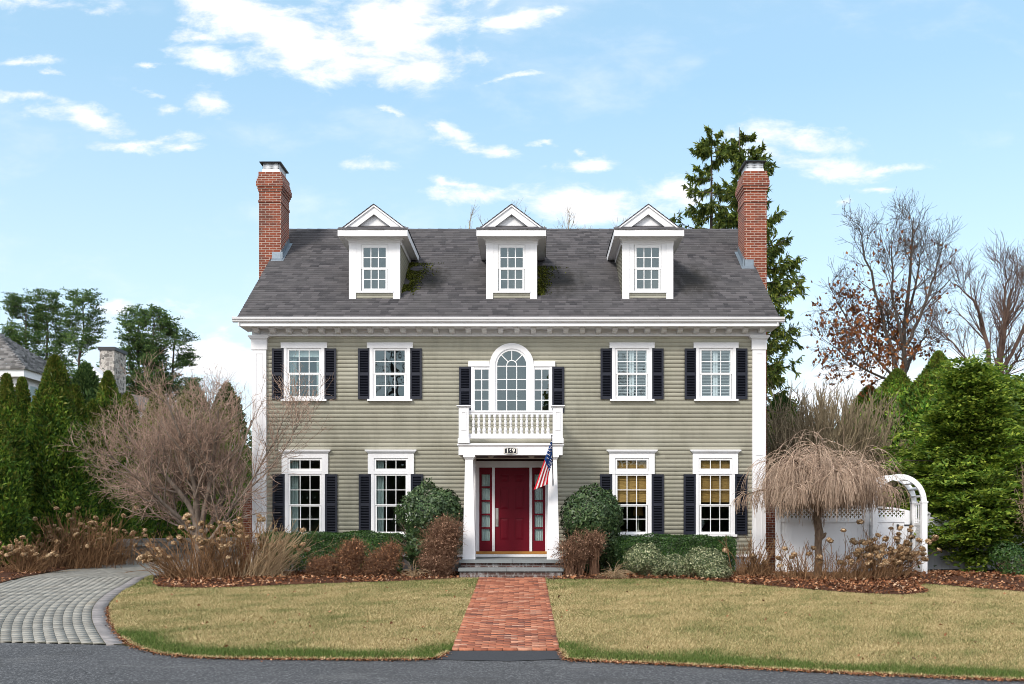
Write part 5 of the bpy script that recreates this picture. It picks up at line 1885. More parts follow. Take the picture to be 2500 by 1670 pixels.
def false_cypress(label, px, py_top, d, rad, base_z, n, seed):
    rg = np.random.default_rng(seed)
    x = wx(px, d)
    H = wz(py_top, d) - base_z
    o = empty('false_cypress', (x, d, base_z), label, 'tree', 'evergreens right of the house')
    P0 = np.array([[x, d, base_z]])
    P, Rr = walk(P0, np.array([[0.02, 0, 1]]), np.array([H * 0.93]), 9, 0.02, (0, 0, 0.1), rg, 0.15, 0.02)
    Vt = [tubes(P, Rr, 8)]
    B, Br = sprout(P, Rr, 150, 0.035, 0.98, (60, 92), (rad * 0.58, rad * 1.22), 6, 0.08, (0, 0, -0.01), rg, 0.2, 0.2, 0.008, tl=0.70)
    B2, Br2 = sprout(P, Rr, 46, 0.03, 0.24, (62, 96), (rad * 0.75, rad * 1.12), 6, 0.08, (0, 0, -0.03), rg, 0.2, 0.2, 0.008, tl=0.3)
    B, Br = np.concatenate([B, B2]), np.concatenate([Br, Br2])
    B[:, :, 0] += (B[:, :, 0] - x) * 0.28 * np.sin(B[:, :, 2] * 2.3 + seed)
    B[:, :, 2] += 0.25 * np.sin(np.arctan2(B[:, :, 1] - d, B[:, :, 0] - x) * 3 + seed)
    Vt.append(tubes(B, Br, 4))
    V, F = merge(Vt)
    mesh_np('trunk', V, F, M['darkbark'], o)
    # fans of sprays in flat layers out along each branch
    nb_ = len(B)
    t = rg.uniform(0.22, 1.0, (nb_, 18))
    xk = t * 5
    i = np.clip(xk.astype(int), 0, 4)
    f = (xk - i)[..., None]
    r_ = np.arange(nb_)[:, None]
    C = (B[r_, i] * (1 - f) + B[r_, i + 1] * f)
    Dv = unit(B[r_, i + 1] - B[r_, i])
    C = (C + rg.normal(size=C.shape) * np.array([0.18, 0.18, 0.17])).reshape(-1, 3)
    Dv = Dv.reshape(-1, 3)
    m = n // len(C)
    Pf = np.repeat(C, m, 0)
    Df = np.repeat(Dv, m, 0)
    spread = rg.normal(size=Pf.shape) * np.array([0.15, 0.15, 0.035])
    Pf = Pf + spread
    Pf[:, 2] -= 0.5 * (spread[:, 0] ** 2 + spread[:, 1] ** 2)
    U = Df * 0.8 + unit(spread * np.array([1, 1, 0.2])) * 0.9 + np.array([0, 0, -0.12]) + 0.22 * rg.normal(size=Pf.shape)
    N = np.array([0, 0, 1.0]) + 0.35 * rg.normal(size=Pf.shape)
    V, F = leaf_quads(Pf, U, 0.14 * rg.uniform(0.6, 1.4, len(Pf)), 0.075 * rg.uniform(0.7, 1.3, len(Pf)), rg, N)
    mesh_np('crown', V, F, M['hinoki'], o)
    return o


false_cypress('broad false cypress with layered yellow green sprays standing before the white fence', 2368, 885, 27.0, 2.75, 0.5, 128000, 81)
false_cypress('second false cypress at the right edge of the photo, behind the broad one', 2520, 920, 29.0, 2.6, 0.5, 92000, 82)


def norway_spruce(label, px, py_top, d, rad, base_z, seed, nbr=120):
    rg = np.random.default_rng(seed)
    x = wx(px, d)
    H = wz(py_top, d) - base_z
    o = empty('norway_spruce', (x, d, base_z), label, 'tree', 'spruces behind the right chimney')
    P, Rr = walk(np.array([[x, d, base_z]]), np.array([[0, 0, 1.0]]), np.array([H]), 12, 0.008, (0, 0, 0.1), rg, 0.26, 0.012)
    t = np.sort(rg.uniform(0.10, 0.985, nbr))
    S = np.stack([np.full(nbr, x), np.full(nbr, d), base_z + t * H], 1)
    a = rg.uniform(0, 2 * math.pi, nbr) + np.arange(nbr) * 2.4
    L = rad * 0.98 * (1 - t) ** 0.56 * rg.uniform(0.62, 1.18, nbr)
    D = np.stack([np.cos(a), np.sin(a), 0.12 + 0.5 * t], 1)
    K = 8
    B = np.zeros((nbr, K, 3))
    B[:, 0] = S
    dd = unit(D)
    for k in range(1, K):
        s = k / (K - 1)
        dd = unit(dd + np.array([0, 0, 1.0]) * (-0.22 if s < 0.55 else 0.26) + 0.03 * rg.normal(size=(nbr, 3)))
        B[:, k] = B[:, k - 1] + dd * (L / (K - 1))[:, None]
    Br = (0.012 + 0.012 * L)[:, None] * np.linspace(1, 0.25, K)[None]
    V, F = merge([tubes(P, Rr, 8), tubes(B, Br, 4)])
    mesh_np('trunk', V, F, M['darkbark'], o)
    # side shoots near the plane of the branch, then needle sprays hanging from both
    S2, R2 = sprout(B, Br, 7, 0.25, 0.98, (35, 65), (0.16, 0.32), 4, 0.10, (0, 0, -0.16), rg, 0.4, 0.3, 0.004, tl=0.5, rel=True)
    P_all, U_all, L_all = [], [], []
    for (Q, per, lo) in ((B, 62, 0.08), (S2, 22, 0.05)):
        nq, kq, _ = Q.shape
        tt = rg.uniform(lo, 1.0, (nq, per))
        xk = tt * (kq - 1)
        i = np.clip(xk.astype(int), 0, kq - 2)
        f = (xk - i)[..., None]
        r_ = np.arange(nq)[:, None]
        C = Q[r_, i] * (1 - f) + Q[r_, i + 1] * f
        T_ = unit(Q[r_, i + 1] - Q[r_, i])
        hang = rg.uniform(0.0, 1.0, (nq, per, 1))
        U = T_ * (0.9 - 0.5 * hang) + np.array([0, 0, -1.0]) * (0.15 + 0.95 * hang) + 0.33 * rg.normal(size=C.shape)
        ln = rg.uniform(0.13, 0.38, (nq, per))
        ln = ln * np.clip(np.linalg.norm(np.diff(Q, axis=1), axis=-1).sum(1) * (1.0 if kq > 4 else 2.2) + 0.35, 0.4, 1.0)[:, None]
        C = C + unit(U) * (ln[..., None] * 0.45)
        P_all.append(C.reshape(-1, 3)); U_all.append(U.reshape(-1, 3)); L_all.append(ln.ravel())
    Pn, Un, Ln = np.concatenate(P_all), np.concatenate(U_all), np.concatenate(L_all)
    V, F = leaf_quads(Pn, Un, Ln, 0.058 * rg.uniform(0.7, 1.5, len(Pn)), rg, None)
    mesh_np('crown', V, F, M['spruce'], o)
    return o


norway_spruce('taller left spruce with drooping branches rising behind the roof by the right chimney', 1741, 306, 42.0, 3.9, 0.5, 91, 150)
norway_spruce('spruce standing directly behind the right chimney, branches reaching past the house side', 1822, 315, 39.0, 3.9, 0.5, 92, 170)


def white_pine(label, stems, d, base_z, seed, ntuft=260, spread=1.0, group='pines beyond the left hedge'):
    """stems: list of (px_top, py_top, px_base)"""
    rg = np.random.default_rng(seed)
    x = float(np.mean([wx(s[2], d) for s in stems]))
    o = empty('white_pine', (x, d, base_z), label, 'tree', group)
    tb, crown = [], []
    for (pt, py, pb) in stems:
        top = np.array([wx(pt, d), d + rg.normal() * 0.6, wz(py, d)])
        bot = np.array([wx(pb, d), d, base_z])
        K = 10
        P = np.linspace(bot, top, K)[None] + rg.normal(size=(1, K, 3)) * np.array([0.10, 0.10, 0.0])
        H = top[2] - base_z
        Rr = np.linspace(0.24, 0.03, K)[None]
        tb.append(tubes(P, Rr, 7))
        B, Br = sprout(P, Rr, 44, 0.46, 0.99, (45, 80), (2.4 * spread, 3.6 * spread), 7, 0.10, (0, 0, 0.10), rg, 0.35, 0.2, 0.012, tl=0.66)
        tb.append(tubes(B, Br, 4))
        S2, R2 = sprout(B, Br, 11, 0.2, 0.98, (30, 65), (0.5, 1.1), 4, 0.10, (0, 0, 0.14), rg, 0.5, 0.3, 0.008, tl=0.4)
        tb.append(tubes(S2, R2, 3))
        C = np.concatenate([S2[:, -1], S2[:, 2], B[:, -1], B[:, 4]])
        m = 15
        Pf = np.repeat(C, m, 0)
        dv = sphere_dirs(len(Pf), rg)
        dv[:, 2] = np.abs(dv[:, 2]) * 0.7 + 0.1
        ln = rg.uniform(0.10, 0.22, len(Pf))
        Pf = Pf + dv * np.array([0.26, 0.26, 0.14]) * rg.uniform(0.2, 1.3, (len(Pf), 1))
        crown.append(leaf_quads(Pf, dv + 0.3 * rg.normal(size=dv.shape), ln, 0.055 * rg.uniform(0.7, 1.3, len(Pf)), rg, None))
    V, F = merge(tb)
    mesh_np('trunk', V, F, M['darkbark'], o)
    V, F = merge(crown)
    mesh_np('crown', V, F, M['pine'], o)
    return o


white_pine('wide white pine with several trunks behind the grey shake roof', [(66, 755, 92), (112, 740, 118)], 62.0, 0.5, 101, spread=1.05)
white_pine('slender white pine leaning left of the stone chimney', [(200, 745, 160)], 60.0, 0.5, 102, spread=0.95)
white_pine('dense round topped white pine behind the stone chimney', [(325, 785, 340), (368, 780, 372), (408, 815, 395)], 58.0, 0.5, 103, spread=1.0)
for (lb, px, py, d, rad, sd) in (('dark evergreen behind the right shoulder of the bare maple', 470, 930, 52.0, 1.9, 111), ('dark evergreen nearest the left house corner, pale sky behind', 555, 938, 54.0, 1.7, 112),
                                 ('bushy green cedar between the shake roof and the stone chimney', 210, 890, 44.0, 1.6, 113), ('evergreen at the foot of the spruces, right of the house', 1905, 965, 44.0, 1.9, 114)):
    conifer_column(lb, px, py, d, rad, 0.5, 7000, (M['pine'],), name='cedar', group='loose evergreens behind the gardens', seed=sd, sharp=0.7, size=(0.30, 0.11), cat='tree')


def bare_tree(name, label, d, base, trunk_pts, mat, seed, levels, leafy=0, group=None, twig_r=0.006):
    """trunk_pts: list of stems; each a list of (px,py) from base up; levels: sprout settings"""
    rg = np.random.default_rng(seed)
    bx0 = wx(base[0], d)
    o = empty(name, (bx0, d, base[1]), label, 'tree', group)
    tb = []
    first = []
    for si, (pts, r0, r1) in enumerate(trunk_pts):
        pl = np.array([[wx(p[0], d), d + (p[2] if len(p) > 2 else 0), (base[1] - 0.1) if p[1] is None else wz(p[1], d)] for p in pts])
        s = np.linspace(0, 1, len(pl))
        u = np.linspace(0, 1, 12)
        pl = np.stack([np.interp(u, s, pl[:, k]) for k in range(3)], 1)
        pl[1:-1] = (pl[:-2] + 2 * pl[1:-1] + pl[2:]) / 4
        pl[1:] += rg.normal(size=(11, 3)) * 0.035
        first.append((pl[None], (r0 + (r1 - r0) * u)[None]))
        tb.append(tubes(*first[-1], 7))
    P = np.concatenate([f[0] for f in first])
    Rr = np.concatenate([f[1] for f in first])
    last = [P]
    for li, (m, t0, t1, ang, lr, K, wander, trop, rr, tl) in enumerate(levels):
        P, Rr = sprout(P, Rr, m, t0, t1, ang, lr, K, wander, trop, rg, rr, 0.3, twig_r, tl)
        tb.append(tubes(P, Rr, 5 if li == 0 else 3))
        last.append(P)
    V, F = merge(tb)
    mesh_np('branches', V, F, mat, o, smooth=True)
    if leafy:
        C = np.concatenate([q[:, [2, -1]].reshape(-1, 3) for q in last[2:]])
        hh = (C[:, 2] - base[1]) / max(1.0, C[:, 2].max() - base[1])
        wgt = np.exp(-((hh - 0.58) / 0.16) ** 2) * (0.25 + np.exp(-((C[:, 0] - bx0 + 0.7) / 1.25) ** 2)) * (0.25 + (lump(C, rg, 1.1, 6) > 0.0))
        k = rg.choice(len(C), leafy, p=wgt / wgt.sum())
        Pl = C[k] + rg.normal(size=(leafy, 3)) * 0.11 + np.array([0, 0, -0.06])
        U = np.array([0, 0, -1.0]) + 0.8 * rg.normal(size=(leafy, 3))
        V, F = leaf_quads(Pl, U, 0.17 * rg.uniform(0.7, 1.4, leafy), 0.10 * rg.uniform(0.7, 1.3, leafy), rg, None, 0.3)
        mesh_np('leaves', V, F, M['oakleaf'], o)
    return o


bare_tree('bare_oak', 'tall bare oak right of the house with brown leaves clinging to its lower branches', 38.0, (2205, 0.5),
          [([(2205, None), (2204, 1000), (2205, 880), (2212, 780), (2222, 640), (2228, 580), (2230, 530)], 0.135, 0.010),
           ([(2204, 960), (2185, 880), (2160, 790), (2130, 680), (2105, 600), (2098, 560)], 0.10, 0.010),
           ([(2208, 850), (2250, 760), (2285, 660), (2305, 590)], 0.08, 0.008),
           ([(2205, 900, -0.3), (2165, 760, -0.8), (2150, 660, -1), (2160, 575, -1)], 0.07, 0.008),
           ([(2212, 800, 0.2), (2250, 680, 0.6), (2270, 620, 0.8), (2268, 570, 0.8)], 0.06, 0.008),
           ([(2204, 930, 0.3), (2130, 840, 0.8), (2070, 740, 1), (2040, 660, 1)], 0.06, 0.008),
           ([(2204, 930), (2120, 930, -1), (2040, 890, -1.5), (1970, 845, -2)], 0.06, 0.010),
           ([(2205, 920), (2260, 850, 1), (2300, 800, 1.5), (2335, 740, 2)], 0.07, 0.010)],
          M['darkbark'], 121,
          [(17, 0.22, 0.97, (28, 62), (1.0, 2.3), 6, 0.10, (0, 0, 0.10), 0.45, 0.55), (10, 0.2, 0.97, (28, 60), (0.5, 1.25), 5, 0.13, (0, 0, 0.10), 0.5, 0.4), (2, 0.3, 0.95, (25, 60), (0.25, 0.6), 4, 0.15, (0, 0, 0.08), 0.6, 0.3)], leafy=2100, group='bare trees right of the house', twig_r=0.0065)
bare_tree('bare_tree', 'bare vase shaped tree with reddish trunk at the right edge, no leaves', 36.0, (2432, 0.5),
          [([(2432, None), (2432, 1000), (2440, 880), (2450, 780), (2462, 740), (2480, 670)], 0.14, 0.010),
           ([(2430, 960), (2415, 860), (2395, 760), (2362, 720), (2330, 690)], 0.10, 0.010),
           ([(2436, 900), (2475, 800, 1), (2510, 740, 1), (2530, 680, 1)], 0.10, 0.010),
           ([(2434, 930), (2425, 800, -1), (2415, 730, -1.2), (2410, 680, -1.5)], 0.09, 0.010),
           ([(2434, 960), (2490, 880, 0.5), (2550, 800, 1)], 0.07, 0.010),
           ([(2436, 920), (2480, 820, -0.5), (2500, 730, -0.8), (2505, 660, -0.8)], 0.08, 0.008),
           ([(2430, 980), (2400, 900, 0.6), (2350, 820, 1), (2310, 770, 1.2)], 0.06, 0.008)],
          M['brownbark'], 122,
          [(17, 0.22, 0.97, (20, 48), (1.0, 2.2), 6, 0.08, (0, 0, 0.13), 0.45, 0.5), (8, 0.2, 0.97, (22, 48), (0.5, 1.2), 5, 0.10, (0, 0, 0.12), 0.5, 0.4), (2, 0.3, 0.95, (20, 50), (0.25, 0.6), 4, 0.12, (0, 0, 0.1), 0.6, 0.3)], group='bare trees right of the house', twig_r=0.0065)
# crowns just showing over the ridge
for i, (lb, px, py, d) in enumerate((('bare treetop showing over the roof ridge left of the middle dormer', 1205, 498, 60.0), ('bare treetop showing over the ridge right of the middle dormer', 1335, 505, 58.0),
                                     ('faint bare treetop showing over the ridge left of the right dormer', 1475, 515, 62.0))):
    bare_tree('bare_tree', lb, d, (px, 0.5), [([(px, None), (px, 800), (px - 8, py + 45)], 0.22, 0.02), ([(px, 800), (px + 40, 640), (px + 55, py + 30)], 0.14, 0.015), ([(px, 820), (px - 45, 650), (px - 60, py + 40)], 0.14, 0.015)],
              M['greytwig'], 130 + i, [(10, 0.4, 0.98, (20, 45), (1.2, 2.2), 5, 0.08, (0, 0, 0.15), 0.5, 0.5), (5, 0.3, 0.97, (20, 45), (0.5, 1.1), 4, 0.1, (0, 0, 0.12), 0.5, 0.4)], group='bare treetops behind the roof', twig_r=0.009)

# ---------------------------------------------------------------- spreading Japanese maple, left of the house
d = 24.2
mz = 0.58
rg = np.random.default_rng(201)
maple = empty('japanese_maple', (wx(487, d), d, mz), 'wide spreading bare maple with grey limbs and dense pinkish twigs left of the house', 'tree')
stems = []
def mp(pts, r0, r1):
    pl = np.array([[wx(p[0], d), d + p[2], wz(p[1], d)] for p in pts], float)
    s = np.linspace(0, 1, len(pl)); u = np.linspace(0, 1, 10)
    pl = np.stack([np.interp(u, s, pl[:, k]) for k in range(3)], 1)
    pl[1:-1] = (pl[:-2] + 2 * pl[1:-1] + pl[2:]) / 4
    stems.append((pl, r0 + (r1 - r0) * u))
mp([(485, 1400, 0), (485, 1340, 0), (480, 1300, 0.05)], 0.15, 0.12)
mp([(484, 1320, 0), (478, 1250, 0), (430, 1180, -0.3), (385, 1120, -0.5), (335, 1070, -0.7)], 0.085, 0.02)
mp([(482, 1310, 0), (455, 1290, 0), (405, 1250, 0.2), (360, 1210, 0.3), (305, 1180, 0.4)], 0.065, 0.015)
mp([(486, 1310, 0), (470, 1200, 0.3), (425, 1080, 0.7), (385, 1010, 0.9)], 0.08, 0.016)
mp([(487, 1310, 0), (486, 1180, -0.3), (465, 1060, -0.8), (445, 985, -1.1)], 0.075, 0.016)
mp([(488, 1310, 0), (500, 1190, 0.2), (505, 1050, 0.3), (500, 970, 0.3)], 0.08, 0.016)
mp([(488, 1300, 0), (520, 1200, -0.3), (545, 1090, -0.6), (562, 1015, -0.9)], 0.075, 0.016)
mp([(488, 1310, 0), (515, 1280, 0.1), (528, 1230, 0.1), (570, 1130, 0.3), (600, 1020, 0.5)], 0.07, 0.014)
mp([(505, 1330, 0), (535, 1290, 0), (565, 1250, -0.2), (610, 1205, -0.5), (660, 1170, -0.8)], 0.06, 0.014)
mp([(610, 1205, -0.5), (650, 1150, -0.7), (690, 1090, -0.9), (715, 1040, -1.0)], 0.026, 0.008)
mp([(660, 1170, -0.8), (700, 1130, -0.9), (745, 1060, -1.0), (765, 1010, -1.0)], 0.018, 0.006)
mp([(482, 1300, 0), (440, 1220, 0.5), (375, 1100, 0.9), (335, 1030, 1.0)], 0.065, 0.014)
mp([(482, 1300, 0), (420, 1230, -0.6), (365, 1160, -1.0), (310, 1115, -1.2)], 0.055, 0.012)
P = np.stack([s[0] for s in stems[1:]])
Rr = np.stack([s[1] for s in stems[1:]])
tb = [tubes(s[0][None], s[1][None], 8) for s in stems]
P1, R1 = sprout(P, Rr, 17, 0.22, 0.98, (22, 58), (1.0, 1.95), 7, 0.12, (0, 0, 0.10), rg, 0.55, 0.3, 0.006, tl=0.45)
tb.append(tubes(P1, R1, 5))
V, F = merge(tb)
mesh_np('trunk', V, F, M['maplebark'], maple, smooth=True)
P2, R2 = sprout(P1, R1, 10, 0.12, 0.98, (25, 62), (0.45, 1.0), 6, 0.16, (0, 0, 0.10), rg, 0.55, 0.35, 0.0048, tl=0.35)
P3, R3 = sprout(P2, R2, 7, 0.10, 0.98, (30, 70), (0.16, 0.42), 5, 0.22, (0, 0, 0.08), rg, 0.7, 0.5, 0.0036, tl=0.3)
keep = rg.uniform(size=len(P3)) < np.where(P3[:, -1, 0] > wx(610, d), 0.14, 0.72)
k2 = rg.uniform(size=len(P2)) < np.where(P2[:, -1, 0] > wx(610, d), 0.45, 1.0)
V, F = merge([tubes(P2[k2], R2[k2], 4), tubes(P3[keep], R3[keep], 3)])
mesh_np('twigs', V, F, M['mapletwig'], maple)

# ---------------------------------------------------------------- weeping cherry before the white fence
d = 23.2
gz = 0.55
rg = np.random.default_rng(211)
cxp = wx(1998, d)
cherry = empty('weeping_cherry', (cxp, d, gz), 'weeping cherry with umbrella of drooping pinkish twigs in front of the white fence', 'tree')
tp = np.array([[wx(1996, d), d, gz - 0.05], [wx(1999, d), d, wz(1360, d)], [wx(1997, d), d, wz(1330, d)], [wx(2000, d), d, wz(1300, d)], [wx(1994, d), d, wz(1265, d)], [wx(1996, d), d, wz(1230, d)], [wx(1998, d), d, wz(1190, d)]])
V1 = tubes(tp[None], np.array([[0.105, 0.085, 0.082, 0.10, 0.082, 0.085, 0.10]]), 10)
knot = tubes(np.array([[[wx(2003, d), d - 0.03, wz(1312, d)], [wx(2011, d), d - 0.06, wz(1306, d)], [wx(2015, d), d - 0.05, wz(1301, d)]]]), np.array([[0.07, 0.05, 0.02]]), 8)
tops = np.repeat(tp[-1:], 26, 0)
a = np.linspace(0, 2 * math.pi, 26, endpoint=False) + rg.normal(size=26) * 0.1
el_ = np.linspace(0.10, 1.5, 26)[(np.arange(26) * 11) % 26]
D = np.stack([np.cos(a), np.sin(a), el_], 1)
P, Rr = walk(tops, D, rg.uniform(0.95, 1.1, 26) * (1.85 - 0.66 * el_), 8, 0.12, (0, 0, -0.09), rg, 0.042, 0.010)
P[:, :, 0] = cxp + (P[:, :, 0] - cxp) * 1.0
V, F = merge([V1, knot, tubes(P, Rr, 6)])
mesh_np('trunk', V, F, M['cherrybark'], cherry, smooth=True)


def droop(S, D, L, K, g, rg, r0):
    N = len(S)
    Pp = np.zeros((N, K, 3))
    Pp[:, 0] = S
    dd = unit(D)
    for k in range(1, K):
        dd = unit(dd + np.array([0, 0, -g]) + 0.09 * rg.normal(size=(N, 3)))
        Pp[:, k] = Pp[:, k - 1] + dd * (L / (K - 1))[:, None]
    return Pp, np.full((N, 1), r0) * np.linspace(1, 0.45, K)[None]


NB = 74
t = rg.uniform(0.12, 1, (26, NB))
i = np.clip((t * 7).astype(int), 0, 6)
f = (t * 7 - i)[..., None]
r_ = np.arange(26)[:, None]
S = (P[r_, i] * (1 - f) + P[r_, i + 1] * f).reshape(-1, 3)
T_ = unit(P[r_, i + 1] - P[r_, i]).reshape(-1, 3)
D = T_ * 0.6 + 0.55 * rg.normal(size=S.shape) + np.array([0, 0, 0.16])
rad = np.hypot(S[:, 0] - cxp, S[:, 1] - d)
L = np.clip((S[:, 2] - wz(1240, d)) * rg.uniform(0.7, 1.35, len(S)) + 0.12, 0.4, 3.0)
Q, Qr = droop(S, D, L * 1.0, 11, 0.36, rg, 0.0072)
low = Q[:, -1, 2]
lim = wz(1235, d) + 0.0 * low
Q2, Q2r = [], []
t = rg.uniform(0.15, 0.95, (len(Q), 4))
i = np.clip((t * 10).astype(int), 0, 9)
r_ = np.arange(len(Q))[:, None]
S2 = Q[r_, i].reshape(-1, 3)
D2 = unit(Q[r_, i + 1] - Q[r_, i]).reshape(-1, 3) + 0.55 * rg.normal(size=S2.shape)
L2 = np.clip((S2[:, 2] - wz(1248, d)), 0.12, 1.0) * rg.uniform(0.4, 0.9, len(S2))
Q2, Q2r = droop(S2, D2, L2, 6, 0.25, rg, 0.0052)
V, F = merge([tubes(Q, Qr, 3), tubes(Q2, Q2r, 3)])
mesh_np('drooping_twigs', V, F, M['cherrytwig'], cherry)

# ---------------------------------------------------------------- twiggy vase shrub behind the cherry
d = 30.0
rg = np.random.default_rng(221)
sx_ = wx(2000, d)
sh = empty('twiggy_shrub', (sx_, d, 0.55), 'large dull brown twiggy shrub fanning upward behind the weeping cherry', 'shrub')
N = 560
S = np.stack([sx_ + rg.normal(size=N) * 0.45, d + rg.normal(size=N) * 0.35, np.full(N, 0.5)], 1)
D = np.stack([rg.normal(size=N) * 0.34, rg.normal(size=N) * 0.25, np.ones(N)], 1)
D[:, 0] += (S[:, 0] - sx_) * 0.35
P, Rr = walk(S, D, rg.uniform(4.0, 5.8, N) * (1 - 0.5 * np.clip(np.abs(D[:, 0]), 0, 0.6)), 8, 0.05, (0, 0, 0.02), rg, 0.026, 0.011)
P1, R1 = sprout(P, Rr, 9, 0.3, 0.97, (12, 32), (0.5, 1.1), 5, 0.06, (0, 0, 0.05), rg, 0.6, 0.5, 0.010, tl=0.4)
P2, R2 = sprout(P1, R1, 2, 0.2, 0.9, (12, 35), (0.3, 0.6), 4, 0.06, (0, 0, 0.05), rg, 0.7, 0.5, 0.009, tl=0.3)
V, F = merge([tubes(P, Rr, 4), tubes(P1, R1, 3), tubes(P2, R2, 3)])
mesh_np('stems', V, F, M['greytwig'], sh)

# ---------------------------------------------------------------- dried hydrangeas
head_meshes = []
for k in range(4):
    rg = np.random.default_rng(300 + k)
    n = 120
    dv = sphere_dirs(n, rg)
    dv[:, 2] = dv[:, 2] * 0.75 + 0.12
    rr_ = 0.058 * (0.55 + 0.5 * rg.uniform(size=n))
    Pq = dv * rr_[:, None]
    tv = np.cross(dv, rg.normal(size=dv.shape))
    V, F = leaf_quads(Pq, tv, 0.036, 0.030, rg, dv, 0.35)
    o_ = mesh_np('flower_head', V, F, M['head'])
    head_meshes.append(o_.data)
    bpy.data.objects.remove(o_)


def hydrangea(label, px, py, d, H, spread, nst, nheads, seed, lean=(0, 0), mat='stem', group='dried hydrangeas in the beds', base_r=0.22, z=None, low=0):
    rg = np.random.default_rng(seed)
    x = wx(px, d)
    z = float(gh(d)) + 0.03 if z is None else z
    o = empty('hydrangea', (x, d, z), label, 'shrub', group)
    S = np.stack([x + rg.normal(size=nst) * base_r, d + rg.normal(size=nst) * base_r * 0.7, np.full(nst, z - 0.02)], 1)
    a = rg.uniform(0, 2 * math.pi, nst)
    tilt = np.abs(rg.normal(size=nst)) * spread * 1.05
    D = np.stack([np.cos(a) * tilt + lean[0], np.sin(a) * tilt * 0.8 + lean[1], np.ones(nst)], 1)
    L = H * rg.uniform(0.6, 1.15, nst) * np.sqrt(1 + tilt ** 2) ** 0.6
    if low:
        L = L * np.where(rg.uniform(size=nst) < 0.55, 0.55, 1.0)
    P, Rr = walk(S, D, L, 8, 0.11, (0, 0, -0.035), rg, 0.0085, 0.0048)
    tb = [tubes(P, Rr, 4)]
    P1, R1 = sprout(P, Rr, 2, 0.35, 0.92, (15, 40), (0.15 * H, 0.42 * H), 5, 0.08, (0, 0, 0.05), rg, 0.75, 0.7, 0.0038, tl=0.3)
    tb.append(tubes(P1, R1, 3))
    # short basal whips make the dense brown skirt
    nb_ = int(nst * 2.2)
    S = np.stack([x + rg.normal(size=nb_) * base_r * 1.2, d + rg.normal(size=nb_) * base_r, np.full(nb_, z - 0.02)], 1)
    D = np.stack([rg.normal(size=nb_) * spread * 1.2 + lean[0], rg.normal(size=nb_) * spread * 0.8, np.ones(nb_)], 1)
    P2, R2 = walk(S, D, H * rg.uniform(0.25, 0.62, nb_) * (1 - 0.42 * low), 5, 0.08, (0, 0, -0.03), rg, 0.006, 0.0035)
    tb.append(tubes(P2, R2, 3))
    V, F = merge(tb)
    mesh_np('stems', V, F, M[mat], o)
    tips = np.concatenate([P[:, -1], P1[:, -1]])
    tips = tips[(tips[:, 2] > z + H * 0.28)]
    k = rg.choice(len(tips), min(nheads, len(tips)), replace=False)
    for q in tips[k]:
        h = inst(head_meshes[int(rg.integers(4))], 'flower_head', o, q, (rg.uniform(-0.6, 0.6), rg.uniform(-0.6, 0.6), rg.uniform(0, 6.28)))
        s = rg.uniform(0.85, 1.4)
        h.scale = (s * 1.1, s * 1.1, s * 0.9)
    return o


# front left clump before the maple
hydrangea('dried hydrangea at the driveway corner, stems leaning out over the grey pavers', 440, 1418, 22.9, 1.05, 0.62, 70, 24, 401, (-0.42, -0.05))
hydrangea('dried hydrangea thick with flower heads right in front of the maple trunk', 515, 1418, 22.9, 1.25, 0.40, 80, 42, 402, (0, -0.05))
hydrangea('dried hydrangea with flower heads against the white left corner pilaster', 598, 1412, 23.3, 1.30, 0.34, 70, 30, 403, (0.06, 0))
hydrangea('straw coloured hydrangea of long bare stems leaning right over the left hedge', 640, 1415, 23.1, 1.35, 0.40, 80, 8, 404, (0.50, 0), 'stem2')
# left bank
hydrangea('low dried hydrangea with pale heads at the far left of the mulch bank', 70, 1400, 25.0, 0.85, 0.62, 90, 40, 411, (0, -0.1), z=bank_z(wx(70, 25.0), 25.0))
hydrangea('tall rusty hydrangea in the middle of the mulch bank below the arborvitae', 180, 1380, 27.5, 1.5, 0.62, 150, 44, 412, (0.05, -0.1), z=bank_z(wx(175, 27.5), 27.5), base_r=0.4)
hydrangea('rusty hydrangea at the right end of the mulch bank, above the stone wall', 250, 1365, 29.5, 1.1, 0.6, 110, 28, 413, (0.15, -0.1), z=bank_z(wx(245, 29.5), 29.5), base_r=0.4)
# right bed
hydrangea('dried hydrangea clump at the foot of the right corner pilaster', 1838, 1425, 23.4, 0.95, 0.42, 110, 3, 421, (0.05, -0.1), 'stem', base_r=0.2, low=1)
hydrangea('thin dried hydrangea left of the cherry trunk, few heads', 1945, 1438, 22.7, 0.95, 0.42, 50, 9, 422, (-0.1, -0.05), low=1)
hydrangea('dried hydrangea right of the cherry trunk with upright bare stems', 2045, 1442, 22.6, 1.05, 0.40, 50, 8, 423, (0.1, -0.05), low=1)
hydrangea('big tan hydrangea crowded with flower heads before the gate', 2120, 1444, 22.7, 1.05, 0.42, 90, 58, 424, (0.22, 0), low=1)
hydrangea('tan hydrangea leaning right past the arbor post, heads nearly touching the grass', 2170, 1440, 23.0, 1.12, 0.45, 90, 66, 425, (0.55, 0), low=1)

# ---------------------------------------------------------------- round evergreen bushes, hedges, low shrubs


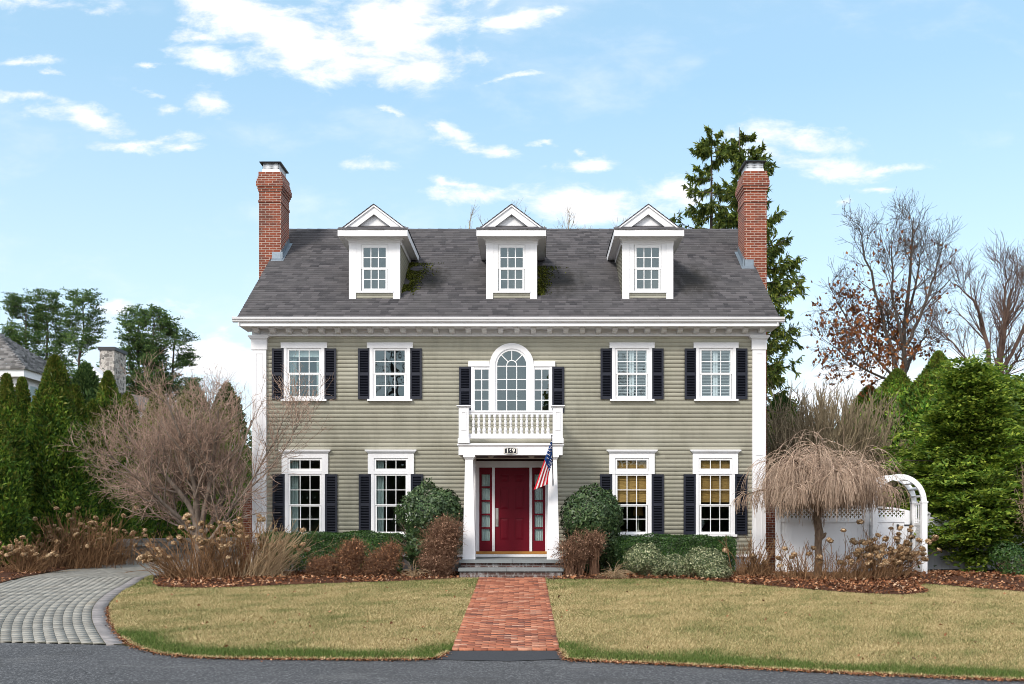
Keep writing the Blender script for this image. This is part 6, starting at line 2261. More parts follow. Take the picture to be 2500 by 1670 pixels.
def leafy_blob(name, label, cat, lobes, n, mat, size, seed, group=None, parent_z=None, rough=0.10, fill=0.35, updir=0.25, twigs=None):
    """lobes: (x, y, z, rx, ry, rz) ellipsoids; leaves face outward through the outer shell"""
    rg = np.random.default_rng(seed)
    x = float(np.mean([l[0] for l in lobes])); y = float(np.mean([l[1] for l in lobes]))
    z0 = float(gh(y)) + 0.02
    o = empty(name, (x, y, z0), label, cat, group)
    vol = np.array([(l[3] * l[5]) for l in lobes])
    cnt = (n * vol / vol.sum()).astype(int)
    Ps, Ns = [], []
    for l, c_ in zip(lobes, cnt):
        dv = sphere_dirs(int(c_ * 1.7), rg)
        dv = dv[(dv[:, 1] < 0.55)][:c_]                       # the back against the wall is thin
        cen = np.array(l[:3]); rad = np.array(l[3:])
        lp = lump(dv * 3.0, rg, 2.2, 7) + 0.6 * lump(dv * 3.0, rg, 6.0, 7)
        s = 1 + rough * 1.6 * lp - fill * rg.uniform(0, 1, len(dv)) ** 2.4 + 0.03 * np.abs(rg.normal(size=len(dv)))
        Ps.append(cen + dv * rad * s[:, None])
        Ns.append(unit(dv / rad))
    P = np.concatenate(Ps); N = np.concatenate(Ns)
    k = P[:, 2] > z0
    P, N = P[k], N[k]
    tv = unit(np.cross(N, rg.normal(size=N.shape))) + N * updir + np.array([0, 0, updir])
    V, F = leaf_quads(P, tv, size[0] * rg.uniform(0.7, 1.3, len(P)), size[1] * rg.uniform(0.7, 1.3, len(P)), rg, N, 0.2)
    mesh_np('foliage', V, F, M[mat], o)
    S = np.array([[x, y, z0 - 0.03]]).repeat(14, 0) + rg.normal(size=(14, 3)) * np.array([0.12, 0.1, 0])
    top = max(l[2] for l in lobes)
    P_, R_ = walk(S, np.stack([rg.normal(size=14) * 0.5, rg.normal(size=14) * 0.3, np.ones(14)], 1), np.full(14, (top - z0) * 0.95), 6, 0.1, (0, 0, 0), rg, 0.022, 0.008)
    P1_, R1_ = sprout(P_, R_, 6, 0.25, 0.95, (30, 60), (0.2, 0.45), 4, 0.1, (0, 0, 0.05), rg, 0.6, 0.4, 0.004)
    V, F = merge([tubes(P_, R_, 5), tubes(P1_, R1_, 3)])
    mesh_np('stems', V, F, M['cherrybark'], o)
    return o


def lobe(px, py, rx, rz, d, ry=None):
    s = d / FPX
    return (wx(px, d), d, wz(py, d), rx * s, (ry if ry else rx) * s, rz * s)


leafy_blob('round_bush', 'large clipped dark evergreen bush left of the porch, hiding part of a window', 'bush', [lobe(1050, 1262, 74, 76, 24.1), lobe(1052, 1330, 66, 66, 24.1), lobe(1085, 1240, 38, 42, 24.0)], 15000, 'rhodo', (0.085, 0.042), 501, 'round evergreen bushes beside the porch', rough=0.15)
leafy_blob('round_bush', 'large clipped dark evergreen bush right of the porch, hiding part of a window', 'bush', [lobe(1442, 1262, 71, 70, 24.1), lobe(1448, 1325, 62, 70, 24.2), lobe(1480, 1262, 38, 56, 24.2)], 15000, 'rhodo', (0.080, 0.040), 502, 'round evergreen bushes beside the porch', rough=0.15)


def box_hedge(label, px0, px1, py_top, d, dep, n, seed):
    rg = np.random.default_rng(seed)
    x0, x1 = wx(px0, d), wx(px1, d)
    zt = wz(py_top, d)
    z0 = float(gh(d)) + 0.02
    o = empty('box_hedge', ((x0 + x1) / 2, d, z0), label, 'hedge', 'clipped box hedges under the windows')
    nt = n // 3
    F_ = np.stack([rg.uniform(x0, x1, n - nt), np.full(n - nt, d - dep / 2), z0 + 0.12 + (zt - z0 - 0.12) * rg.uniform(0, 1, n - nt) ** 0.8], 1)
    Nf = np.tile([0, -1.0, 0.2], (n - nt, 1))
    T_ = np.stack([rg.uniform(x0, x1, nt), d + dep * rg.uniform(-0.5, 0.5, nt), np.full(nt, zt)], 1)
    Nt = np.tile([0, 0, 1.0], (nt, 1))
    P = np.concatenate([F_, T_]); N = np.concatenate([Nf, Nt])
    lp = lump(P, rg, 5.0, 8) * 0.10 + lump(P, rg, 14.0, 8) * 0.05
    P = P + N * (lp - 0.22 * rg.uniform(0, 1, len(P)) ** 2.2 + 0.015 * np.abs(rg.normal(size=len(P))))[:, None]
    e = np.minimum(P[:, 0] - x0, x1 - P[:, 0])
    P[:, 2] -= np.where(e < 0.15, (0.15 - e) * 0.5, 0)
    tv = unit(np.cross(N, rg.normal(size=N.shape))) + N * 0.4
    V, F = leaf_quads(P, tv, 0.042 * rg.uniform(0.7, 1.4, len(P)), 0.024 * rg.uniform(0.7, 1.3, len(P)), rg, N, 0.2)
    mesh_np('foliage', V, F, M['box'], o)
    K = 60
    S = np.stack([rg.uniform(x0 + 0.1, x1 - 0.1, K), np.full(K, d) + rg.normal(size=K) * 0.08, np.full(K, z0 - 0.02)], 1)
    P_, R_ = walk(S, np.stack([rg.normal(size=K) * 0.3, rg.normal(size=K) * 0.2, np.ones(K)], 1), np.full(K, zt - z0 - 0.08), 5, 0.08, (0, 0, 0), rg, 0.012, 0.005)
    V, F = tubes(P_, R_, 4)
    mesh_np('stems', V, F, M['cherrybark'], o)
    return o


box_hedge('clipped dark green box hedge under the two left ground floor windows', 640, 985, 1302, 24.35, 0.75, 26000, 511)
box_hedge('clipped dark green box hedge under the two right ground floor windows', 1490, 1790, 1311, 24.35, 0.75, 24000, 512)
leafy_blob('variegated_bush', 'left rounded bush of cream edged leaves before the right hedge', 'bush', [lobe(1573, 1368, 48, 40, 23.3), lobe(1600, 1385, 28, 28, 23.2)], 5200, 'varieg', (0.048, 0.030), 521, 'cream edged bushes', rough=0.12)
leafy_blob('variegated_bush', 'smallest low bush of cream edged leaves, between its two larger neighbours', 'bush', [lobe(1643, 1383, 36, 28, 23.2), lobe(1660, 1395, 24, 18, 23.1)], 3200, 'varieg', (0.045, 0.028), 522, 'cream edged bushes', rough=0.12)
leafy_blob('variegated_bush', 'right and largest bush of cream edged leaves, next to the dried hydrangea clump', 'bush', [lobe(1722, 1378, 52, 40, 23.0), lobe(1745, 1398, 42, 24, 22.8)], 6200, 'varieg', (0.048, 0.030), 523, 'cream edged bushes', rough=0.12)


def dry_shrub(label, lobes, mat, twig, n, ntw, seed, droopy=0.0, size=(0.05, 0.022), group='russet deciduous shrubs by the steps', name='dry_shrub'):
    rg = np.random.default_rng(seed)
    x = float(np.mean([l[0] for l in lobes])); y = float(np.mean([l[1] for l in lobes]))
    z0 = float(gh(y)) + 0.03
    o = empty(name, (x, y, z0), label, 'shrub', group)
    Ts, Ps = [], []
    for l in lobes:
        k = int(ntw / len(lobes))
        dv = sphere_dirs(k, rg)
        dv[:, 1] = -np.abs(dv[:, 1]) * 0.9 + 0.25
        s = rg.uniform(0.55, 1.12, (k, 1))
        tip = np.array(l[:3]) + dv * np.array(l[3:]) * s
        tip[:, 2] = np.maximum(tip[:, 2], z0 + 0.05)
        base = np.array([l[0], l[1], z0 - 0.02]) + rg.normal(size=(k, 3)) * np.array([0.05, 0.05, 0])
        u = np.linspace(0, 1, 7)[None, :, None]
        mid = base * 0.45 + tip * 0.55
        mid[:, 2] = np.maximum(base[:, 2], tip[:, 2]) * 0.6 + (l[2] + l[5]) * 0.4
        mid += rg.normal(size=mid.shape) * 0.08
        Q = (1 - u) ** 2 * base[:, None] + 2 * u * (1 - u) * mid[:, None] + u ** 2 * tip[:, None]
        Q[:, 1:] += rg.normal(size=Q[:, 1:].shape) * 0.018
        Ts.append((Q, np.full((k, 1), 0.0055) * np.linspace(1, 0.5, 7)[None]))
    Q = np.concatenate([t_[0] for t_ in Ts]); Qr = np.concatenate([t_[1] for t_ in Ts])
    P1, R1 = sprout(Q, Qr, 4, 0.3, 0.98, (25, 70), (0.10, 0.30), 4, 0.22, (0, 0, -0.02 - droopy), rg, 0.75, 0.6, 0.0028, tl=0.2)
    V, F = merge([tubes(Q, Qr, 3), tubes(P1, R1, 3)])
    mesh_np('stems', V, F, M[twig], o)
    C = np.concatenate([P1[:, 1], P1[:, 2], P1[:, -1], Q[:, 4], Q[:, 5]])
    k = rg.integers(0, len(C), n)
    Pl = C[k] + rg.normal(size=(n, 3)) * 0.02
    U = rg.normal(size=(n, 3)) + np.array([0, 0, -0.7])
    V, F = leaf_quads(Pl, U, size[0] * rg.uniform(0.6, 1.4, n), size[1] * rg.uniform(0.6, 1.4, n), rg, None, 0.35)
    mesh_np('leaves', V, F, M[mat], o)
    return o


dry_shrub('low russet shrub with arching twigs at the left end, beside the straw coloured hydrangea', [lobe(790, 1388, 44, 30, 23.2)], 'russet', 'redtwig', 1500, 320, 531)
dry_shrub('russet mop headed shrub in the middle before the left box hedge', [lobe(850, 1378, 44, 48, 23.2), lobe(865, 1345, 26, 28, 23.2)], 'russet', 'redtwig', 2800, 520, 532)
dry_shrub('russet mop headed shrub before the dark round bush left of the porch', [lobe(925, 1382, 52, 46, 23.2), lobe(955, 1352, 26, 26, 23.3)], 'russet', 'redtwig', 2800, 520, 533)
dry_shrub('tall mauve brown shrub between the left round bush and the porch column', [lobe(1075, 1325, 58, 56, 23.2), lobe(1090, 1290, 42, 32, 23.2), lobe(1065, 1375, 50, 30, 23.1)], 'mauve', 'redtwig', 3400, 820, 534)
dry_shrub('red tipped shrub with thin outer twigs right of the porch steps', [lobe(1415, 1335, 48, 40, 23.2), lobe(1390, 1350, 44, 44, 23.1), lobe(1450, 1315, 28, 22, 23.3)], 'mauve', 'redtwig', 1700, 420, 535)
dry_shrub('bare reddish twigs at the right edge of the photo, beside the false cypress', [lobe(2525, 1215, 52, 115, 22.5)], 'mauve', 'mapletwig', 260, 110, 536, group='loose shrubs at the right edge')
leafy_blob('round_bush', 'small dark green bush at the right edge under the false cypress', 'bush', [lobe(2500, 1392, 50, 50, 23.6), lobe(2455, 1360, 40, 40, 24.8)], 4200, 'box', (0.07, 0.035), 541, 'loose shrubs at the right edge', rough=0.12)

# strappy pale perennials
def tuft(label, px, py, d, n, H, seed):
    rg = np.random.default_rng(seed)
    x = wx(px, d); z = float(gh(d)) + 0.03
    S = np.stack([x + rg.normal(size=n) * 0.05, d + rg.normal(size=n) * 0.05, np.full(n, z)], 1)
    P, Rr = walk(S, np.stack([rg.normal(size=n) * 0.6, rg.normal(size=n) * 0.4, np.ones(n)], 1), H * rg.uniform(0.6, 1.2, n), 7, 0.05, (0, 0, -0.32), rg, 0.007, 0.003)
    V, F = tubes(P, Rr, 3)
    o = mesh_np('dead_perennial', V, F, M['stem2'], None, (x, d, z))
    return tag(o, label, 'plant', 'limp straw perennials in the mulch')
tuft('limp straw coloured tuft in the leaves left of the steps', 1010, 1412, 22.9, 50, 0.42, 551)
tuft('wide limp straw coloured tuft in the leaves right of the red tipped shrub', 1500, 1410, 22.8, 90, 0.48, 552)

# moss on the roof beside the dormers
rg = np.random.default_rng(561)
Pm, Nm = [], []
for (cx_, y0_, y1_, wdt, n) in ((-4.06 + 0.655, 25.35, 27.2, 0.26, 2600), (-0.537 + 0.655, 25.4, 27.0, 0.22, 1500)):
    s = rg.uniform(0, 1, n)
    y = y0_ + (y1_ - y0_) * s
    w_ = np.abs(rg.normal(size=n)) * wdt * (0.4 + 0.9 * s)
    x = cx_ + 0.01 + w_
    k = lump(np.stack([x * 3, y * 3, y * 0], 1), rg, 3.0, 6) > -0.25
    x, y = x[k], y[k]
    Pm.append(np.stack([x, y, roof_z(y) + 0.02 + 0.05 * rg.uniform(size=len(x)) * np.exp(-(x - cx_) * 5)], 1))
P = np.concatenate(Pm)
V, F = leaf_quads(P, rg.normal(size=P.shape) + np.array([0, 0, 0.6]), 0.05, 0.032, rg, None)
o = mesh_np('moss', V, F, M['moss'])
tag(o, 'green moss growing on the shingles beside two dormers', 'moss', kind='stuff')

# ---------------------------------------------------------------- fence, gate and arbor
fd = 24.7


def lattice(mb, x0, x1, z0, z1, y, step=0.105, w=0.028):
    """diagonal slats clipped to the rectangle"""
    h = z1 - z0
    for s in (1, -1):
        k = -int(h / step) - 1
        while x0 + k * step < x1 + h:
            xa_ = x0 + k * step
            pts = []
            a0, b0 = (xa_, z0), (xa_ + h, z1)
            if s < 0: a0, b0 = (xa_, z1), (xa_ + h, z0)
            t0 = max(0, (x0 - a0[0]) / h); t1 = min(1, (x1 - a0[0]) / h)
            if t1 > t0 + 0.02:
                p = (a0[0] + h * t0, a0[1] + (b0[1] - a0[1]) * t0)
                q = (a0[0] + h * t1, a0[1] + (b0[1] - a0[1]) * t1)
                dx_, dz_ = q[0] - p[0], q[1] - p[1]
                l_ = math.hypot(dx_, dz_)
                nx_, nz_ = -dz_ / l_ * w / 2, dx_ / l_ * w / 2
                yy_ = y if s > 0 else y + 0.008
                mb.prism([(p[0] + nx_, p[1] + nz_), (p[0] - nx_, p[1] - nz_), (q[0] - nx_, q[1] - nz_), (q[0] + nx_, q[1] + nz_)], 'y', yy_, yy_ + 0.007)
            k += 1


def fence_panel(o, x0, x1, y, zb, zl, zt, mat, planks=0.15):
    mb = MB()
    mb.box(x0, x1, y - 0.02, y + 0.03, zl - 0.10, zl)            # rails
    mb.box(x0, x1, y - 0.02, y + 0.03, zt - 0.05, zt)
    mb.box(x0, x1, y - 0.02, y + 0.03, zb, zb + 0.13)
    x = x0
    while x < x1 - 0.01:
        e = min(x + planks, x1)
        mb.box(x + 0.002, e - 0.002, y, y + 0.012, zb + 0.13, zl - 0.10)
        x = e
    mb.box(x0, x1, y + 0.006, y + 0.016, zb + 0.13, zl - 0.1)
    mb.build('panel', mat, o)
    mb = MB()
    lattice(mb, x0, x1, zl, zt - 0.05, y)
    mb.build('lattice', mat, o)


def fpost(o, x0, x1, y, zb, zt, mat, cap=True):
    mb = MB()
    w = (x1 - x0)
    mb.box(x0, x1, y - w / 2, y + w / 2, zb, zt)
    if cap:
        mb.box(x0 - 0.015, x1 + 0.015, y - w / 2 - 0.015, y + w / 2 + 0.015, zt, zt + 0.03)
        mb.frustum((x0 - 0.01, x1 + 0.01, y - w / 2 - 0.01, y + w / 2 + 0.01, zt + 0.03), (x0 + w * 0.42, x1 - w * 0.42, y - 0.01, y + 0.01, zt + 0.09))
    mb.build('post', mat, o)


vx = lambda px: wx(px, fd)
vz = lambda py: wz(py, fd)
zb0 = 0.57
fe = empty('vinyl_fence', (vx(1900), fd, 0.55), 'white vinyl privacy fence with lattice top behind the weeping cherry', 'fence')
fpost(fe, vx(1894), vx(1904.5), fd, 0.5, vz(1232), M['vinyl'])
fence_panel(fe, vx(1904.5), vx(2108), fd, zb0, vz(1265), vz(1233), M['vinyl'])
fpost(fe, vx(2108), vx(2120), fd, 0.5, vz(1226), M['vinyl'])
gt = empty('garden_gate', (vx(2170), fd, 0.55), 'white vinyl garden gate with curved lattice top under the arbor', 'gate')
g0, g1 = vx(2128), vx(2220)
mb = MB()
mb.box(g0, g0 + 0.11, fd - 0.025, fd + 0.03, zb0, vz(1230))
mb.box(g1 - 0.13, g1, fd - 0.025, fd + 0.03, zb0, vz(1247))
mb.box(g0 + 0.11, g1 - 0.13, fd - 0.02, fd + 0.025, vz(1275), vz(1263))
mb.box(g0 + 0.11, g1 - 0.13, fd - 0.02, fd + 0.025, zb0, zb0 + 0.13)
n = 10
for i in range(n):                                            # curved top rail
    s0_, s1_ = i / n, (i + 1) / n
    cz = lambda s: vz(1236) + (vz(1247) - vz(1236)) * s ** 2.2
    xa_, xb_ = g0 + (g1 - g0) * s0_, g0 + (g1 - g0) * s1_
    mb.prism([(xa_, cz(s0_) - 0.05), (xb_, cz(s1_) - 0.05), (xb_, cz(s1_)), (xa_, cz(s0_))], 'y', fd - 0.022, fd + 0.028)
x = g0 + 0.11
while x < g1 - 0.14:
    mb.box(x + 0.002, min(x + 0.15, g1 - 0.13) - 0.002, fd, fd + 0.012, zb0 + 0.13, vz(1275))
    x += 0.15
mb.box(g0 + 0.11, g1 - 0.13, fd + 0.006, fd + 0.016, zb0 + 0.13, vz(1275))
lattice(mb, g0 + 0.11, g1 - 0.13, vz(1263), vz(1245), fd)
mb.build('gate_leaf', M['vinyl'], gt)
mb = MB()
for pz_ in (1282, 1386):
    mb.box(g1 - 0.14, g1 + 0.05, fd - 0.045, fd - 0.026, vz(pz_ + 1.5), vz(pz_ - 1.5))
    mb.tube((g1 + 0.005, fd - 0.045, vz(pz_ + 3.5)), (g1 + 0.005, fd - 0.045, vz(pz_ - 3.5)), 0.014)
mb.box(g1 - 0.32, g1 - 0.28, fd - 0.05, fd - 0.0, vz(1287), vz(1280))
mb.build('hinge', M['black'], gt)
ab = empty('garden_arbor', (vx(2190), fd - 0.2, 0.55), 'white arched garden arbor over the gate, lattice between its posts', 'arbor')
axl, axr = vx(2124), vx(2243)
for yq, dx0 in ((fd - 0.32, 0.0), (fd + 0.32, 0.0)):
    for xx in (axl, axr):
        mb = MB()
        mb.box(xx - 0.065, xx + 0.065, yq - 0.065, yq + 0.065, 0.5, vz(1228))
        mb.box(xx - 0.08, xx + 0.08, yq - 0.08, yq + 0.08, vz(1228), vz(1224))
        mb.build('post', M['vinyl'], ab)
acx, acz = (axl + axr) / 2, vz(1224)
ro = (axr - axl) / 2 + 0.06
for yq in (fd - 0.32, fd + 0.32):
    mb = MB()
    arch_ring(mb, acx, acz, ro - 0.125, ro, yq - 0.03, yq + 0.03, n=32)
    mb.build('arch', M['vinyl'], ab)
mb = MB()
for a_ in np.linspace(12, 168, 9):
    M4 = Matrix.Translation((acx + (ro - 0.075) * math.cos(R(a_)), fd, acz + (ro - 0.075) * math.sin(R(a_)))) @ Matrix.Rotation(-R(a_), 4, 'Y')
    mb.box(-0.05, 0.05, -0.36, 0.36, -0.018, 0.018, 0, M4)
mb.build('rungs', M['vinyl'], ab)
for xx in (axl, axr):
    mb = MB()
    yA, yB = fd - 0.245, fd + 0.245
    for za_, zb_ in ((vz(1283), vz(1277)), (vz(1395), vz(1388)), (vz(1232), vz(1228))):
        mb.box(xx - 0.02, xx + 0.02, yA, yB, za_, zb_)
    for i in range(3):
        yy_ = yA + (yB - yA) * (i + 0.5) / 3
        mb.box(xx - 0.012, xx + 0.012, yy_ - 0.012, yy_ + 0.012, vz(1277), vz(1232))
    for i in range(14):
        for s in (1, -1):
            z = vz(1388) + (vz(1283) - vz(1388)) * i / 14
            M4 = Matrix.Translation((xx + 0.006 * s, fd, z + 0.12)) @ Matrix.Rotation(R(45 * s), 4, 'X')
            mb.box(-0.004, 0.004, -0.33, 0.33, -0.013, 0.013, 0, M4)
    mb.build('lattice', M['vinyl'], ab)
f2 = empty('vinyl_fence', (vx(2400), fd + 1.3, 0.55), 'grey white plank fence behind the false cypress at right', 'fence')
mb = MB()
xa_ = wx(2266, fd + 1.2)
y = fd + 1.3
for i in range(26):
    mb.box(xa_ + i * 0.2 + 0.003, xa_ + (i + 1) * 0.2 - 0.003, y, y + 0.02, 0.6, wz(1262, y) + (0.02 if i % 2 else 0))
mb.box(xa_, xa_ + 5.2, y + 0.02, y + 0.06, 0.9, 1.0)
mb.box(xa_, xa_ + 5.2, y + 0.02, y + 0.06, 1.6, 1.7)
mb.build('planks', M['greyvinyl'], f2)
for i in range(3):
    fpost(f2, xa_ + i * 2.5, xa_ + i * 2.5 + 0.12, y + 0.12, 0.5, wz(1256, y), M['greyvinyl'])

# ---------------------------------------------------------------- dry stone wall by the drive
rg = np.random.default_rng(601)
V, F = [], []
wp = [np.array(G(296, 1371)), np.array((-12.1, 33.8)), np.array((-10.2, 35.0)), np.array((-9.3, 36.5))]
wl = dense(wp, 0.05)
seg = np.linalg.norm(np.diff(wl, axis=0), axis=1); ss = np.concatenate([[0], np.cumsum(seg)])
mb = MB()
zc = 0.5
for course in range(6):
    hgt = rg.uniform(0.10, 0.15)
    s = -rg.uniform(0, 0.2)
    while s < ss[-1]:
        w_ = rg.uniform(0.22, 0.55)
        m_ = s + w_ / 2
        x = np.interp(m_, ss, wl[:, 0]); y = np.interp(m_, ss, wl[:, 1])
        x2 = np.interp(m_ + 0.05, ss, wl[:, 0]); y2 = np.interp(m_ + 0.05, ss, wl[:, 1])
        ang = math.atan2(y2 - y, x2 - x) + rg.normal() * 0.05
        M4 = Matrix.Translation((x, y + rg.normal() * 0.02, zc)) @ Matrix.Rotation(ang, 4, 'Z')
        dd_ = 0.2 + rg.uniform(0, 0.05)
        jj = rg.uniform(0.006, 0.02, 4)
        mb.frustum((0, 0, 0, 0, 0), (0, 0, 0, 0, 0)) if False else None
        vv = [(-w_ / 2 + 0.006, -dd_, 0.004), (w_ / 2 - 0.006, -dd_, 0.004), (w_ / 2 - 0.006, dd_, 0.004), (-w_ / 2 + 0.006, dd_, 0.004),
              (-w_ / 2 + jj[0], -dd_ + jj[1], hgt - 0.004), (w_ / 2 - jj[2], -dd_ + jj[3], hgt - 0.004), (w_ / 2 - jj[0], dd_, hgt - 0.004), (-w_ / 2 + jj[2], dd_, hgt - 0.004)]
        mb.add([tuple(M4 @ Vector(q)) for q in vv], [(0, 3, 2, 1), (4, 5, 6, 7), (0, 1, 5, 4), (1, 2, 6, 5), (2, 3, 7, 6), (3, 0, 4, 7)])
        s += w_
    zc += hgt
tag(mb.build('stone_wall', M['wallstone'], None, tuple(np.append(wl[0], 0.5))), 'low dry stone retaining wall at the bend of the driveway', 'wall')

# ---------------------------------------------------------------- neighbours on the left
nd_ = 40.0
nh = empty('neighbor_house', (wx(-120, nd_), nd_ + 3, 0.5), 'pale blue neighbor house with grey cedar shake hip roof behind the arborvitae', 'house')
cx_, ey = wx(58, nd_), nd_
ez = wz(900, nd_)
W_, Dp = 11.0, 5.5
xw0, xw1 = cx_ - W_, cx_
mb = MB()
mb.box(xw0 + 0.3, xw1 - 0.35, ey + 0.35, ey + Dp - 0.3, 0.5, ez - 0.05)
mb.build('wall', M['bluewall'], nh)
mb = MB()
mb.box(xw0, xw1, ey, ey + 0.04, ez - 0.32, ez)
mb.box(xw1 - 0.04, xw1, ey + 0.04, ey + Dp, ez - 0.32, ez)
mb.box(xw0 + 0.04, xw1 - 0.04, ey + 0.04, ey + Dp, ez - 0.06, ez - 0.02)
mb.box(xw0 + 0.28, xw1 - 0.33, ey + 0.33, ey + Dp - 0.3, ez - 0.75, ez - 0.061)
mb.build('fascia', T, nh)
rh = 2.0
HR = 2.66
V, F = [], []
def hip_front(r):                                            # front slope: eave corner to apex
    return (xw0 - 0.1 + HR * r, xw1 + 0.1 - HR * r)
n = 15
for sidef in (0, 1):
    for r in range(n):
        s0_, s1_ = r / n, (r + 1) / n
        z0_, z1_ = ez + rh * s0_, ez + rh * s1_
        if sidef == 0:
            a0, a1 = hip_front(s0_)
        else:
            a0, a1 = ey - 0.1 + HR * s0_, ey + Dp - HR * s0_
        x = a0
        while x < a1:
            e = min(x + rg.uniform(0.12, 0.30), a1)
            o_ = len(V)
            h_ = 0.045 + rg.uniform(0, 0.04)
            if sidef == 0:
                V += [(x, ey - 0.1 + HR * s0_, z0_ + h_), (e, ey - 0.1 + HR * s0_, z0_ + h_), (e, ey - 0.1 + HR * s1_, z1_), (x, ey - 0.1 + HR * s1_, z1_), (x, ey - 0.1 + HR * s0_, z0_ - 0.02), (e, ey - 0.1 + HR * s0_, z0_ - 0.02)]
            else:
                xx = xw1 + 0.1 - HR * s0_; x2 = xw1 + 0.1 - HR * s1_
                V += [(xx, x, z0_ + h_), (xx, e, z0_ + h_), (x2, e, z1_), (x2, x, z1_), (xx, x, z0_ - 0.02), (xx, e, z0_ - 0.02)]
            F += [(o_, o_ + 1, o_ + 2, o_ + 3), (o_ + 4, o_ + 5, o_ + 1, o_)]
            x = e
    # hip caps
for r in range(20):
    s0_, s1_ = r / 20, (r + 1) / 20 + 0.012
    p = np.array([xw1 + 0.1 - HR * s0_, ey - 0.1 + HR * s0_, ez + rh * s0_ + 0.06]); q = np.array([xw1 + 0.1 - HR * s1_, ey - 0.1 + HR * s1_, ez + rh * s1_ + 0.035])
    o_ = len(V)
    V += [tuple(p + (-0.17, -0.03, -0.03)), tuple(q + (-0.17, -0.03, -0.03)), tuple(q), tuple(p), tuple(p + (0.03, 0.17, -0.03)), tuple(q + (0.03, 0.17, -0.03))]
    F += [(o_, o_ + 1, o_ + 2, o_ + 3), (o_ + 3, o_ + 2, o_ + 5, o_ + 4)]
mesh_np('roof', V, F, M['shake'], nh)
for (px, py, wpx, hpx) in ((76, 968, 22, 70), (-40, 980, 40, 90)):
    mb = MB()
    yq = ey + 0.30
    if px > 0:                                                # on the side wall, seen obliquely
        xq = xw1 - 0.32
        mb.box(xq, xq + 0.06, ey + 0.9, ey + 2.0, wz(985, 41), wz(938, 41))
        mb2 = MB(); mb2.box(xq + 0.055, xq + 0.07, ey + 1.02, ey + 1.88, wz(982, 41), wz(942, 41))
    else:
        mb.box(wx(px - 20, yq), wx(px + 20, yq), yq - 0.01, yq + 0.04, wz(py + 40, yq), wz(py - 40, yq))
        mb2 = MB(); mb2.box(wx(px - 16, yq), wx(px + 16, yq), yq - 0.02, yq - 0.01, wz(py + 36, yq), wz(py - 36, yq))
    w_ = mb.build('window', T, nh)
    mb2.build('pane', M['glass_up'], w_)
# lower wing roof running down to the right
V, F = [], []
wy = 46.0
p0_, p1_ = (wx(160, wy), wz(935, wy)), (wx(262, wy), wz(1012, wy))
for r in range(16):
    s0_, s1_ = r / 16, (r + 1) / 16
    a = (p1_[0] + (p0_[0] - p1_[0]) * s0_, p1_[1] + (p0_[1] - p1_[1]) * s0_); b_ = (p1_[0] + (p0_[0] - p1_[0]) * s1_, p1_[1] + (p0_[1] - p1_[1]) * s1_)
    y = wy - 2.5
    while y < wy + 5:
        e = y + rg.uniform(0.15, 0.32)
        o_ = len(V)
        V += [(a[0], y, a[1] + 0.03), (a[0], e, a[1] + 0.03), (b_[0], e, b_[1]), (b_[0], y, b_[1]), (a[0], y, a[1] - 0.02), (a[0], e, a[1] - 0.02)]
        F += [(o_, o_ + 1, o_ + 2, o_ + 3), (o_ + 4, o_ + 5, o_ + 1, o_)]
        y = e
mesh_np('wing_roof', V, F, M['shake'], nh)
mb = MB()
mb.box(p0_[0] - 3, p1_[0] - 0.4, wy - 2.2, wy + 4.8, 0.5, p1_[1] - 0.05)
mb.prism([(p0_[0] - 3, p1_[1] - 0.05), (p1_[0] - 0.4, p1_[1] - 0.05), (p0_[0], p0_[1] - 0.1), (p0_[0] - 3, p0_[1] - 0.1)], 'y', wy - 2.2, wy + 4.8)
mb.build('wing_wall', M['bluewall'], nh)

cd = 52.0
fh = empty('far_house', (wx(275, cd), cd + 3, 0.5), 'distant house with white gable and fieldstone chimney between the pines', 'house')
mb = MB()
sx0, sx1 = wx(243, cd), wx(279, cd)
mb.box(sx0, sx1, cd, cd + 1.5, 0.5, wz(855, cd))
mb.build('chimney', M['fieldstone'], fh)
mb = MB()
mb.box(sx0 - 0.06, sx1 + 0.06, cd - 0.06, cd + 1.56, wz(855, cd), wz(847, cd))
mb.build('chimney_cap', M['darkmetal'], fh)
mb = MB()
hx0, hx1 = wx(200, cd), wx(420, cd)
mb.box(hx0, hx1, cd + 1.0, cd + 8, 0.5, wz(1000, cd))
gx, gw = wx(243, cd), 0.62
gy0 = cd - 1.2
mb.box(gx - gw + 0.08, gx + gw - 0.08, gy0 + 0.1, cd + 1.0, 0.5, wz(925, cd))
mb.prism([(gx - gw + 0.08, wz(925, cd)), (gx + gw - 0.08, wz(925, cd)), (gx, wz(903, cd))], 'y', gy0 + 0.1, cd + 1)
mb.build('wall', M['vinyl'], fh)
mb = MB()
for s in (-1, 1):
    mb.prism([(gx, wz(899, cd)), (gx + s * (gw + 0.1), wz(928, cd)), (gx + s * (gw + 0.1), wz(933, cd)), (gx, wz(906, cd))], 'y', gy0, cd + 1)
mb.build('gable_trim', T, fh)
mb = MB()
mb.prism([(hx0 + 0.5, wz(998, cd)), (hx1 + 0.3, wz(998, cd)), (wx(330, cd), wz(962, cd)), (wx(300, cd), wz(955, cd)), (wx(255, cd), wz(955, cd))], 'y', cd + 0.8, cd + 8.2)
mb.build('roof', M['shake'], fh)

# ---------------------------------------------------------------- lawn blades and fallen leaves
rg = np.random.default_rng(701)


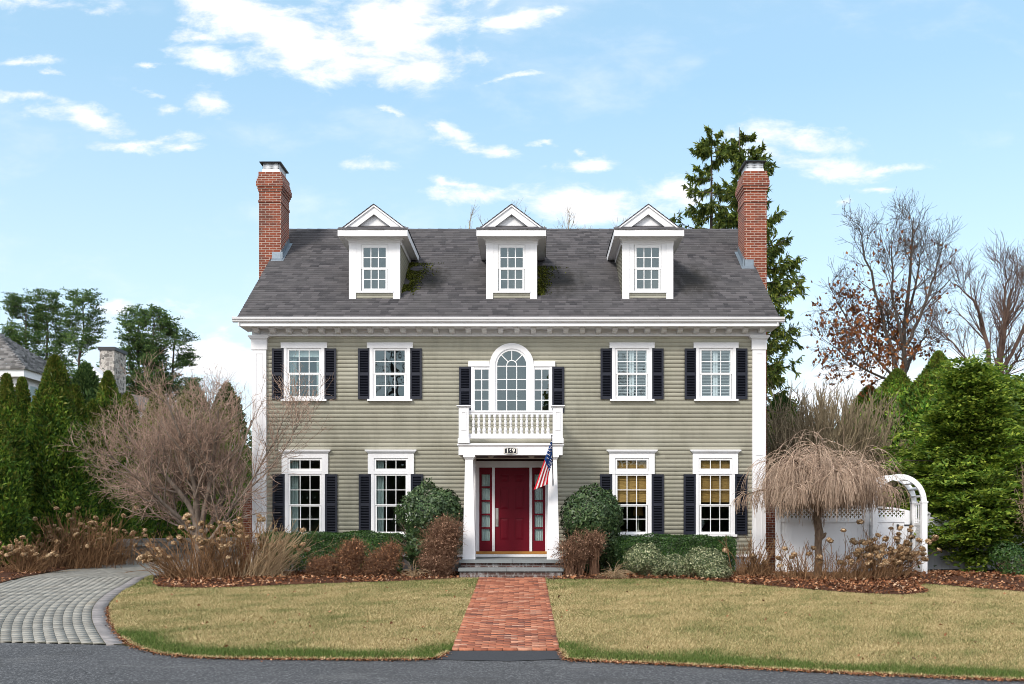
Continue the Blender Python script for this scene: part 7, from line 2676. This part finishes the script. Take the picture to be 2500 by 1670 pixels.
def grass_on(poly, dens, fronts, seed):
    rg = np.random.default_rng(seed)
    poly = np.array(poly)
    x0_, y0_ = poly.min(0)
    x1_, y1_ = poly.max(0)
    x1_ = min(x1_, 16.5)
    n = int((x1_ - x0_) * (y1_ - y0_) * dens)
    x = rg.uniform(x0_, x1_, n); y = rg.uniform(y0_, y1_, n)
    keep = inpoly(x, y, poly) & (np.abs(x * FPX / y + 50) < 1560)
    keep &= rg.uniform(size=n) < np.clip(15.5 / y, 0.45, 1.0)
    x, y = x[keep], y[keep]
    dmin = np.full(len(x), 9.0)
    for q in dense(fronts, 0.12):
        dmin = np.minimum(dmin, np.hypot(x - q[0], (y - q[1])))
    p2 = np.stack([x, y * 0.8, 0 * x], 1)
    lo = 0.45 * lump(p2, np.random.default_rng(3), 0.9, 14) + 0.7 * lump(p2, np.random.default_rng(4), 3.2, 22) + 1.5 * lump(p2, np.random.default_rng(9), 10.0, 26)
    ybk = np.clip((y - 20.3) / 1.6, 0, 1)
    dry = 0.82 + 0.60 * lo - 1.0 * np.exp(-((dmin - 0.24) / 0.38) ** 2) - 0.34 * ybk
    dry = np.where(dmin < 0.07, 0.95, dry)
    dry = np.clip(dry + 0.26 * rg.normal(size=len(x)), 0, 1)
    h = rg.uniform(0.022, 0.05, len(x)) * (1.15 - 0.35 * dry)
    a = rg.uniform(0, 2 * math.pi, len(x))
    w = 0.0055 * (0.8 + y / 28)
    z = gh(y) + 0.008
    c_, s_ = np.cos(a), np.sin(a)
    b0 = np.stack([x - c_ * w, y - s_ * w, z], 1)
    b1 = np.stack([x + c_ * w, y + s_ * w, z], 1)
    lean = rg.normal(size=(len(x), 2)) * 0.025
    tp_ = np.stack([x + lean[:, 0], y + lean[:, 1], z + h], 1)
    V = np.stack([b0, b1, tp_], 1).reshape(-1, 3)
    return V, np.repeat(dry, 3)


Vg1, d1 = grass_on(lawnL_poly, 3800, lawnL_front[3:], 711)
Vg2, d2 = grass_on(lawnR_poly, 3800, [WALK_R[1]] + lawnR_front, 712)
Vg = np.concatenate([Vg1, Vg2])
o = mesh_np('grass', Vg, np.arange(len(Vg)).reshape(-1, 3), M['blade'], attr={'dry': np.concatenate([d1, d2])})
tag(o, 'short winter lawn, mostly straw coloured with greener edges', 'grass', kind='stuff')


def scatter(poly, n, seed, size, zfn, clumpy=0.3, bounds=None):
    rg = np.random.default_rng(seed)
    poly = np.array(poly)
    x0_, y0_ = poly.min(0); x1_, y1_ = poly.max(0)
    if bounds: x0_, x1_, y0_, y1_ = max(x0_, bounds[0]), min(x1_, bounds[1]), max(y0_, bounds[2]), min(y1_, bounds[3])
    x = rg.uniform(x0_, x1_, n); y = rg.uniform(y0_, y1_, n)
    k = inpoly(x, y, poly)
    x, y = x[k], y[k]
    k = lump(np.stack([x, y, 0 * x], 1), rg, 1.6, 6) > -clumpy + 0.35 * rg.normal(size=len(x))
    x, y = x[k], y[k]
    z = zfn(x, y) + 0.012 + 0.03 * rg.uniform(size=len(x)) ** 2
    P = np.stack([x, y, z], 1)
    N = np.array([0, 0, 1.0]) + 0.55 * rg.normal(size=P.shape)
    U = rg.normal(size=P.shape) * np.array([1, 1, 0.35])
    return leaf_quads(P, U, size * rg.uniform(0.5, 1.4, len(P)), size * 0.62 * rg.uniform(0.6, 1.4, len(P)), rg, N, 0.4)


parts = [scatter(bedL_poly, 9000, 721, 0.085, lambda x, y: gh(y) + 0.03, 0.35),
         scatter(bedR_poly, 16000, 722, 0.085, lambda x, y: gh(y) + 0.03, 0.30, (0, 13, 15, 25.2))]
# a few strays on the lawn and along the road edge
for fr, sd in ((lawnL_front, 731), ([WALK_R[1]] + lawnR_front[:9], 732)):
    rg = np.random.default_rng(sd)
    ln = dense(fr, 0.02)
    k = rg.integers(0, len(ln), 2300)
    q = ln[k] + rg.normal(size=(2300, 2)) * np.array([0.03, 0.05]) + np.array([0, -0.03])
    P = np.stack([q[:, 0], q[:, 1], gh(q[:, 1]) + 0.006 + 0.012 * rg.uniform(size=len(q))], 1)
    parts.append(leaf_quads(P, rg.normal(size=P.shape) * np.array([1, 1, 0.3]), 0.045 * rg.uniform(0.4, 1.3, len(P)), 0.018 * rg.uniform(0.5, 1.5, len(P)), rg, np.array([0, 0, 1.0]) + 0.4 * rg.normal(size=P.shape), 0.3))
for pl, n, sd in ((lawnL_poly, 90, 741), (lawnR_poly, 170, 742)):
    parts.append(scatter(pl, n, sd, 0.07, lambda x, y: gh(y) + 0.03, 0.6, (-12, 14, 10, 24)))
# leaves on the bank
rg = np.random.default_rng(751)
k = rg.integers(0, len(_bv) - nb - 2, 5200)
wt_ = rg.uniform(size=(5200, 1)); w2 = rg.uniform(size=(5200, 1))
P = _bv[k] * (1 - wt_) + _bv[k + 1] * wt_
P = P * (1 - w2) + (_bv[np.minimum(k + nb, len(_bv) - 1)]) * w2 + np.array([0, 0, 0.035])
parts.append(leaf_quads(P, rg.normal(size=P.shape) * np.array([1, 1, 0.35]), 0.08, 0.045, rg, np.array([0, 0, 1.0]) + 0.5 * rg.normal(size=P.shape), 0.4))
V, F = merge(parts)
o = mesh_np('fallen_leaves', V, F, M['litter'])
tag(o, 'brown fallen leaves scattered over the mulch and along the road edge', 'leaves', kind='stuff')

# ---------------------------------------------------------------- across the street (what the window panes mirror)
for i, (lb, px_, y_, h_, rad) in enumerate((('bare street tree across the road, mirrored in the upper left windows', -9.2, -13.0, 15.0, 4.5), ('bare street tree across the road behind the viewer', 5.5, -15.0, 13.0, 4.0))):
    rg = np.random.default_rng(801 + i)
    o = empty('street_tree', (px_, y_, 0.0), lb, 'tree', 'trees across the street')
    P, Rr = walk(np.array([[px_, y_, -0.1]]), np.array([[0, 0, 1.0]]), np.array([h_ * 0.8]), 9, 0.03, (0, 0, 0.1), rg, 0.3, 0.06)
    P1, R1 = sprout(P, Rr, 16, 0.25, 0.98, (25, 55), (rad * 0.8, rad * 1.3), 7, 0.1, (0, 0, 0.1), rg, 0.5, 0.3, 0.03)
    P2, R2 = sprout(P1, R1, 9, 0.2, 0.97, (25, 55), (0.9, 2.0), 5, 0.1, (0, 0, 0.1), rg, 0.5, 0.3, 0.015)
    P3, R3 = sprout(P2, R2, 4, 0.2, 0.97, (25, 55), (0.5, 1.0), 4, 0.1, (0, 0, 0.1), rg, 0.6, 0.4, 0.010)
    V, F = merge([tubes(P, Rr, 7), tubes(P1, R1, 5), tubes(P2, R2, 4), tubes(P3, R3, 3)])
    mesh_np('branches', V, F, M['darkbark'], o)
rg = np.random.default_rng(811)
n = 26000
x = rg.uniform(-34, 34, n); y = -20 + rg.normal(size=n) * 1.3
top = 6.2 + 2.6 * lump(np.stack([x, 0 * x, 0 * x], 1), rg, 0.5, 6) + 1.6 * lump(np.stack([x, 0 * x, 0 * x], 1), rg, 1.7, 6) + 5.5 * np.exp(-((x - 1.6) / 1.1) ** 2) + 3.5 * np.exp(-((x + 4.5) / 1.0) ** 2)
z = rg.uniform(0, 1, n) * top
V, F = leaf_quads(np.stack([x, y, z], 1), rg.normal(size=(n, 3)), 0.9, 0.5, rg, None)
o = mesh_np('treeline', V, F, M['spruce'])
tag(o, 'dark belt of evergreens across the street', 'trees', kind='stuff')
n = 22000
x = rg.uniform(-110, 130, n)
top = 5.6 + 1.6 * lump(np.stack([x, 0 * x, 0 * x], 1), rg, 0.3, 6) + 0.9 * lump(np.stack([x, 0 * x, 0 * x], 1), rg, 1.1, 6)
V, F = leaf_quads(np.stack([x, 92 + rg.normal(size=n) * 2.0, 0.5 + rg.uniform(0, 1, n) * top], 1), rg.normal(size=(n, 3)), 1.1, 0.6, rg, None)
o = mesh_np('distant_wood', V, F, M['spruce'])
tag(o, 'low dark wood far behind the gardens', 'trees', kind='stuff')
